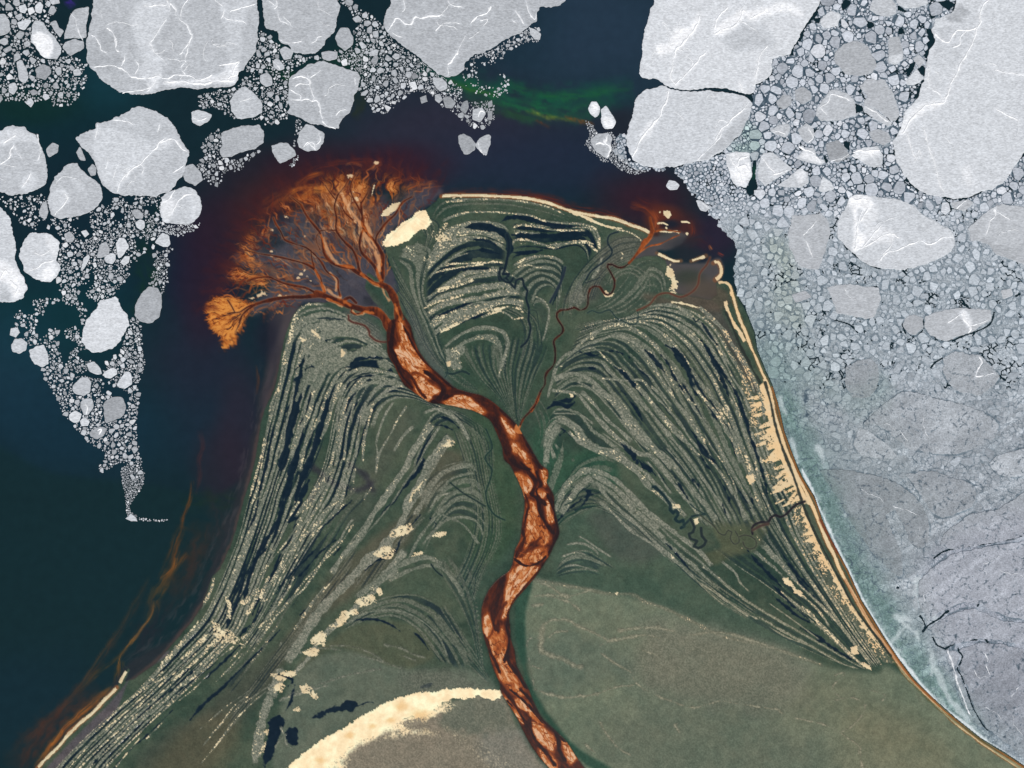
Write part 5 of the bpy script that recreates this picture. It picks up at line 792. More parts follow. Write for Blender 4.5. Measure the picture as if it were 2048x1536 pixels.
# ================= sea ice =================
# name | label | grey level | outline.  Every traced floe is a thing of its own.
FL_ = '''
giant|giant flat ice floe cut by the top edge, with rippled snow bands|194|188,-60 186,10 182,40 176,68 172,85 174,105 172,120 180,135 192,145 205,162 220,172 238,184 258,188 285,190 310,185 345,177 365,175 385,177 430,177 465,172 476,160 478,148 488,140 495,122 505,112 511,100 515,75 518,40 515,0 512,-60
dome|large grey floe at the top edge, just right of the giant rippled floe|190|527,-60 524,0 527,20 528,50 532,58 556,62 560,85 575,90 590,105 610,108 630,108 642,98 655,78 668,65 672,50 675,30 680,15 672,-5 670,-60
wedge|large grey floe at the top edge tapering down to the green plume|188|800,-60 780,10 772,22 770,35 768,48 772,62 785,75 805,92 825,105 850,125 865,140 880,150 895,154 908,152 928,140 932,125 950,110 980,100 1010,80 1040,66 1062,50 1074,42 1072,28 1080,12 1098,14 1116,12 1132,0 1150,-60
fang|large cracked floe with a pointed lower tip above the orange fan|188|579,155 600,140 620,128 645,122 670,130 690,135 715,145 721,155 718,170 712,185 705,205 700,225 690,232 682,240 678,258 655,255 640,250 620,247 600,235 585,230 573,225 580,215 577,195 576,175
crown|big round floe with a pale left half and a pointed left corner|200|151,276 175,262 192,258 192,247 215,243 240,232 262,218 280,213 295,216 315,225 335,235 352,255 362,280 378,305 375,320 368,345 350,370 335,385 310,393 280,392 250,391 225,385 205,370 197,350 190,320 178,308 165,295
hub|round floe on the left edge with a snowy top and a long crack|198|-40,280 0,262 10,255 28,252 50,254 55,262 72,270 78,282 85,300 92,320 95,345 90,370 75,380 50,387 20,390 0,385 -40,350
shield|grey floe with a white lower left rim, under the big round floe|196|108,355 135,328 155,325 168,345 190,360 205,380 206,398 190,417 170,428 145,435 120,438 102,428 97,404 99,380
disc|speckled round floe beside the dark reddish water, above the drifting wedge|206|322,402 328,388 345,380 370,372 390,378 400,395 403,415 397,435 380,448 350,448 330,446 321,430 322,415
pillar|tall white floe cut by the left edge beside the eight sided floe|214|-50,395 2,414 12,425 20,440 26,462 31,490 30,520 40,540 50,560 54,575 46,595 25,606 0,604 -50,600
octagon|white eight sided floe with dark cracks near the left edge|216|37,507 45,490 58,467 85,464 105,470 120,485 117,500 112,520 122,535 118,550 100,564 85,562 70,558 50,545 45,525
anvil|biggest white floe of the left wedge, with a knob on top|222|195,605 200,600 215,598 230,594 238,600 242,615 255,630 260,650 248,665 238,685 225,697 205,704 185,706 170,695 163,680 166,655 175,640 185,625 195,617
rough|rough rubbly oval floe right of the biggest white wedge floe|176|283,585 298,573 315,575 323,590 325,610 318,635 300,647 280,642 268,630 272,610
heart|white tooth shaped floe on the left flank of the wedge|212|58,700 75,692 88,688 95,705 98,728 85,735 68,728 60,712
puck|pale grey floe just left of the tooth shaped white floe|204|22,690 30,678 45,677 55,685 52,700 38,707 25,702
star|little star shaped white floe, leftmost of the wedge|216|22,656 35,655 40,665 32,675 20,670
brick|oblong pale floe in open water above the round cracked grey floe|202|173,728 188,722 200,735 205,748 195,750 178,742
tile|white oblong floe beside the pale oblong one|222|207,745 225,735 233,738 235,748 220,758 210,755
coin|round grey floe low in the middle of the left wedge|196|145,772 160,755 175,753 183,765 180,785 168,792 150,788 143,780
cap|white floe packed at the right side of the left wedge|216|232,768 240,758 252,742 262,745 265,768 250,778 238,775
slate|flat dark grey square floe low in the left wedge|166|207,805 225,793 245,795 253,815 248,832 235,838 212,846 208,830
pear|pear shaped grey floe with a white seam left of the dark grey floe|190|160,804 172,797 185,797 188,812 178,830 168,830 161,815
snowball|bright white floe on the lower left flank of the wedge|222|138,830 150,820 164,828 158,845 148,846 139,840
pebble|small bright floe touching the bright white flank floe|218|160,842 168,834 180,843 176,852 163,852
capped|grey floe with a white triangle of snow near the wedge tip|168|180,863 192,856 205,853 216,856 205,875 190,878 180,872
tip|lone white triangular floe at the very tip of the wedge|206|251,1037 262,1027 272,1035 275,1043 262,1042
sail|white triangular sail shaped floe in the left cluster|220|233,483 238,475 250,478 259,492 248,508 238,517 234,505
dusk|grey block with a pale seam just left of the sail shaped floe|182|192,515 200,490 212,482 220,495 218,510 205,515
bun|white rounded block below the sail shaped floe|216|208,515 222,505 231,508 232,520 225,528 212,525
blade|narrow white blade of ice left of the rounded block|214|161,541 168,515 178,508 180,515 170,535 163,542
box|small white box shaped floe right of the rounded block|218|240,525 250,512 260,512 258,525 248,532
ash|small round grey floe above the leaning pale block|176|263,425 268,418 280,420 288,430 285,438 272,437
lean|leaning pale block below the small round grey floe|214|270,445 280,438 290,443 290,455 282,461 273,455
lonely|white ragged floe alone on the red water side of the cluster|216|310,485 325,465 338,470 342,488 335,495 320,492
diamond|grey diamond shaped floe right of the eight sided floe|184|128,468 140,462 150,475 145,485 133,485
button|tiny white floe between the grey diamond and the sail|220|162,463 172,460 178,468 170,475
slab|grey slab with a white face left of the shield floe|188|77,425 85,405 93,403 97,425 92,438 82,435
almond|bright almond shaped floe in the top left pack|200|62,85 65,50 72,40 88,45 95,60 110,75 123,95 122,108 115,120 100,118 85,115 72,95
thorn|tall grey floe left of the giant floe, cracked near its foot|190|127,78 135,50 143,28 152,18 178,14 175,35 172,50 174,75 165,78 150,75
foot|grey floe broken off below the tall cracked one|184|124,95 130,84 150,78 167,83 168,97 140,113
corner|grey floe cut by the left edge above the top left rubble|192|-40,27 8,27 18,40 22,60 12,70 -40,74
stone|round dark grey floe in the top left rubble|164|70,138 85,128 100,132 103,145 90,160 75,155
leaf|leaf shaped pale floe left of the round dark grey floe|198|33,125 42,120 52,135 57,155 50,168 38,160
chip|small white sliver above the almond floe, near its left|214|34,45 60,38 63,42 50,60 38,57
pip|small white floe under the top edge, above the almond floe|218|38,12 50,8 55,18 50,27 40,24
pop|tiny bright white floe nearest the top edge in the left pack|224|70,12 80,3 87,10 82,27 72,25
kite|kite shaped grey floe between the almond and the tall cracked floe|186|100,45 112,40 118,55 128,62 120,75 108,60
bean|pale floe at the bottom left of the top left rubble|202|18,168 30,165 36,175 28,190 18,185
heel|white floe hanging below the top left rubble|210|50,205 62,195 68,205 62,215
house|pale five sided floe between the giant and the cracked fang floe|200|460,200 475,180 490,172 508,185 524,205 525,225 510,235 475,238 462,222
smudge|grey snowy floe right of the big round floe|184|442,265 465,255 495,250 520,250 529,270 528,285 510,298 490,303 465,312 445,315 438,300 445,290
bat|small ragged white floe upper right of the big round floe|206|382,225 395,218 410,222 425,230 415,245 400,252 385,245
bud|small grey floe above the shield floe, nearer the left|180|92,298 105,285 118,290 115,305 98,315 93,305
crumb|narrow grey floe at the left corner of the big round floe|182|152,305 160,293 168,310 172,322 160,320
egg|egg shaped grey floe under the big round floe, left side|178|175,338 185,327 193,335 192,350 182,352
knuckle|grey floe at the lower right of the big round floe|180|363,345 372,332 385,328 403,345 405,360 390,372 370,362
frost|rubbly white floe left of the seamed floe above the fan|186|542,292 560,285 575,287 590,300 592,312 575,322 560,327 548,312
seam|seamed grey floe hanging below the cracked fang floe|192|600,262 612,248 628,252 640,262 650,268 648,285 635,300 615,303 598,295 595,280
boat|pale floe under the dome floe, on its left|196|545,122 555,115 568,130 570,138 558,142 547,135
roof|square pale floe touching the lower left of the dome floe|194|558,100 570,92 588,102 582,118 568,120
pad|round pale floe with a white rim left of the fang floe|190|520,150 535,145 545,155 545,170 532,175 520,165
lozenge|grey lozenge floe right of the dome floe|180|670,75 680,55 695,55 708,75 705,92 690,102 675,90
block|grey block wedged under the lozenge floe|184|642,105 655,102 675,103 675,118 658,122 645,118
flare|brightest little floe in the rubble below the tapering floe|232|817,165 830,163 836,178 828,180 820,172
petal|pale rounded floe under the tip of the tapering floe|196|865,155 880,155 895,165 893,178 880,183 870,175
muffin|pale banded floe in the rubble left of the tapering floe|196|737,105 750,98 758,100 755,112 740,112
boot|rubbly grey floe, left of the lonely pair in the dark bay|168|916,270 928,266 945,278 953,288 950,300 940,308 928,310 920,295
vase|pale ridged floe, right of the lonely pair in the dark bay|186|950,290 960,275 975,268 982,272 980,290 972,312 962,305
fin|dark grey floe above the lonely pair, left one|156|925,205 935,200 938,215 930,228 920,220
bloom|white patched floe above the lonely pair|192|945,218 965,215 972,228 960,245 945,240
dot|small grey floe at the upper right of the white patched one|160|975,205 984,200 985,212 976,216
spot|small grey floe right of the white patched one|164|975,222 985,222 984,240 976,240
drum|grey drum shaped floe on the brink of the dark bay|162|885,195 900,192 912,205 905,217 890,215
bit|small white flecked floe left of the drum shaped one|184|870,190 880,187 886,200 878,207 870,200
bob|small floe alone under the rubble edge of the dark bay|164|840,195 852,190 855,203 843,207
snowcap|white topped floe left of its twin by the green plume|216|1176,218 1182,203 1193,203 1200,215 1198,230 1190,236 1180,228
candle|bright tall floe right of its twin by the green plume|218|1202,220 1212,211 1225,230 1232,243 1225,258 1210,258 1202,245
ghost|rough grey floe with a white bar under the twin floes|184|1180,278 1195,268 1215,265 1225,275 1222,295 1215,318 1205,312 1190,300 1185,290
ear|pale floe on the right shoulder of the tapering floe|198|1059,55 1070,58 1082,68 1080,80 1068,78 1060,68
islet|small white floe drifting near the small northeast fan|214|1331,372 1338,360 1350,362 1360,370 1355,380 1340,380
mitten|small white floe at the ragged pack corner by the dark water|206|1391,400 1400,400 1422,415 1412,424 1400,420
castle|huge snowy floe at the top edge with a jagged left side|222|1312,-60 1308,5 1300,18 1295,45 1288,65 1285,85 1283,120 1276,145 1285,155 1315,158 1328,168 1345,176 1360,180 1380,179.5 1410,177 1440,175 1455,177 1475,185 1498,190 1508,182 1512,170 1536,156 1545,145 1543,118 1580,108 1590,90 1605,60 1617,42 1640,10 1640,-60
anchor|huge snowy floe below the crack, split from the one above|213|1325,171 1318,174 1290,180 1275,192 1268,205 1265,235 1255,258 1250,275 1264,320 1286,333 1324,336 1350,333 1384,325 1419,318 1444,302 1481,270 1499,230 1504,207 1496,195 1474,189 1449,184 1414,181 1361,183 1345,178
ocean|giant pale floe filling the upper right corner|217|2110,-60 1916,-60 1911,5 1905,24 1888,34 1871,38 1863,60 1872,82 1858,100 1850,140 1846,165 1836,195 1808,225 1803,252 1786,282 1791,315 1808,350 1831,378 1860,390 1901,396 1935,396 1961,385 1985,378 2006,365 2023,342 2048,305 2110,270
arrow|big pale arrowhead floe with a bright white hook of snow|212|1688,421 1696,399 1711,388 1761,394 1798,398 1831,414 1846,431 1875,446 1901,459 1911,481 1903,504 1851,529 1811,539 1768,538 1736,531 1706,506 1690,492 1676,476 1674,446
faint|faint grey green floe left of the arrowhead floe|188|1583,431 1643,426 1656,441 1661,469 1646,514 1636,539 1601,536 1578,494 1576,466
rim|smooth grey floe at the right edge right of the arrowhead|196|1936,456 1961,434 1986,414 2006,408 2048,415 2110,420 2110,535 2048,530 2011,514 1991,509 1976,489 1941,479
grain|coarse grained floe split by a short dark crack|190|1653,574 1680,570 1708,569 1756,576 1761,601 1748,634 1730,638 1711,634 1673,626 1663,599
plate|round plain grey floe left of the snow streaked oblong|178|1811,634 1828,628 1846,636 1846,654 1831,671 1816,666 1806,651
oblong|long pale floe streaked with white snow by the right edge|190|1851,631 1886,620 1926,616 1983,621 1981,641 1946,661 1891,684 1861,671 1848,654
moon|big rounded smooth grey floe below the snow streaked oblong|168|1886,714 1911,701 1936,709 1961,709 1981,731 2000,752 1986,774 1961,790 1920,786 1900,770 1886,746
cloud|dull grey floe inside the slush, left of the widest sheet|156|1691,734 1715,722 1741,716 1756,729 1758,752 1753,778 1738,796 1705,795 1690,768
spread|widest grey sheet in the middle of the right hand pack|172|1726,848 1761,813 1785,795 1806,783 1831,783 1873,798 1905,804 1936,813 1966,825 1988,838 1998,852 1990,875 1965,886 1940,900 1911,910 1861,906 1813,896 1796,880 1775,862 1745,845
sliver|pale strip of ice along the lower left of the widest sheet|186|1718,855 1740,862 1756,876 1775,890 1794,910 1786,918 1751,915 1722,911 1706,888
bright|pale block at the right edge, right of the broken band|192|1978,928 1990,914 2011,905 2048,896 2110,890 2110,945 2048,950 2031,955 1998,950
dull|dull grey sheet below the broken dark band|160|1811,948 1861,940 1898,953 1930,962 1948,973 1952,1000 1941,1016 1886,1036 1862,1024 1848,1003 1831,975
shore|long grey sheet nearest the green coastal water, with a snow rimmed side|150|1640,940 1680,938 1736,948 1775,958 1800,970 1822,985 1843,1010 1854,1034 1860,1060 1856,1088 1840,1096 1822,1090 1812,1060 1790,1020 1770,1030 1800,1100 1806,1150 1790,1150 1740,1100 1700,1040 1672,990 1650,960
shelf|grey sheet at the right edge below the dull sheet|172|1890,1064 1941,1028 1998,1018 2048,984 2110,970 2110,1066 2060,1070 2011,1080 1961,1090 1906,1098 1880,1090
plain|largest grey sheet of the lower right, above the dark lead|176|1864,1136 1906,1106 1968,1094 2036,1084 2110,1075 2110,1230 2048,1238 2011,1232 1960,1208 1930,1204 1893,1216 1870,1230 1856,1242 1846,1226 1836,1200 1838,1160
lens|narrow grey sheet between the two dark leads at the right|174|1862,1256 1880,1240 1905,1226 1946,1216 2000,1240 2048,1246 2110,1252 2110,1298 2048,1291 1998,1281 1961,1276 1920,1286 1896,1292 1880,1278
corner2|bluish grey sheet filling the lower right corner|158|1918,1300 1961,1284 1998,1288 2048,1298 2110,1306 2110,1640 2048,1516 2010,1484 1975,1458 1953,1424 1940,1392 1930,1359 1918,1337 1928,1312
strip|thin grey strip along the left side of the long black crack|168|1898,1302 1912,1302 1920,1312 1910,1337 1922,1362 1936,1394 1948,1426 1968,1456 1941,1444 1923,1404 1908,1356 1894,1316
chalk|small chalky slab caught where two leads meet|190|1866,1254 1874,1262 1882,1290 1876,1291 1870,1280 1862,1262
chalk2|small brownish slab above the meeting leads|186|1828,1190 1834,1196 1836,1210 1834,1222 1828,1215 1826,1200
ellipse|rounded mauve grey floe in the upper right pack|182|1667,107 1686,88 1711,82 1736,92 1753,130 1746,145 1721,152 1691,148 1671,125
split|rounded pale floe crossed by thin black cracks|190|1718,172 1736,158 1768,160 1786,185 1796,215 1798,235 1783,243 1761,223 1728,207 1735,192
wing|long pale wedge under the cracked round floe|200|1726,211 1744,214 1761,227 1784,246 1776,253 1748,236 1728,223
cake|pale floe with a snowy roof left of the cracked round floe|196|1633,220 1646,198 1663,178 1691,185 1708,200 1711,230 1686,240 1661,240 1641,242 1632,232
seed|grey seed shaped floe left of the corner giant|180|1737,265 1756,258 1776,265 1783,282 1768,290 1746,282
finger|tall grey floe with a pale lower end near the corner giant|184|1777,75 1798,72 1805,95 1806,120 1791,130 1776,125 1777,100
loaf|pale loaf shaped floe under the top edge in the right pack|200|1741,10 1751,-14 1776,-14 1791,8 1793,28 1776,34 1751,28 1738,20
lid|long pale floe cut by the top edge near the corner giant|208|1793,5 1800,-24 1853,-24 1856,8 1831,17 1808,16
snowman|white square floe near the huge snowy top edge floe|218|1641,38 1661,22 1681,28 1676,50 1656,56 1642,52
shard|white pointed floe in the dark gap by the corner giant|216|1811,162 1833,136 1847,158 1828,171 1813,170
gem|pale faceted floe above the white pointed one|196|1825,117 1838,108 1851,122 1838,136
whale|long white backed floe low in the upper right pack|200|1592,318 1608,298 1628,295 1633,315 1651,322 1643,330 1618,325
dark|dark grey floe with a white lower rim beside the long white backed one|164|1651,288 1676,280 1691,295 1700,312 1676,325 1658,318
ruin|pale floe with a ragged white top left of the corner giant|206|1702,312 1726,295 1756,292 1766,312 1761,335 1736,332 1721,322
tooth|white snowy floe left of the dark green slot|216|1451,307 1475,303 1499,305 1504,350 1491,377 1466,367 1454,332
molar|white snowy floe right of the dark green slot|210|1516,330 1525,307 1545,305 1570,325 1585,338 1560,352 1530,372 1515,355
wave|white topped floe at the right of the slot floes|208|1587,345 1600,335 1615,345 1618,365 1600,375 1570,375 1555,370 1575,358
peak|small bright pyramid shaped floe below the long white backed one|218|1640,370 1645,352 1665,368 1668,378 1650,384 1636,382
ridge|pale floe with a white right rim in the middle pack|192|1595,260 1612,245 1625,255 1630,272 1618,288 1605,280
bow|white edged pale floe just left of the rimmed one|198|1540,262 1555,250 1578,248 1580,262 1570,275 1552,268
cracked|grey floe crossed by one crack beside the huge snowy floes|180|1552,205 1565,190 1582,192 1583,210 1570,218 1555,215
mat|dull round floe right of the small cracked one|178|1590,180 1605,172 1622,185 1622,200 1605,208 1590,200
veined|pale floe with a white vein under the corner giant|190|1901,406 1936,398 1946,406 1928,424 1908,418
scarf|small pale floe with a white top by the right edge|194|2001,581 2023,576 2026,591 2006,599
yolk|pale olive floe in the green tinted slush|180|1583,589 1611,581 1623,594 1591,606
'''
FLOES = []
for l in FL_.strip().split('\n'):
    k, lab, g, pts = l.split('|')
    FLOES.append(dict(key=k, label=lab, g=float(g), pts=P(pts)))
# snow ridges: width; curve   (white raised seams)
RIDGES = '''
4.5;214,55 222,62 228,72 232,85 232,97 240,104
2.4;183,70 194,78 200,90 203,100 216,107
2.2;188,135 215,131 240,135 252,143 262,152 275,156 290,157 305,155 318,152
2.4;318,152 335,158 350,150 368,150 380,152 396,160 410,158 425,150
3.6;330,163 350,164 370,163 385,166 405,168 425,163
2.4;250,106 249,120 243,132
2;333,0 340,15 340,25
2.2;340,5 352,20 352,30 362,40 374,50 381,65 384,72 375,88 360,110
1.6;384,72 378,90 372,110 370,125
1.8;288,12 310,11 335,10
1.6;376,0 365,15 362,35
1.8;333,38 325,50 315,65 308,75 301,85
1.8;301,85 307,100 318,112 330,122 336,130
1.4;443,30 455,38 470,40 485,42 494,48
1.8;430,0 445,12 448,25 443,38
2;460,23 485,15 512,8
1.6;271,120 278,130 275,140 270,148
1.6;370,125 362,135 372,150
1.8;245,186 270,182 290,178 305,172 312,160
1.6;295,165 300,176 293,184
5;455,158 465,152 474,150 474,140
3;466,128 478,124 470,135 466,150
2;438,132 455,128 472,126
2.4;333,275 318,286 312,295 300,308 290,318 282,328 268,336 258,345 252,355
2;282,328 288,338 284,350
2;258,345 245,358 238,370 236,384
3;318,286 340,278 352,282 362,295 375,303
1.6;195,248 195,260 190,275
1.6;225,240 240,240 255,244 268,250
1.4;315,265 318,255 320,248
1.6;345,345 360,338 368,330
2.4;0,328 12,322 20,312 22,298 28,290
1.2;28,290 36,305 46,321
2;75,268 79,290 80,305 76,322
2.4;32,270 20,278 8,286
1.6;44,375 55,362 62,345
1.4;535,0 548,10 555,20 560,40 570,45 578,50
1.2;567,32 578,45 584,58
2;552,0 554,12 548,18
1.4;560,80 575,85 595,84 605,82
1.8;622,85 630,82 636,74 645,72
3.2;773,62 784,50 790,38 800,38 810,48 822,48 830,34 845,36 860,30 880,34
1.8;845,36 865,32 888,30
1.6;784,65 795,72 805,74
1.6;806,0 810,15 804,25
1.4;870,62 885,48 902,46 920,47
3.4;940,48 952,35 965,30 975,25 982,12
2.4;960,42 975,38 966,52
1.8;895,0 905,10 925,14
1.6;932,70 922,90 912,108 905,118
4;895,130 905,118 916,105
1.4;897,152 896,140 897,130
2;1052,0 1055,18 1062,30 1070,38 1072,25
2;1030,20 1040,35 1048,48
1.6;1025,40 1035,46
3;585,158 600,152 615,158 618,168 600,168 590,172
2.4;618,168 622,180 628,195 637,205 640,220 645,240
2;582,200 600,200 612,198 625,202 635,200
2;580,180 590,185 602,190 600,200
1.8;645,240 652,250 668,255 672,258
1.4;620,155 630,150 640,140
1.6;672,232 680,222 692,218
1.4;708,155 712,170
2.4;545,120 555,130 560,138
2;605,295 615,285 625,292 632,298
1.8;612,290 625,285 632,300
1.8;637,265 640,280 632,290
1.2;480,203 490,200 503,195
2;0,560 10,540 20,548
2;345,425 355,405 368,392 385,388
2.4;350,380 340,395 325,405
1.6;60,540 75,535 90,525 110,520
1.6;70,505 85,510 100,500
2;110,430 128,410 135,395 130,385
3.2;65,145 62,150
1.6;142,27 150,38 155,55 160,68 166,82
3.6;1400,30 1393,50 1385,65 1375,75 1362,90 1352,100 1348,115
2.8;1530,20 1515,30 1500,36 1488,20 1478,40 1468,52 1450,58 1438,62 1430,70
3.4;1455,15 1445,25 1435,35 1430,48 1428,65
2.4;1412,105 1400,115 1388,130 1375,145 1360,160 1350,170
2;1346,120 1345,135 1340,150 1347,165 1355,172
2.2;1480,170 1485,180
2;1478,165 1483,175 1482,185
1.8;1535,90 1520,110 1515,130 1512,150 1508,170
3.6;1336,180 1330,205 1322,220 1318,235 1308,245 1300,255
3.8;1300,255 1290,265 1280,280 1272,300 1264,315
2.6;1495,205 1485,220 1472,230 1462,240 1455,250 1442,258 1435,270 1430,280
2;1445,258 1438,275 1425,290 1410,305 1395,320
1.6;1455,245 1440,240 1430,255
3;1977,0 1965,12 1960,30 1960,45 1955,55 1948,75 1940,95 1930,112 1922,125 1915,142 1908,155
3.4;1955,55 1935,60 1915,60 1905,72 1898,85 1880,78 1870,65
3;1935,60 1920,75 1918,90 1905,95
3;1908,155 1900,170 1895,190 1885,205 1865,208 1848,212 1835,225 1820,240 1812,255 1805,268
2.4;1858,135 1855,155 1858,170 1850,178
2;1888,208 1880,190 1865,180
1.8;1846,256 1852,275 1858,295 1865,315 1870,335 1876,355 1882,375 1890,384
1.8;1812,265 1820,290 1830,315
1.6;1830,322 1838,302 1842,315
2;1992,218 2010,228 2035,240
1.4;1990,140 2010,145 2048,150
5;1702,392 1712,400 1726,396 1735,402
4.5;1724,420 1718,440 1714,460 1712,480 1708,500
4;1735,415 1728,430 1720,445
3.4;1710,498 1725,495 1740,488 1752,480
2.4;1752,480 1765,472 1785,468 1800,478
2.6;1758,520 1775,505 1795,500 1815,490 1840,482 1860,488 1885,475 1905,474
1.8;1785,475 1782,490 1765,510
1.8;1720,500 1745,470 1762,450
2.4;1988,416 1990,430 1980,440 1975,455 1972,470
1.2;1990,422 2005,430 2020,440
2;1934,400 1920,410 1912,418
2;1610,480 1618,495 1625,515
1.4;1634,440 1622,455 1605,470
3.8;1925,625 1930,640 1940,655 1935,665
2.4;1895,645 1910,635 1925,625
2.8;1940,650 1955,648 1975,640
2.4;1958,712 1962,725 1955,740 1952,752 1968,752
1.4;1968,752 1990,745
3;1730,862 1745,870 1765,882 1782,895 1796,910
2.4;1812,942 1822,958 1832,975 1842,995 1850,1015 1856,1035 1862,1060
2.4;1862,1060 1862,1080 1856,1092
2.2;1945,1212 1965,1220 1985,1230 2010,1238
2.2;2000,1286 2030,1292 2048,1296
2;1894,1300 1902,1320 1910,1345 1918,1375 1928,1400 1940,1430
1.4;1968,1305 1975,1320 1972,1330 1980,1350
1.2;2020,1395 2040,1370
2;1640,215 1655,205 1662,190 1680,192 1700,200
1.6;1655,230 1645,220 1640,215
2.4;1731,213 1748,222 1765,235 1778,245
3;1597,290 1610,300 1625,305 1640,322
2.4;1660,322 1680,318 1698,308
3.2;1705,305 1720,300 1730,302 1748,300 1760,300
2;1740,302 1750,320
2.4;1615,252 1622,265 1625,275 1615,285
2;1545,265 1555,262 1570,268
4;1500,345 1490,330 1475,335 1478,320 1495,312
3;1460,310 1465,325 1478,345 1485,365
4;1545,350 1560,345 1575,340
3;1525,315 1540,335 1550,345
3;1186,205 1190,215
4.5;1214,240 1220,250
3.6;1214,270 1211,285 1220,295 1213,315
3;1190,290 1200,285 1211,290
2;955,285 960,298 968,310
2.4;955,235 962,222 970,225
1.6;1405,405 1415,415
4;470,160 440,162
3;20,560 35,575 30,590
2;170,806 176,815 172,828
3;195,862 203,858 198,870
1.6;385,235 400,240 415,235
2;130,20 120,30
'''
# darker or lighter fields inside the floes: grey shift; softness; outline
FIELDS = '''
22;6;283,0 330,0 335,30 320,60 305,85 312,105 325,130 318,160 290,165 280,150 285,120 275,90 262,40
14;6;440,0 500,0 490,40 485,80 480,120 462,125 455,90 448,40
34;3;435,150 455,130 475,125 476,160 455,168 430,166 345,172 330,163 380,160
26;3;295,170 305,158 318,160 320,172 305,184 295,184
16;6;192,260 215,255 260,268 300,285 310,295 285,325 265,340 255,365 225,378 202,355 195,320 185,290
22;4;300,318 320,285 345,280 330,300 310,305 295,330
22;5;0,262 30,255 70,272 80,285 60,285 30,282 0,290
18;5;40,370 60,345 75,360 60,385
20;6;100,395 120,375 138,385 130,410 110,425
14;5;145,358 170,370 165,380 148,372
30;5;320,420 330,400 350,400 345,430 330,445
14;6;380,378 398,395 400,420 385,440
30;6;0,520 25,530 50,560 48,590 25,600 20,570 0,560
-16;5;0,585 25,590 15,604 0,604
18;4;90,470 115,480 118,500 110,515 98,500
20;5;85,545 105,525 118,540 105,560 90,560
16;5;70,555 95,535 110,550 90,562
50;2.5;64,70 75,62 92,68 105,80 107,100 100,115 86,116 78,105 68,88
-12;8;205,60 235,60 245,120 225,150 190,135 180,100
30;6;1310,90 1340,85 1350,60 1380,50 1395,30 1400,40 1380,70 1350,100 1320,110
-18;9;1450,75 1475,45 1500,55 1540,60 1540,90 1500,100 1470,100
26;5;1430,65 1450,40 1470,30 1480,20 1488,35 1470,60 1450,70
26;6;1490,25 1530,15 1560,5 1600,15 1605,30 1560,25 1510,40 1495,40
-16;5;1395,320 1430,285 1455,260 1490,225 1500,240 1480,270 1440,302
20;6;1280,270 1300,245 1312,240 1305,262 1285,285
-34;4;1890,35 1905,25 1918,5 1938,26 1920,35 1930,45 1905,45
-10;10;1870,60 1910,50 1950,60 1930,100 1900,120 1870,90
22;8;1808,230 1850,205 1890,205 1880,215 1840,230 1815,260 1800,270
18;8;1925,335 1940,330 1945,370 1930,375
44;5;1696,399 1712,388 1738,394 1745,408 1730,420 1718,415 1712,440 1720,460 1730,480 1715,500 1706,504 1708,470 1708,430
20;7;1730,415 1750,410 1760,430 1740,450 1770,455 1790,470 1780,485 1760,485 1740,480 1722,490
40;4;1920,620 1935,625 1945,645 1935,655 1925,640
-14;12;1936,470 1990,485 2048,490 2048,530 2000,515
-10;14;1935,1330 2000,1330 2050,1400 2000,1450 1950,1390
14;16;1850,800 1930,820 1960,850 1920,870 1860,850
14;8;1978,928 2010,910 2030,950 2000,948
34;6;1705,312 1730,300 1765,302 1760,312 1740,315 1725,325
40;5;1598,312 1612,300 1620,305 1645,325 1625,324
30;5;1595,225 1610,218
34;5;1183,206 1195,206 1198,220 1188,228 1180,220
34;5;1208,235 1225,240 1228,255 1212,256
34;4;1775,115 1806,108 1805,122 1790,130 1778,126
34;6;1455,335 1475,340 1495,320 1502,330 1495,360 1485,374 1465,360
30;5;1590,342 1604,336 1614,345 1610,360 1598,366
20;4;1460,308 1500,306 1500,316 1470,320
'''
IT = np.zeros((GH, GW), f4)
for l in FIELDS.strip().split('\n'):
    g, so, p = l.split(';'); p = P(p)
    if len(p) < 3: continue
    g, so = float(g), float(so)
    w, d = sdf(p, so * 3 + 4)
    IT[w] += g * ss(so, -so, d + N14[w] * so * .9 + N6[w] * so * .35)
RL_ = []
for l in RIDGES.strip().split('\n'):
    a, p = l.split(';'); RL_.append((float(a), P(p)))
    w, D, Tm, Sd, L = sdist(P(p), float(a) * 2.5 + 5)
    IT[w] += 9 * ss(float(a) * 2.2 + 3, 0, D + N14[w] * 3)
for (u, v, r, a) in [(305, 60, 40, 0)]: pass
# base tone of the pack by place
def zone_mask(s, soft):
    M = np.zeros((GH, GW), f4); w, d = sdf(P(s), soft + 4); M[w] = ss(soft * .5, -soft * .5, d + N40[w] * soft * .6 + N14[w] * soft * 1.6 + N6[w] * soft * .9); return M
PACK = zone_mask('1640,-140 1913,-140 1905,24 1863,60 1850,140 1836,195 1790,280 1795,320 1831,378 1901,396 1961,385 2048,310 2230,200 2230,1700 2200,1680 2060,1548 2004,1508 1866,1400 1796,1320 1743,1236 1698,1154 1661,1080 1636,1024 1606,955 1588,913 1568,855 1545,775 1530,730 1509,660 1489,616 1470,575 1466,545 1474,515 1470,490 1440,455 1420,430 1405,405 1385,385 1350,345 1320,338 1290,338 1250,325 1226,300 1232,275 1249,268 1264,320 1324,336 1384,325 1444,302 1481,270 1504,207 1512,178 1545,150 1545,118 1583,108 1600,82 1618,45 1640,15', 5)
PACK[(LD > -2) & (LD < 11.5) & (cv[:, None] > 640) & (cu[None] > 1480)] = 1
TONE = np.full((GH, GW, 3), 186., f4); TONE[:] = (200, 204, 210)
vv = cv[:, None] + np.zeros(GW, f4)[None]; uu = cu[None] + np.zeros(GH, f4)[:, None]
k = ss(330, 620, vv) ; TONE += (np.array((182, 189, 194), f4) - TONE) * k[..., None]
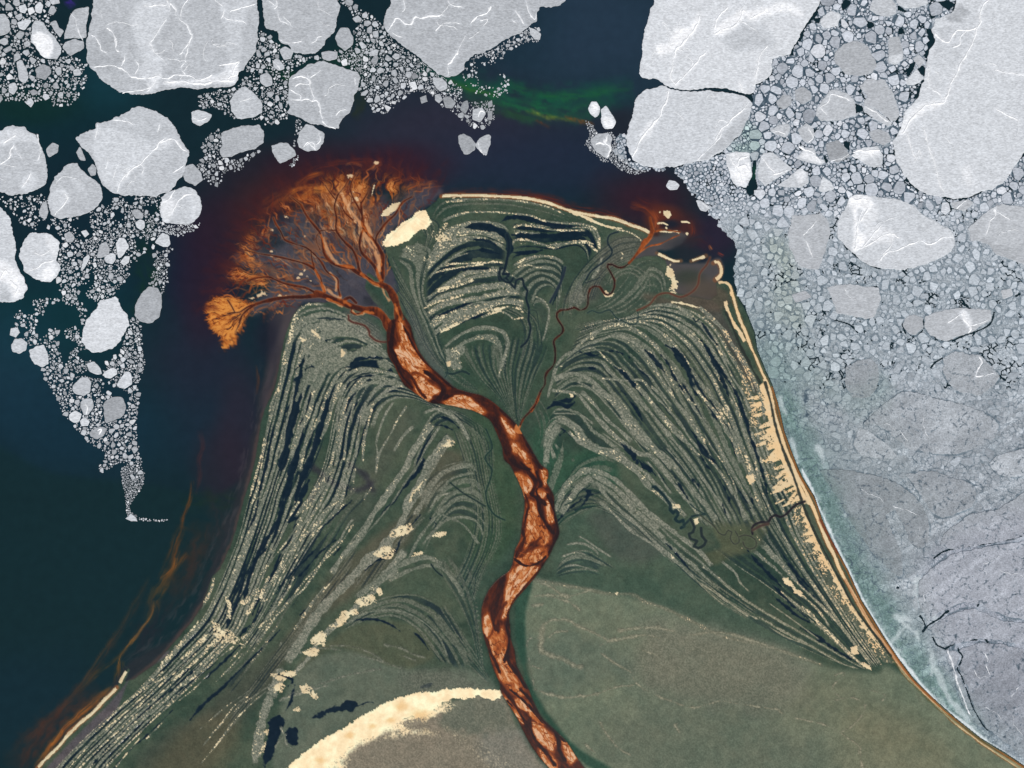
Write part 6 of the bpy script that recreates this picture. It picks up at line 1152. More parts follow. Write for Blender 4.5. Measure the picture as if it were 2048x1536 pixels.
k = ss(640, 860, vv); TONE += (np.array((160, 166, 171), f4) - TONE) * k[..., None]
TONE += (N120 * 7 + N40 * 6)[..., None]
w, D, Tm, Sd, L = sdist(P('1500,600 1545,760 1575,860 1605,940 1645,1030 1700,1140 1750,1240 1810,1330 1880,1400 1960,1465 2060,1540'), 130)
k = (.45 * ss(130, 10, D + N40[w] * 30) + .55 * ss(62, 20, D + N40[w] * 16 + N14[w] * 6)) * ss(560, 780, vv[w]); TONE[w] += (np.array((100, 130, 124), f4) - TONE[w]) * (k * .85)[..., None]
w, D, Tm, Sd, L = sdist(P('1560,700 1590,690 1640,760 1700,800 1760,780'), 60); k = ss(50, 0, D + N40[w] * 20); TONE[w] += (np.array((120, 148, 140), f4) - TONE[w]) * (k * .35)[..., None]
w, D, Tm, Sd, L = sdist(P('1560,500 1570,540 1565,600 1590,640'), 50); k = ss(45, 0, D + N40[w] * 20); TONE[w] += (np.array((160, 172, 148), f4) - TONE[w]) * (k * .5)[..., None]
w, D, Tm, Sd, L = sdist(P('1460,250 1490,262 1510,290 1480,300'), 34); k = ss(30, 0, D + N14[w] * 8); TONE[w] += (np.array((150, 172, 166), f4) - TONE[w]) * (k * .8)[..., None]
w, d = sdf(P('1860,1130 2110,1060 2110,1640 1960,1460'), 60); TONE[w] += (np.array((166, 169, 180), f4) - TONE[w]) * (ss(40, -30, d) * .7)[..., None]
w, D, Tm, Sd, L = sdist(P('1480,520 1530,600 1600,700 1680,790 1740,900 1790,1010'), 130); TONE[w] += (np.array((158, 167, 168), f4) - TONE[w]) * (ss(120, 20, D + N40[w] * 40) * .45)[..., None]
# crushed ice: cellular mosaic
def vor(w, cell, seed, stretch=1.0):
    r = np.random.RandomState(seed); x = uu[w] / cell; y = vv[w] / cell * stretch
    x = x + N14[w] * .25; y = y + N6[w] * .1
    n = 700; JX = r.rand(n, n).astype(f4); JY = r.rand(n, n).astype(f4); ID = r.rand(n, n).astype(f4)
    xi = np.floor(x).astype(int); yi = np.floor(y).astype(int)
    f1 = np.full(x.shape, 9., f4); f2 = f1.copy(); idv = np.zeros(x.shape, f4)
    for dj in (-1, 0, 1):
        for di in (-1, 0, 1):
            a, b = (yi + dj) % n, (xi + di) % n
            d = np.hypot(xi + di + JX[a, b] - x, yi + dj + JY[a, b] - y)
            m = d < f1
            f2 = np.where(m, f1, np.minimum(f2, d)); idv = np.where(m, ID[a, b], idv); f1 = np.where(m, d, f1)
    return (f2 - f1) * cell, idv
pw = win(1180, -130, 2218, 1666)
e1, i1 = vor(pw, 4.6, 5); e2, i2 = vor(pw, 11, 6)
big = ss(-.1, .25, N40[pw] + N120[pw] * .5)
lo = ss(560, 900, vv[pw])
E = np.where(big > .5, np.minimum(e2, e1 + 1.2), e1)
SL = TONE[pw] + ((i1 - .5) * 34 * (1 - lo * .5) + (i2 - .5) * 22 * big)[..., None] + (WN2[pw] * 15 + WN[pw] * 11 + N6[pw] * 8 - np.maximum(N6[pw], .2) * 40 + 8)[..., None]
gap = ss(1.35, .25, E + N6[pw] * .5) * (.35 + .65 * ss(-.2, .45, N40[pw] + N14[pw] * .6)) * (1 - lo * .35)
dkc = np.array((44, 64, 78), f4)
SL += (dkc - SL) * (gap * .85)[..., None]
murk = ss(.0, .7, fb(60, 141, 4)[pw]) * (1 - lo * .4) * .45 + (1 - lo) * .12
SL += (np.array((134, 146, 152), f4) - SL) * murk[..., None]
HOLE = (ss(1.3, .3, E) * ss(.05, .45, N14[pw] * .8 + N40[pw] * .7 - .05) > .5) & (lo < .7)
HOLE |= (N14[pw] + N6[pw] * .5 + N40[pw] * .5 - e2 * .06 > .62) & (vv[pw] < 330)
for f in FLOES:
    if f['pts'][:, 0].mean() > 1500 and f['pts'][:, 1].mean() > 560:
        w, D, Tm, Sd, L = sdist(np.concatenate([f['pts'], f['pts'][:1]]), 8)
        k = ss(3.4, 1, D + N6[w] * 1.5) * ss(-.25, .25, N40[w] + N14[w] * .5) * .6
        x = (slice(w[0].start - pw[0].start, w[0].stop - pw[0].start), slice(w[1].start - pw[1].start, w[1].stop - pw[1].start))
        if x[1].start >= 0 and x[0].start >= 0: SL[x] += (np.array((70, 88, 100), f4) - SL[x]) * k[:SL[x].shape[0], :SL[x].shape[1], None]
ang = (uu[pw] * .55 + vv[pw] * .84); acr = (uu[pw] * .84 - vv[pw] * .55)
stk = tf(ang / 9 + N14[pw] * .3, acr / 70, 21, 3)
SL += (ss(-.1, .6, stk) * 26 * lo * ss(1700, 1850, uu[pw]))[..., None]
def streaks_at(p): return tf((p[:, 0] * .55 + p[:, 1] * .84) / 9, (p[:, 0] * .84 - p[:, 1] * .55) / 70, 21, 3)
e3, i3 = vor(pw, 46, 9)
k = ss(1.6, .4, e3 + np.abs(N6[pw]) * 2.5) * ss(.0, .35, N40[pw] + N14[pw] * .4) * ss(600, 800, v2 := vv[pw]) * .7
SL += (np.array((60, 80, 92), f4) - SL) * k[..., None]
e4, i4 = vor(pw, 21, 12)
CRK = np.zeros((GH, GW), f4)
CRK[pw] = np.maximum(ss(2.4, .5, e3 + np.abs(N6[pw]) * 3) * ss(-.25, .1, N40[pw] + N14[pw] * .5), ss(1.8, .4, e4 + np.abs(N6[pw]) * 2) * ss(-.05, .2, -N40[pw] + N14[pw] * .6)) * ss(560, 760, vv[pw])
CRB = np.zeros((GH, GW), f4); CRB[pw] = ss(.0, .5, N120[pw] + N40[pw] * .6) * ss(.1, .6, N6[pw] + N14[pw] * .6) + .7 * (i4 - .5)
SL += (np.array((66, 84, 96), f4) - SL) * (CRK[pw] * .85)[..., None]
SL += ((N14[pw] * 9 + N6[pw] * 9) * lo)[..., None]
# leads: open cracks in the lower sheet
LEADS = '''
2.6;1846,1262 1855,1252 1868,1243 1880,1236 1890,1226 1896,1222
1.6;1840,1232 1848,1244 1850,1256
2;1866,1275 1872,1288 1882,1294 1890,1298 1896,1294 1910,1286 1920,1281
2;1938,1280 1948,1280 1954,1279
1.2;1916,1297 1918,1304 1925,1312 1920,1326 1914,1338 1922,1350 1928,1366 1934,1382 1940,1398 1946,1416 1954,1430 1966,1450 1975,1460
1.2;1868,1116 1885,1104 1905,1098 1940,1092 1968,1088 2000,1082 2030,1076 2048,1070
1.2;1946,992 1942,1004 1942,1012
1.8;1988,625 1980,648 1955,662 1925,672 1905,682
1.6;1802,640 1806,655 1812,668
1.4;1846,640 1848,655 1838,670
1.8;1955,735 1975,738 1992,748 2010,760
1.4;1862,735 1870,725 1885,716
1.6;1925,602 1932,612 1945,620
1.2;1690,488 1700,500 1712,512 1740,530 1760,538
3;1690,490 1694,498
1.8;1730,580 1727,595 1722,612 1720,618
1;1660,598 1675,590 1688,575
.8;1719,172 1729,197 1745,208 1765,214 1790,224
.8;1745,208 1760,216 1778,222 1793,218
1;1955,1212 1962,1200
1;1958,1170 1980,1160 2010,1140 2048,1118
1;1992,1220 2020,1205 2048,1185
1;2037,1400 2042,1420
1.4;1670,640 1700,650 1715,665
1.8;2010,1010 2025,1006 2040,1004
2;1971,1278 1975,1284
'''
LM = np.zeros((GH, GW), f4)
LL = []
for l in LEADS.strip().split('\n'):
    a, p = l.split(';'); a = float(a) * .42; LL.append((a, P(p)))
    w, D, Tm, Sd, L = sdist(P(p), a + 6)
    LM[w] = np.maximum(LM[w], ss(1, -.6, D - a * (1 + .5 * tf(Tm / 9, Sd * 0, 3, 2)) + N6[w] * .9))
for s in ['1872,0 1882,5 1900,0 1908,10 1898,20', '1795,10 1806,18 1812,24 1796,20', '1858,28 1872,30 1868,36 1862,38', '1732,42 1745,46 1750,52 1738,58', '1853,56 1862,60 1860,70 1852,66', '1795,58 1804,56 1808,66 1798,68', '1845,132 1850,138 1848,152 1838,146 1836,138', '1836,178 1840,168 1846,170 1842,184 1836,198 1828,196', '1711,208 1724,212 1726,222 1712,226', '1628,38 1640,36 1638,46 1630,46',
          '1690,-2 1702,4 1695,14 1685,22 1682,10', '1896,385', '1508,315 1512,325 1510,352 1514,376 1500,392 1492,384 1502,355 1506,330', '1686,282 1700,285 1698,300 1690,295', '1648,312 1656,322 1652,326', '1923,602 1936,612 1928,612', '1640,4 1652,8 1644,12', '1581,168 1588,168 1586,174', '1813,142 1820,130 1830,125 1826,138 1816,152']:
    p = P(s)
    if len(p) < 3: continue
    w, d = sdf(p, 6); LM[w] = np.maximum(LM[w], ss(1, -1, d + N6[w] * 1.5))
LMP = LM[pw]
HOLE |= LMP > .5
# shore fast foam ice: white fringe along the east beach
w, D, Tm, Sd, L = sdist(P('1604,940 1613,958 1626,985 1640,1020 1655,1052 1670,1085 1686,1118 1702,1150 1718,1185 1740,1225 1765,1265 1790,1302 1815,1335 1850,1378 1890,1418 1935,1452 1985,1492 2060,1540'), 26)
fm = np.zeros((GH, GW), f4); fm[w] = ss(4.5 + 3 * (Tm / L), 0, D + N14[w] * 3 + N6[w] * 1.5) + .55 * ss(16 + 10 * (Tm / L), 3, D + N14[w] * 9) * ss(.0, .6, N6[w] + N14[w]) * (Sd < 0)
for s in ['1560,795 1566,815 1572,828', '1636,895 1642,905 1648,925', '1582,880 1590,900 1596,925', '1792,1230 1810,1250 1830,1265 1838,1278', '1690,985 1694,1010 1692,1030', '1862,1205 1870,1240', '1795,1235 1820,1240', '1805,1260 1780,1290 1800,1300', '1860,1300 1865,1330 1862,1350', '1870,1340 1900,1400 1940,1440', '1835,1160 1832,1200']:
    w, D, Tm, Sd, L = sdist(P(s), 16); fm[w] = np.maximum(fm[w], .6 * ss(9, 0, D + N14[w] * 6 + N6[w] * 3))
fmp = np.clip(fm[pw], 0, 1)
SL += (np.array((214, 222, 222), f4) - SL) * fmp[..., None]
for a, p in RL_:
    pass
HOLE &= fmp < .4
log('ice raster')
# ---------- broken ice between the named floes ----------
OCC = np.zeros((GH, GW), bool)
for f in FLOES:
    w, M = inside(f['pts'], 0, False); OCC[w] |= M
OCC |= (LD < 2) | (LM > .4)
# rmin rmax cover lo-grey hi-grey clump | outline
ZONES = '''
1.5 8.78 0.56 168 205 0|-40,-60 118,-60 118,-5 110,25 98,42 115,70 130,90 125,110 138,118 152,135 158,150 152,175 142,195 125,205 108,200 85,198 62,205 30,200 0,205 -40,215
1.2 4.05 0.2 170 215 0|100,118 165,120 172,160 150,205 118,212 100,200
1.2 8.1 0.55 170 208 0|515,60 530,66 560,92 590,112 640,112 662,100 690,104 712,92 715,60 700,20 672,-5 680,-60 700,-30 705,0 720,18 745,30 760,55 758,68 778,78 805,95 850,128 880,152 905,162 925,178 918,200 890,215 860,190 830,182 800,200 775,225 745,222 735,200 718,185 724,155 700,130 640,118 590,135 575,160 576,200 570,215 530,205 520,175 505,160 490,130 500,100 512,80
1.2 6.75 0.55 160 205 0|700,70 745,35 770,60 800,95 850,130 895,160 885,185 830,178 790,188 768,220 742,210 722,170 715,150 690,130 680,110
1.2 4.59 0.47 165 205 0|935,110 980,88 1020,70 1060,54 1078,60 1082,82 1050,85 1010,105 970,112 940,118
1.2 4.59 0.39 165 205 .0|400,190 440,180 475,172 490,150 512,160 515,175 530,200 575,220 575,235 530,250 528,238 480,240 455,230 430,215 400,215
1.2 5.4 0.51 150 195 0|405,285 440,255 450,312 480,318 500,305 520,300 500,318 480,340 450,345 440,365 425,372 412,360 400,355 395,330 408,315
1.2 2.6 0.5 155 190 0|592,238 605,250 598,268 590,262 585,290 578,300 596,310 585,335 578,330 588,312
1.2 6.08 0.48 150 190 0|880,185 915,200 940,205 985,205 985,245 950,255 925,240 900,220 880,212
1.2 3.78 0.09 170 215 .1|905,110 1010,112 1010,190 930,175
1.2 2.6 0.6 155 195 0|1170,240 1185,250 1196,268 1225,265 1232,300 1250,318 1264,334 1290,342 1270,348 1240,338 1222,325 1205,322 1180,300 1168,290 1180,270
1.3 4.05 0.17 175 215 .1|0,395 95,392 98,430 60,460 20,420
1.2 4.86 0.23 175 215 .1|95,440 210,410 230,395 320,388 322,440 380,450 372,468 335,480 345,500 330,520 335,560 325,575 310,540 300,470 290,500 250,560 205,600 130,560 118,500
1.3 6.75 0.55 175 212 0|180,470 205,455 240,455 262,470 270,500 262,530 240,560 215,590 205,600 180,600 172,585 190,560 180,530 180,510 165,500
1.3 6.08 0.48 175 215 0|118,480 148,480 150,540 160,570 150,600 125,600 118,570 112,530
1.3 5.4 0.51 165 205 0|240,400 295,425 320,440 325,455 385,452 375,465 330,470 300,480 262,470 235,455 250,440
1.3 5.67 0.56 150 198 0|308,505 330,500 340,515 328,570 326,590 300,575 302,550 310,530
1.2 4.86 0.22 175 215 .1|30,610 160,600 165,680 180,720 160,745 120,720 95,690 60,690 30,660
1.3 5.4 0.55 165 210 0|258,640 275,635 282,660 285,700 290,730 278,760 275,800 262,790 240,775 215,765 205,740 222,715 240,705 250,670
1.3 5.4 0.47 165 210 .0|85,690 112,680 118,700 128,730 150,748 205,760 200,790 215,780 225,790 205,830 190,870 185,890 165,870 145,850 125,825 115,800 95,765 85,740
1.3 5.4 0.35 165 210 .1|120,640 180,710 170,745 120,730 100,700
1.2 6.75 0.62 160 208 0|180,850 240,835 262,790 275,795 272,860 278,900 285,940 270,960 258,945 250,925 230,928 205,948 198,930 210,905 185,888
1.1 2.2 0.85 150 190 0|243,935 262,930 288,945 284,970 272,990 265,1002 258,1010 262,1025 276,1032 272,1038 255,1030 252,1018 250,990 243,960
1.2 2.2 0.3 180 215 0|276,1034 300,1038 335,1036 335,1042 300,1042 278,1040
1.2 4.05 0.39 170 210 0|325,440 400,450 402,440 385,462 345,470 322,462
'''
rng = random.Random(11)
CELLS = []   # u, v, r, grey, kind
HASH = {}
def near(u, v, r):
    o = []
    R = r + 18
    for a in range(int((u - R) // 20), int((u + R) // 20) + 1):
        for b in range(int((v - R) // 20), int((v + R) // 20) + 1):
            o.extend(HASH.get((a, b), ()))
    return o
def free(u, v, r, occ=.86):
    for k in range(10):
        a = k * .6283
        i = int((u + r * occ * math.cos(a) - U0) / S); j = int((v + r * occ * math.sin(a) - V0) / S)
        if not (0 <= i < GW and 0 <= j < GH) or OCC[j, i]: return False
    i = int((u - U0) / S); j = int((v - V0) / S)
    if OCC[j, i]: return False
    for c in near(u, v, r):
        q = CELLS[c]
        if (q[0] - u) ** 2 + (q[1] - v) ** 2 < (.83 * (q[2] + r)) ** 2: return False
    return True
def throw(M, w, rmin, rmax, cover, glo, ghi, clump, kind):
    jj, ii = np.nonzero(M)
    if not len(jj): return
    area = len(jj) * S * S
    rs = [rmax]
    while rs[-1] > rmin: rs.append(rs[-1] * .8)
    for q, r in enumerate(rs):
        share = cover * (1.7 if q < 2 else 1.25 if q < 4 else .8) * 2.8 / len(rs)
        n = int(area * share / (math.pi * r * r)) + (rng.random() < .5)
        for _ in range(n):
            k = rng.randrange(len(jj))
            u = U0 + S * (w[1].start + ii[k] + rng.random()); v = V0 + S * (w[0].start + jj[k] + rng.random())
            rr = r * rng.uniform(.85, 1.12)
            if clump and tn(np.float64(u / 22), np.float64(v / 22), 9) < .35 + clump: continue
            if free(u, v, rr):
                g = rng.uniform(glo, ghi)
                if rng.random() < .16: g = rng.uniform(ghi, 234)
                if rng.random() < .1: g -= 22
                CELLS.append((u, v, rr, g, kind)); HASH.setdefault((int(u // 20), int(v // 20)), []).append(len(CELLS) - 1)
for l in ZONES.strip().split('\n'):
    a, p = l.split('|'); a = [float(x) for x in a.split()]
    p = P(p)
    w, M = inside(p)
    throw(M & ~OCC[w], w, *a, 0)
# floes within the right hand pack
top = (PACK[pw] > .6) & ~OCC[pw] & ~HOLE
v_ = vv[pw]; u_ = uu[pw]
throw(top & (v_ < 430) & (u_ > 1500), pw, 4.5, 13, .8, 162, 208, 0, 1)
throw(top & (v_ < 430), pw, 2.6, 4.4, .5, 166, 208, 0, 1)
throw(top & (v_ > 340) & (v_ < 760) & (u_ > 1470), pw, 3.4, 10, .3, 164, 200, 0, 1)
throw(top & (v_ > 700) & (v_ < 960) & (u_ > 1640), pw, 3.4, 10, .16, 150, 184, 0, 1)
log('cells', len(CELLS))
def clip(poly, nx, ny, c):
    out = []
    n = len(poly)
    for i in range(n):
        a = poly[i]; b = poly[(i + 1) % n]
        da = a[0] * nx + a[1] * ny - c; db = b[0] * nx + b[1] * ny - c
        if da <= 0: out.append(a)
        if (da < 0) != (db < 0):
            t = da / (da - db); out.append((a[0] + t * (b[0] - a[0]), a[1] + t * (b[1] - a[1])))
    return out
def outline(k):
    u, v, r, g, kind = CELLS[k]
    n = 14 if r < 3 else 20 if r < 7 else 28
    el = rng.uniform(.62, 1.0); an = rng.uniform(0, 3.14); off = rng.random() * 6
    K = 1.32 if kind == 0 else 1.45
    p = []
    c0_ = rng.random() * 6.28; nc_ = rng.choice((3, 4, 4, 5, 5)); cuts = [(c0_ + (i_ + rng.uniform(-.3, .3)) * 6.28 / nc_, rng.uniform(.45, .82)) for i_ in range(nc_)]
    for i in range(n):
        a = off + i * 2 * math.pi / n
        rr = r * K
        for ca, cd in cuts:
            c = math.cos(a - ca)
            if c > 0: rr = min(rr, r * K * cd / c)
        rr = min(rr, r * K) * rng.uniform(.975, 1.015)
        x, y = rr * math.cos(a), rr * math.sin(a) * el
        p.append((x * math.cos(an) - y * math.sin(an), x * math.sin(an) + y * math.cos(an)))
    for c in near(u, v, r):
        if c == k: continue
        q = CELLS[c]
        dx, dy = q[0] - u, q[1] - v
        D = math.hypot(dx, dy)
        if D > (r + q[2]) * 1.5 or D < .1: continue
        d = (D * D + r * r - q[2] * q[2]) / (2 * D) - (.34 if kind == 0 else .5)
        p = clip(p, dx / D, dy / D, d)
        if len(p) < 3: return None
    return [(x + u, y + v) for x, y in p]
for (u, v, r, g, kind) in CELLS:
    if kind != 1: continue
    w = win(u - r * 1.5 - 2, v - r * 1.5 - 2, u + r * 1.5 + 2, v + r * 1.5 + 2)
    x = (slice(w[0].start - pw[0].start, w[0].stop - pw[0].start), slice(w[1].start - pw[1].start, w[1].stop - pw[1].start))
    if x[0].start < 0 or x[1].start < 0: continue
    d = np.hypot(cu[w[1]][None, :] - u, cv[w[0]][:, None] - v)
    kk = ss(r * 1.28 + 1.6, r * 1.05, d + N6[w] * 1.5) * (.7 if v < 400 else .28 if v < 700 else .15)
    SL[x] += (np.array((46, 66, 80), f4) - SL[x]) * kk[..., None]
OUT = [outline(k) for k in range(len(CELLS))]
log('outlines')
inview = [k for k in range(len(CELLS)) if OUT[k] and -2 < CELLS[k][0] < 2050 and -2 < CELLS[k][1] < 1538]
inview.sort(key=lambda k: -CELLS[k][2])
SOLO = inview[:298 - len(FLOES)]
SOLOSET = set(SOLO)
NAMES = {'giant': 'giant rippled floe', 'dome': 'dome floe at the top edge', 'wedge': 'tapering floe at the top', 'fang': 'floe with the pointed lower tip', 'crown': 'big round floe', 'hub': 'round floe on the left edge', 'shield': 'grey floe with white rim', 'disc': 'speckled floe by the reddish water',
  'pillar': 'tall white left edge floe', 'octagon': 'white eight sided floe', 'anvil': 'biggest white wedge floe', 'rough': 'rough rubbly oval floe', 'heart': 'white tooth shaped floe', 'puck': 'pale grey leftmost floe', 'coin': 'round cracked grey floe', 'slate': 'dark grey square floe',
  'pear': 'pear shaped floe', 'capped': 'grey floe with white triangle', 'tip': 'floe at the wedge tip', 'sail': 'white sail shaped floe', 'bun': 'white rounded block', 'almond': 'bright almond shaped floe', 'thorn': 'tall cracked grey floe', 'house': 'pale five sided floe', 'smudge': 'grey snowy floe',
  'seam': 'seamed grey floe', 'lozenge': 'grey lozenge floe', 'flare': 'brightest little floe', 'muffin': 'pale banded floe', 'boot': 'lonely pair in the bay', 'bloom': 'white patched bay floe', 'candle': 'bright tall twin floe', 'ghost': 'rough floe with white bar', 'castle': 'huge snowy top edge floe',
  'anchor': 'huge floe under the crack', 'ocean': 'upper right corner giant', 'arrow': 'big arrowhead floe', 'faint': 'faint grey green floe', 'rim': 'smooth right edge floe', 'grain': 'coarse grained split floe', 'plate': 'round plain grey floe', 'oblong': 'snow streaked oblong floe', 'moon': 'big rounded smooth floe',
  'cloud': 'dull floe in the slush', 'spread': 'widest grey sheet', 'bright': 'pale right edge block', 'ellipse': 'mauve grey rounded floe', 'split': 'cracked round floe', 'cake': 'floe with snowy roof', 'finger': 'tall pale ended floe', 'loaf': 'pale loaf shaped floe', 'shard': 'white pointed gap floe', 'whale': 'long white backed floe',
  'ruin': 'ragged white topped floe', 'molar': 'floe right of the dark slot', 'tooth': 'floe left of the dark slot', 'ridge': 'floe with white right rim', 'lean': 'leaning pale block', 'snowman': 'white square floe', 'stone': 'round dark grey floe', 'veined': 'white veined floe', 'scarf': 'small white topped floe by the edge'}
lm = [(n, FLOES[[f['key'] for f in FLOES].index(k)]['pts']) for k, n in NAMES.items()]
DIRS = ['right of', 'lower right of', 'below', 'lower left of', 'left of', 'upper left of', 'above', 'upper right of']
ORD = ['', 'second ', 'third ', 'fourth ', 'fifth ', 'sixth ', 'seventh ', 'eighth ', 'ninth ', 'tenth ', 'eleventh ', 'twelfth ', 'thirteenth ', 'fourteenth ', 'fifteenth ', 'sixteenth ', 'seventeenth ', 'eighteenth ', 'nineteenth ', 'twentieth ']
bins = {}
for k in SOLO:
    u, v = CELLS[k][:2]
    best = None
    for n, p in lm:
        q = smooth(p, 12, True); d = np.hypot(q[:, 0] - u, q[:, 1] - v).min()
        if best is None or d < best[0]: best = (d, n, np.clip(p.mean(0), 0, 2048))
    a = math.atan2(v - best[2][1], u - best[2][0])
    bins.setdefault((best[1], DIRS[int(round(a / (math.pi / 4))) % 8]), []).append((best[0], k))
LAB = {}
for (n, d), ks in bins.items():
    for i, (_, k) in enumerate(sorted(ks)):
        g = CELLS[k][3]; tone = 'white' if g > 205 else 'pale' if g > 188 else 'grey' if g > 170 else 'dull grey'
        if len(ks) == 1: LAB[k] = 'small %s floe %s the %s' % (tone, d, n)
        else: LAB[k] = 'small %s floe %s the %s, %snearest' % (tone, d, n, ORD[min(i, 19)])
log('labels')
# ================= Blender scene =================
KEXP = 1.16
def lin(c): return s2l(np.asarray(c, float)) / KEXP
def XY(p): p = np.asarray(p, float); return np.stack([p[..., 0] - 1024, 768 - p[..., 1]], -1)
scene = bpy.context.scene
COLN = scene.collection
def newmat(name, rough, spec, build=None, bump=None):
    m = bpy.data.materials.new(name); m.use_nodes = True
    nt = m.node_tree; nt.nodes.clear(); N = nt.nodes.new; L = nt.links.new
    out = N('ShaderNodeOutputMaterial'); b = N('ShaderNodeBsdfPrincipled'); L(b.outputs[0], out.inputs[0])
    b.inputs['Roughness'].default_value = rough; b.inputs['Specular IOR Level'].default_value = spec
    at = N('ShaderNodeAttribute'); at.attribute_name = 'cover'
    geo = N('ShaderNodeNewGeometry')
    col = at.outputs['Color']
    for (scale, stretch, lo, hi, det) in build or []:
        mp = N('ShaderNodeMapping'); mp.inputs['Scale'].default_value = stretch
        L(geo.outputs['Position'], mp.inputs['Vector'])
        nz = N('ShaderNodeTexNoise'); nz.inputs['Scale'].default_value = scale; nz.inputs['Detail'].default_value = det
        L(mp.outputs[0], nz.inputs['Vector'])
        mr = N('ShaderNodeMapRange'); mr.inputs[1].default_value = .3; mr.inputs[2].default_value = .7; mr.inputs[3].default_value = lo; mr.inputs[4].default_value = hi
        L(nz.outputs[0], mr.inputs[0])
        mx = N('ShaderNodeVectorMath'); mx.operation = 'SCALE'; L(col, mx.inputs[0]); L(mr.outputs[0], mx.inputs['Scale'])
        col = mx.outputs[0]
    if bump:
        nz = N('ShaderNodeTexNoise'); nz.inputs['Scale'].default_value = bump[0]; nz.inputs['Detail'].default_value = 4
        mp = N('ShaderNodeMapping'); mp.inputs['Scale'].default_value = bump[2] if len(bump) > 2 else (1, 1, 1); L(geo.outputs['Position'], mp.inputs['Vector']); L(mp.outputs[0], nz.inputs['Vector'])
        bp = N('ShaderNodeBump'); bp.inputs['Distance'].default_value = bump[1]; L(nz.outputs[0], bp.inputs['Height']); L(bp.outputs[0], b.inputs['Normal'])
    L(col, b.inputs['Base Color'])
    return m
M_sea = newmat('sea_water', .22, .12, [(.05, (1, 1, 1), .94, 1.06, 3)])
M_land = newmat('tundra', .95, .1, [(.35, (1, 1, 1), .86, 1.14, 5)])
M_sand = newmat('pale_sand', .95, .1, [(.3, (1, 1, 1), .95, 1.05, 4)])
M_pool = newmat('still_water', .2, .12)
M_river = newmat('tannin_water', .35, .12, [(.25, (1, .45, 1), .86, 1.14, 4)])
M_flat = newmat('wet_mud', .22, .12, [(.05, (1, 1, 1), .94, 1.06, 3)])
M_ice = newmat('sea_ice', .7, .2, [(.09, (1, 1, 1), .955, 1.045, 3), (.42, (.5, 1, 1), .76, 1.16, 4), (.16, (.3, 1.6, 1), .95, 1.04, 2)], (.5, .4, (.4, 1, 1)))
M_sheet = newmat('thin_ice', .7, .2, [(.09, (1, 1, 1), .95, 1.05, 3), (.5, (.8, 1, 1), .66, 1.24, 4)], (.5, .4))
M_snow = newmat('packed_snow', .8, .2, [(.6, (1, 1, 1), .93, 1.04, 3)])
M_slush = newmat('slush_ice', .6, .2, [(.5, (1, 1, 1), .78, 1.2, 4)])
def mesh(name, V, F, mat, col=None, smooth_=False, parent=None):
    me = bpy.data.meshes.new(name)
    V = np.asarray(V, np.float32)
    if isinstance(F, np.ndarray):
        nf, k = F.shape
        me.vertices.add(len(V)); me.vertices.foreach_set('co', V.ravel())
        me.loops.add(nf * k); me.loops.foreach_set('vertex_index', F.astype(np.int32).ravel())
        me.polygons.add(nf); me.polygons.foreach_set('loop_start', np.arange(0, nf * k, k, dtype=np.int32))
        me.update(calc_edges=True)
    else:
        me.from_pydata(V.tolist(), [], F); me.update()
    if col is not None:
        a = me.color_attributes.new('cover', 'FLOAT_COLOR', 'POINT')
        c = np.ones((len(V), 4), np.float32); c[:, :3] = col
        a.data.foreach_set('color', c.ravel())
    me.materials.append(mat)
    if smooth_: me.shade_smooth()
    else: me.shade_flat()
    o = bpy.data.objects.new(name, me); COLN.objects.link(o)
    if parent is not None: o.parent = parent
    return o
# ---- fine ground in classes ----
FINE |= LD < 9
w, d = sdf(P('820,90 900,95 1270,150 1280,220 1200,262 1040,270 880,200'), 4); 
Z = LAND * (.55 + .45 * np.clip(RG, 0, 1) + .4 * np.clip(SA, 0, 1) - .3 * np.clip(DK, 0, 1)) + .06
Z = np.where(RIV > .5, .3 - .05, Z)
Z = Z + (1 - LAND) * np.clip(SA, 0, 1) * .3
LINC = (s2l(COL) / KEXP).astype(f4)
VX = (cu - 1024)[None, :] + np.zeros(GH, f4)[:, None]; VY = (768 - cv)[:, None] + np.zeros(GW, f4)[None]
fm_ = FINE[:-1, :-1] & FINE[1:, 1:] & FINE[:-1, 1:] & FINE[1:, :-1]
cls = np.zeros((GH - 1, GW - 1), int)
av = lambda A: (A[:-1, :-1] + A[1:, 1:] + A[:-1, 1:] + A[1:, :-1]) / 4
cls[av(LAND) > .5] = 1
cls[av(np.clip(SA, 0, 1)) > .5] = 2
cls[(av(DK * LAND) > .55) & (cls == 1)] = 3
cls[av(RIV) > .5] = 4
for c, name, mat in [(0, 'tidal_flat', M_flat), (1, 'ground', M_land), (2, 'beach_sand', M_sand), (3, 'pond_water', M_pool), (4, 'river', M_river)]:
    j, i = np.nonzero(fm_ & (cls == c))
    q = np.stack([j * GW + i, (j + 1) * GW + i, (j + 1) * GW + i + 1, j * GW + i + 1], 1)
    u, inv = np.unique(q, return_inverse=True)
    V = np.stack([VX.ravel()[u], VY.ravel()[u], Z.ravel()[u]], 1)
    o = mesh(name, V, inv.reshape(q.shape), mat, LINC.reshape(-1, 3)[u], True)
    o['kind'] = 'structure'
log('ground')
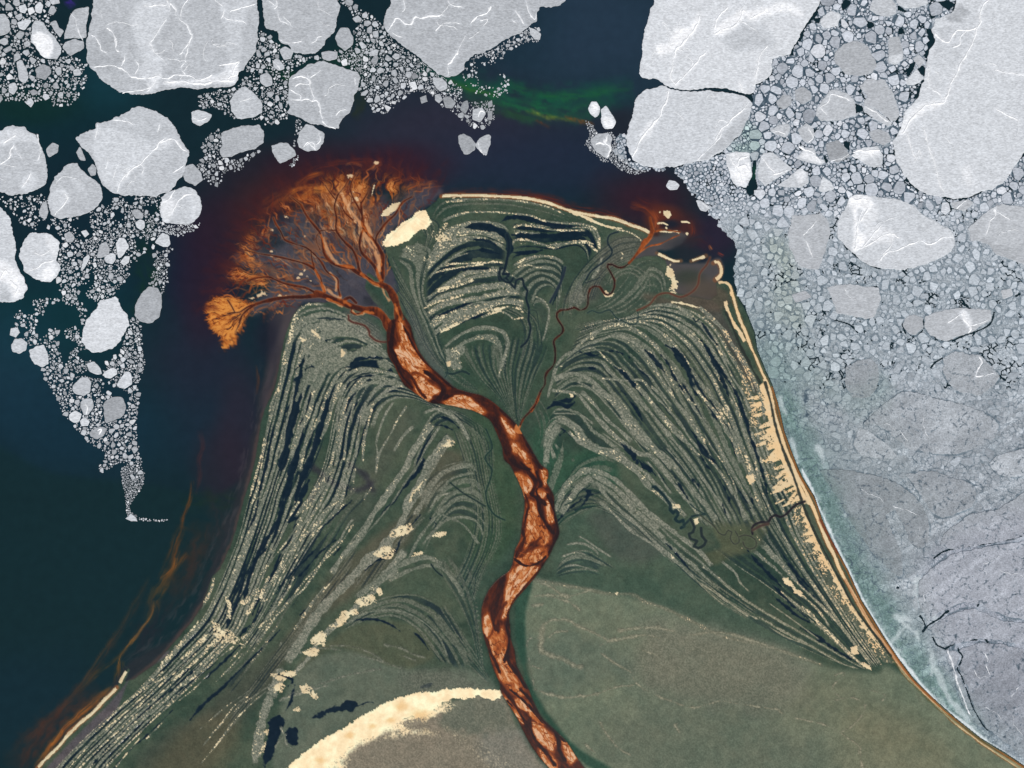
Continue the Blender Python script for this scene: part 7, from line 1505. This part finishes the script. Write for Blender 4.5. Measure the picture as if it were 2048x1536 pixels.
# ---- open sea sheet ----
st = 3
ui = np.concatenate([np.arange(0, GW, st)]); vi = np.arange(0, GH, st)
ue = np.concatenate([[-9000, -3000, -900], cu[ui], [3000, 5000, 11000]]); ve = np.concatenate([[-9000, -3000, -800], cv[vi], [2400, 5000, 11000]])
uk = np.concatenate([[0] * 3, ui, [GW - 1] * 3]).astype(int); vk = np.concatenate([[0] * 3, vi, [GH - 1] * 3]).astype(int)
nu, nv = len(ue), len(ve)
A, B = np.meshgrid(ue, ve)
V = np.stack([A.ravel() - 1024, 768 - B.ravel(), np.full(A.size, -.06)], 1)
C = LINC[vk][:, uk].reshape(-1, 3)
jj, ii = np.meshgrid(np.arange(nv - 1), np.arange(nu - 1), indexing='ij'); q = (jj * nu + ii).ravel()
o = mesh('sea', V, np.stack([q, q + nu, q + nu + 1, q + 1], 1), M_sea, C, True); o['kind'] = 'structure'
# ---- crushed ice sheet ----
OB = OCC[pw].copy()
cover = (PACK[pw] > .5) & ~HOLE & (LD[pw] > .6)
ok = cover[:-1, :-1] & cover[1:, 1:] & cover[:-1, 1:] & cover[1:, :-1]
j, i = np.nonzero(ok)
nW = cover.shape[1]
q = np.stack([j * nW + i, (j + 1) * nW + i, (j + 1) * nW + i + 1, j * nW + i + 1], 1)
u, inv = np.unique(q, return_inverse=True)
zz = .3 + .2 * i1 - .18 * gap + .25 * fmp
V = np.stack([VX[pw].ravel()[u], VY[pw].ravel()[u], zz.ravel()[u]], 1)
o = mesh('slush_ice', V, inv.reshape(q.shape), M_slush, (s2l(SL) / KEXP).reshape(-1, 3)[u], False)
o['kind'] = 'stuff'; o['label'] = 'crushed grey pack ice filling the sea east of the delta'
log('slush')
# ---- floes ----
from mathutils import Vector
from mathutils.geometry import delaunay_2d_cdt
TINT = np.array((-3, 0, 3.))
def samp(A, p):
    i = np.clip(np.rint((p[:, 0] - U0) / S).astype(int), 0, GW - 1); j = np.clip(np.rint((p[:, 1] - V0) / S).astype(int), 0, GH - 1)
    return A[j, i]
def ice_rgb(p, g, blend, sh=1.0):
    base = g + samp(IT, p) * sh
    c = base[:, None] + TINT * (1.0 - np.clip((base - 215) / 40, 0, 1))[:, None]
    if blend > 0:
        t = samp(TONE, p) + (samp(IT, p) * 1.0)[:, None] + (g - 164) * .6
        c = c * (1 - blend) + t * blend
    c = c + (samp(N14, p) * 5 + samp(N6, p) * 5 * (1 + blend) + samp(WN2, p) * 4 * (1 + 1.5 * blend) - np.maximum(samp(N6, p), .25) * 24 * blend + np.maximum(streaks_at(p), -.1) * 30 * blend * (p[:, 0] > 1780))[:, None]
    if blend > .2:
        c = c + (samp(CRB, p) * 15 * blend)[:, None]
        c = c + (np.array((70, 86, 98.)) - c) * (samp(CRK, p) * .95 * min(1, blend * 1.4))[:, None]
    return np.clip(c, 40, 250)
def inset(p, d):
    a = np.roll(p, 1, 0); b = np.roll(p, -1, 0)
    t = b - a; n = np.stack([-t[:, 1], t[:, 0]], 1); n /= np.maximum(np.hypot(n[:, 0], n[:, 1]), 1e-6)[:, None]
    area = (p[:, 0] * np.roll(p[:, 1], -1) - np.roll(p[:, 0], -1) * p[:, 1]).sum()
    return p + n * d * (1 if area > 0 else -1)
def rough_edge(p, amp, seed):
    q0 = np.asarray(p, float); q0 = np.concatenate([q0, q0[:1]]); q = []
    for a_, b_ in zip(q0[:-1], q0[1:]):
        k_ = max(1, int(np.hypot(*(b_ - a_)) / 2.4)); q.append(a_ + (b_ - a_) * (np.arange(k_) / k_)[:, None])
    q = np.concatenate(q)
    if len(q) > 24: q = q * .5 + (np.roll(q, 1, 0) + np.roll(q, -1, 0)) * .25
    L = np.concatenate([[0], np.cumsum(np.hypot(*np.diff(q, axis=0).T))])
    a = np.roll(q, 1, 0); b = np.roll(q, -1, 0); t = b - a; n = np.stack([-t[:, 1], t[:, 0]], 1); n /= np.maximum(np.hypot(n[:, 0], n[:, 1]), 1e-6)[:, None]
    f = tf(L / 13, L * 0 + seed, 1, 3) * amp * 1.5 + tf(L / 5, L * 0 + seed * 3, 5, 2) * amp * 1.3
    return q + n * f[:, None]
def big_floe(name, pts, g, h, blend, seed, parent=None, step=4.0, amp=1.5, mat=None):
    p = rough_edge(pts, amp, seed)
    top = inset(p, .55)
    gx = np.arange(top[:, 0].min(), top[:, 0].max(), step); gy = np.arange(top[:, 1].min(), top[:, 1].max(), step)
    X, Y = np.meshgrid(gx, gy); r = np.random.RandomState(seed); G = np.stack([X.ravel(), Y.ravel()], 1) + r.uniform(-1.2, 1.2, (X.size, 2))
    # keep grid points inside the outline
    ins = np.zeros(len(G), bool); q = inset(p, 2.2); a, b = q, np.roll(q, -1, 0)
    for k in range(len(q)):
        y0, y1 = a[k, 1], b[k, 1]
        if y0 == y1: continue
        m = ((y0 > G[:, 1]) != (y1 > G[:, 1])); ins[m] ^= (G[m, 0] < (b[k, 0] - a[k, 0]) * (G[m, 1] - y0) / (y1 - y0) + a[k, 0])
    G = G[ins]
    n = len(top)
    pts2 = [Vector(x) for x in top] + [Vector(x) for x in G]
    res = delaunay_2d_cdt(pts2, [(i, (i + 1) % n) for i in range(n)], [list(range(n))], 1, .02)
    vs = np.array([(x[0], x[1]) for x in res[0]]); fs = [list(x) for x in res[2]]
    m = len(vs)
    ct = ice_rgb(vs, g, blend); ce = ice_rgb(p, g, blend)
    allp = np.concatenate([vs, top, p, p]);
    zt = h + samp(N14, vs) * .12 + samp(IT, vs) * .004
    z = np.concatenate([zt, np.full(n, h), np.full(n, h - .3), np.full(n, -.4)])
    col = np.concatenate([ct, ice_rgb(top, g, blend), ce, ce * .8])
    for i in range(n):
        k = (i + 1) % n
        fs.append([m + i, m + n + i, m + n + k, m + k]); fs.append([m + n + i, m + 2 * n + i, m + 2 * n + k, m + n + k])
    c0 = np.array([np.mean(p[:, 0]), np.mean(p[:, 1])])
    V = np.column_stack([allp[:, 0] - c0[0], -(allp[:, 1] - c0[1]), z])
    # make faces point up
    out = []
    for f in fs:
        a, b, c = V[f[0]], V[f[1]], V[f[2]]
        out.append(f if (b[0] - a[0]) * (c[1] - a[1]) - (b[1] - a[1]) * (c[0] - a[0]) >= 0 else f[::-1])
    o = mesh(name, V, out, mat or M_ice, lin(col), False, parent)
    if parent is None: o.location = (c0[0] - 1024, 768 - c0[1], 0)
    else: o.location = (c0[0] - 1024 - parent.location.x, 768 - c0[1] - parent.location.y, 0)
    return o
def ridge_mesh(parent, wd, pts, h, seed):
    q = smooth(pts, 2.2); n = len(q)
    t = np.gradient(q, axis=0); nn = np.stack([-t[:, 1], t[:, 0]], 1); nn /= np.maximum(np.hypot(nn[:, 0], nn[:, 1]), 1e-6)[:, None]
    L = np.arange(n) * 2.2
    q = q + nn * (tf(L / 9, L * 0 + seed, 2, 3) * 2.2)[:, None]
    wv = (wd * .5 + .25) * np.clip(.75 + .9 * tf(L / 7, L * 0 + seed, 4, 3), .18, 2) * np.clip(np.minimum(L, L[-1] - L) / 5 + .25, 0, 1)
    e1, e2 = tf(L / 2.5, L * 0 + seed, 6, 1) * .5, tf(L / 2.5, L * 0 + seed, 8, 1) * .5
    Lp = q + nn * (wv * (1 + e1))[:, None]; Rp = q - nn * (wv * (1 + e2))[:, None]
    P3 = np.concatenate([Lp, q, Rp]); z = np.concatenate([np.full(n, h - .1), h + .55 + wv * .3, np.full(n, h - .1)])
    V = np.column_stack([P3[:, 0] - 1024 - parent.location.x, 768 - P3[:, 1] - parent.location.y, z])
    F = []
    for i in range(n - 1):
        F += [[i, n + i, n + i + 1, i + 1][::-1], [n + i, 2 * n + i, 2 * n + i + 1, n + i + 1][::-1]]
    c = np.full((3 * n, 3), 247.) + tf(P3[:, 0] / 5, P3[:, 1] / 5, 3, 2)[:, None] * 12
    mesh('pressure_ridge', V, F, M_snow, lin(c), False, parent)
def in_poly(pt, p):
    c = False
    for k in range(len(p)):
        a, b = p[k], p[k - 1]
        if (a[1] > pt[1]) != (b[1] > pt[1]) and pt[0] < (b[0] - a[0]) * (pt[1] - a[1]) / (b[1] - a[1]) + a[0]: c = not c
    return c
used = set()
def tagf(o, label):
    o['label'] = label; o['category'] = 'ice floe'; o['group'] = 'ice floes drifting off the delta'
for fi, f in enumerate(FLOES):
    p = f['pts']; cen = p.mean(0)
    size = math.sqrt(abs((p[:, 0] * np.roll(p[:, 1], -1) - np.roll(p[:, 0], -1) * p[:, 1]).sum()) / 2)
    mine = []
    for ri, (a, q) in enumerate(RL_):
        if ri not in used and in_poly(smooth(q, 6)[len(smooth(q, 6)) // 2], p): used.add(ri); mine.append((a, q, ri))
    rr_ = random.Random(fi * 7 + 1)
    if size > 55:
        for q_ in range(int(size / 22)):
            a0 = rr_.uniform(0, 6.28); u_, v_2 = rr_.uniform(p[:, 0].min(), p[:, 0].max()), rr_.uniform(max(p[:, 1].min(), -20), p[:, 1].max())
            wl = [(u_, v_2)]
            for _ in range(rr_.randint(3, 8)):
                a0 += rr_.gauss(0, .5); wl.append((wl[-1][0] + 9 * math.cos(a0), wl[-1][1] + 9 * math.sin(a0)))
            if all(in_poly(x, inset(p, 5)) for x in wl): mine.append((rr_.choice((.7, .8, 1.0)), np.array(wl), 200 + q_))
    h = .7 + min(size, 120) * .004
    blend = float(np.clip((cen[1] - 640) / 160, 0, 1)) * (cen[0] > 1500) * .75
    MT = M_sheet if blend > .3 else M_ice
    stp = 2.0 if blend > .2 else 2.4 if size < 60 else 3.0
    amp = .55 if size < 24 else 1.1 if size < 60 else 1.7
    if mine:
        root = bpy.data.objects.new('ice_floe', None); COLN.objects.link(root); root.location = (cen[0] - 1024, 768 - cen[1], 0); root.empty_display_size = 5
        big_floe('ice_sheet', p, f['g'], h, blend, fi + 1, root, stp, amp, MT)
        for a, q, ri in mine: ridge_mesh(root, a * (1.4 if ri < 200 else 1.0), q, h, ri + 1)
    else:
        root = big_floe('ice_floe', p, f['g'], h, blend, fi + 1, None, stp, amp, MT)
    tagf(root, f['label'])
log('floes')
def small_geo(k):
    u, v, r, g, kind = CELLS[k]
    p = np.array(OUT[k]); c = p.mean(0)
    if len(p) < 3 or r < .5: return None
    rr = np.hypot(*(p - c).T).max() + 1e-3
    s1 = 1.0
    h = .5 + .02 * min(r, 8) + .06 * ((k * 7919) % 13) / 13
    n = len(p)
    V = np.concatenate([p, c + (p - c) * s1, [c]]); z = np.concatenate([np.full(n, .05), np.full(n, h), [h + .03]])
    if kind == 1: t_ = samp(TONE[..., 1], c[None])[0]; q_ = .5 if c[1] < 420 else .85; g = g * (1 - q_) + (t_ + 6) * q_ + (g - 185) * .3
    col = np.full(3, g) + TINT * (1 if g < 215 else .3)
    if kind == 1: tt_ = samp(TONE, c[None])[0]; col = col + (tt_ - tt_.mean()) * 1.0 - TINT * .7
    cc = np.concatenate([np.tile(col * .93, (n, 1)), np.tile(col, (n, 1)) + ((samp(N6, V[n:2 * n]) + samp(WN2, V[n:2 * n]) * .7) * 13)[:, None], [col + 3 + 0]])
    area = (p[:, 0] * np.roll(p[:, 1], -1) - np.roll(p[:, 0], -1) * p[:, 1]).sum()
    F = []
    for i in range(n):
        j = (i + 1) % n
        a = [[i, j, n + j], [i, n + j, n + i], [n + i, n + j, 2 * n]]
        F += [x if area < 0 else x[::-1] for x in a]
    return np.column_stack([V[:, 0] - 1024, 768 - V[:, 1], z]), F, np.clip(cc, 30, 250), c
for k in SOLO:
    V, F, cc, c = small_geo(k)
    V = V - np.array([c[0] - 1024, 768 - c[1], 0])
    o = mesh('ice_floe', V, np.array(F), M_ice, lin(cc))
    o.location = (c[0] - 1024, 768 - c[1], 0)
    tagf(o, LAB[k])
VV, FF, CCs, off = [], [], [], 0
for k in range(len(CELLS)):
    if k in SOLOSET or not OUT[k]: continue
    r = small_geo(k)
    if r is None: continue
    VV.append(r[0]); FF.append(np.array(r[1]) + off); CCs.append(r[2]); off += len(r[0])
o = mesh('brash_ice', np.concatenate(VV), np.concatenate(FF), M_ice, lin(np.concatenate(CCs)))
o['kind'] = 'stuff'; o['label'] = 'countless small broken ice pieces between the larger floes'
log('brash', len(VV))
# ---- light and camera ----
EL, AZ = 52, 165
world = bpy.data.worlds.new('World'); scene.world = world; world.use_nodes = True
nt = world.node_tree; bg = nt.nodes['Background']
sky = nt.nodes.new('ShaderNodeTexSky'); sky.sky_type = 'NISHITA'; sky.sun_disc = False
sky.sun_elevation = math.radians(EL); sky.sun_rotation = math.radians(AZ)
nt.links.new(sky.outputs[0], bg.inputs[0]); bg.inputs[1].default_value = .07
sl = bpy.data.lights.new('sun', 'SUN'); sl.energy = 4.0; sl.angle = math.radians(.5); sl.color = (1, .97, .92)
so = bpy.data.objects.new('sun', sl); COLN.objects.link(so)
az = math.radians(AZ); el = math.radians(EL)
dirv = Vector((math.sin(az) * math.cos(el), math.cos(az) * math.cos(el), math.sin(el)))
so.rotation_euler = dirv.to_track_quat('Z', 'Y').to_euler(); so.location = dirv * 2000
cam = bpy.data.cameras.new('camera'); cam.lens = 50; cam.sensor_width = 36
co = bpy.data.objects.new('camera', cam); COLN.objects.link(co)
co.location = (0, 0, 2048 / 36 * 50); cam.clip_end = 20000; cam.clip_start = 10
scene.camera = co
scene.view_settings.view_transform = 'Standard'; scene.view_settings.look = 'None'; scene.view_settings.exposure = 0; scene.view_settings.gamma = 1
scene.render.resolution_x = 1024; scene.render.resolution_y = 768
log('done')
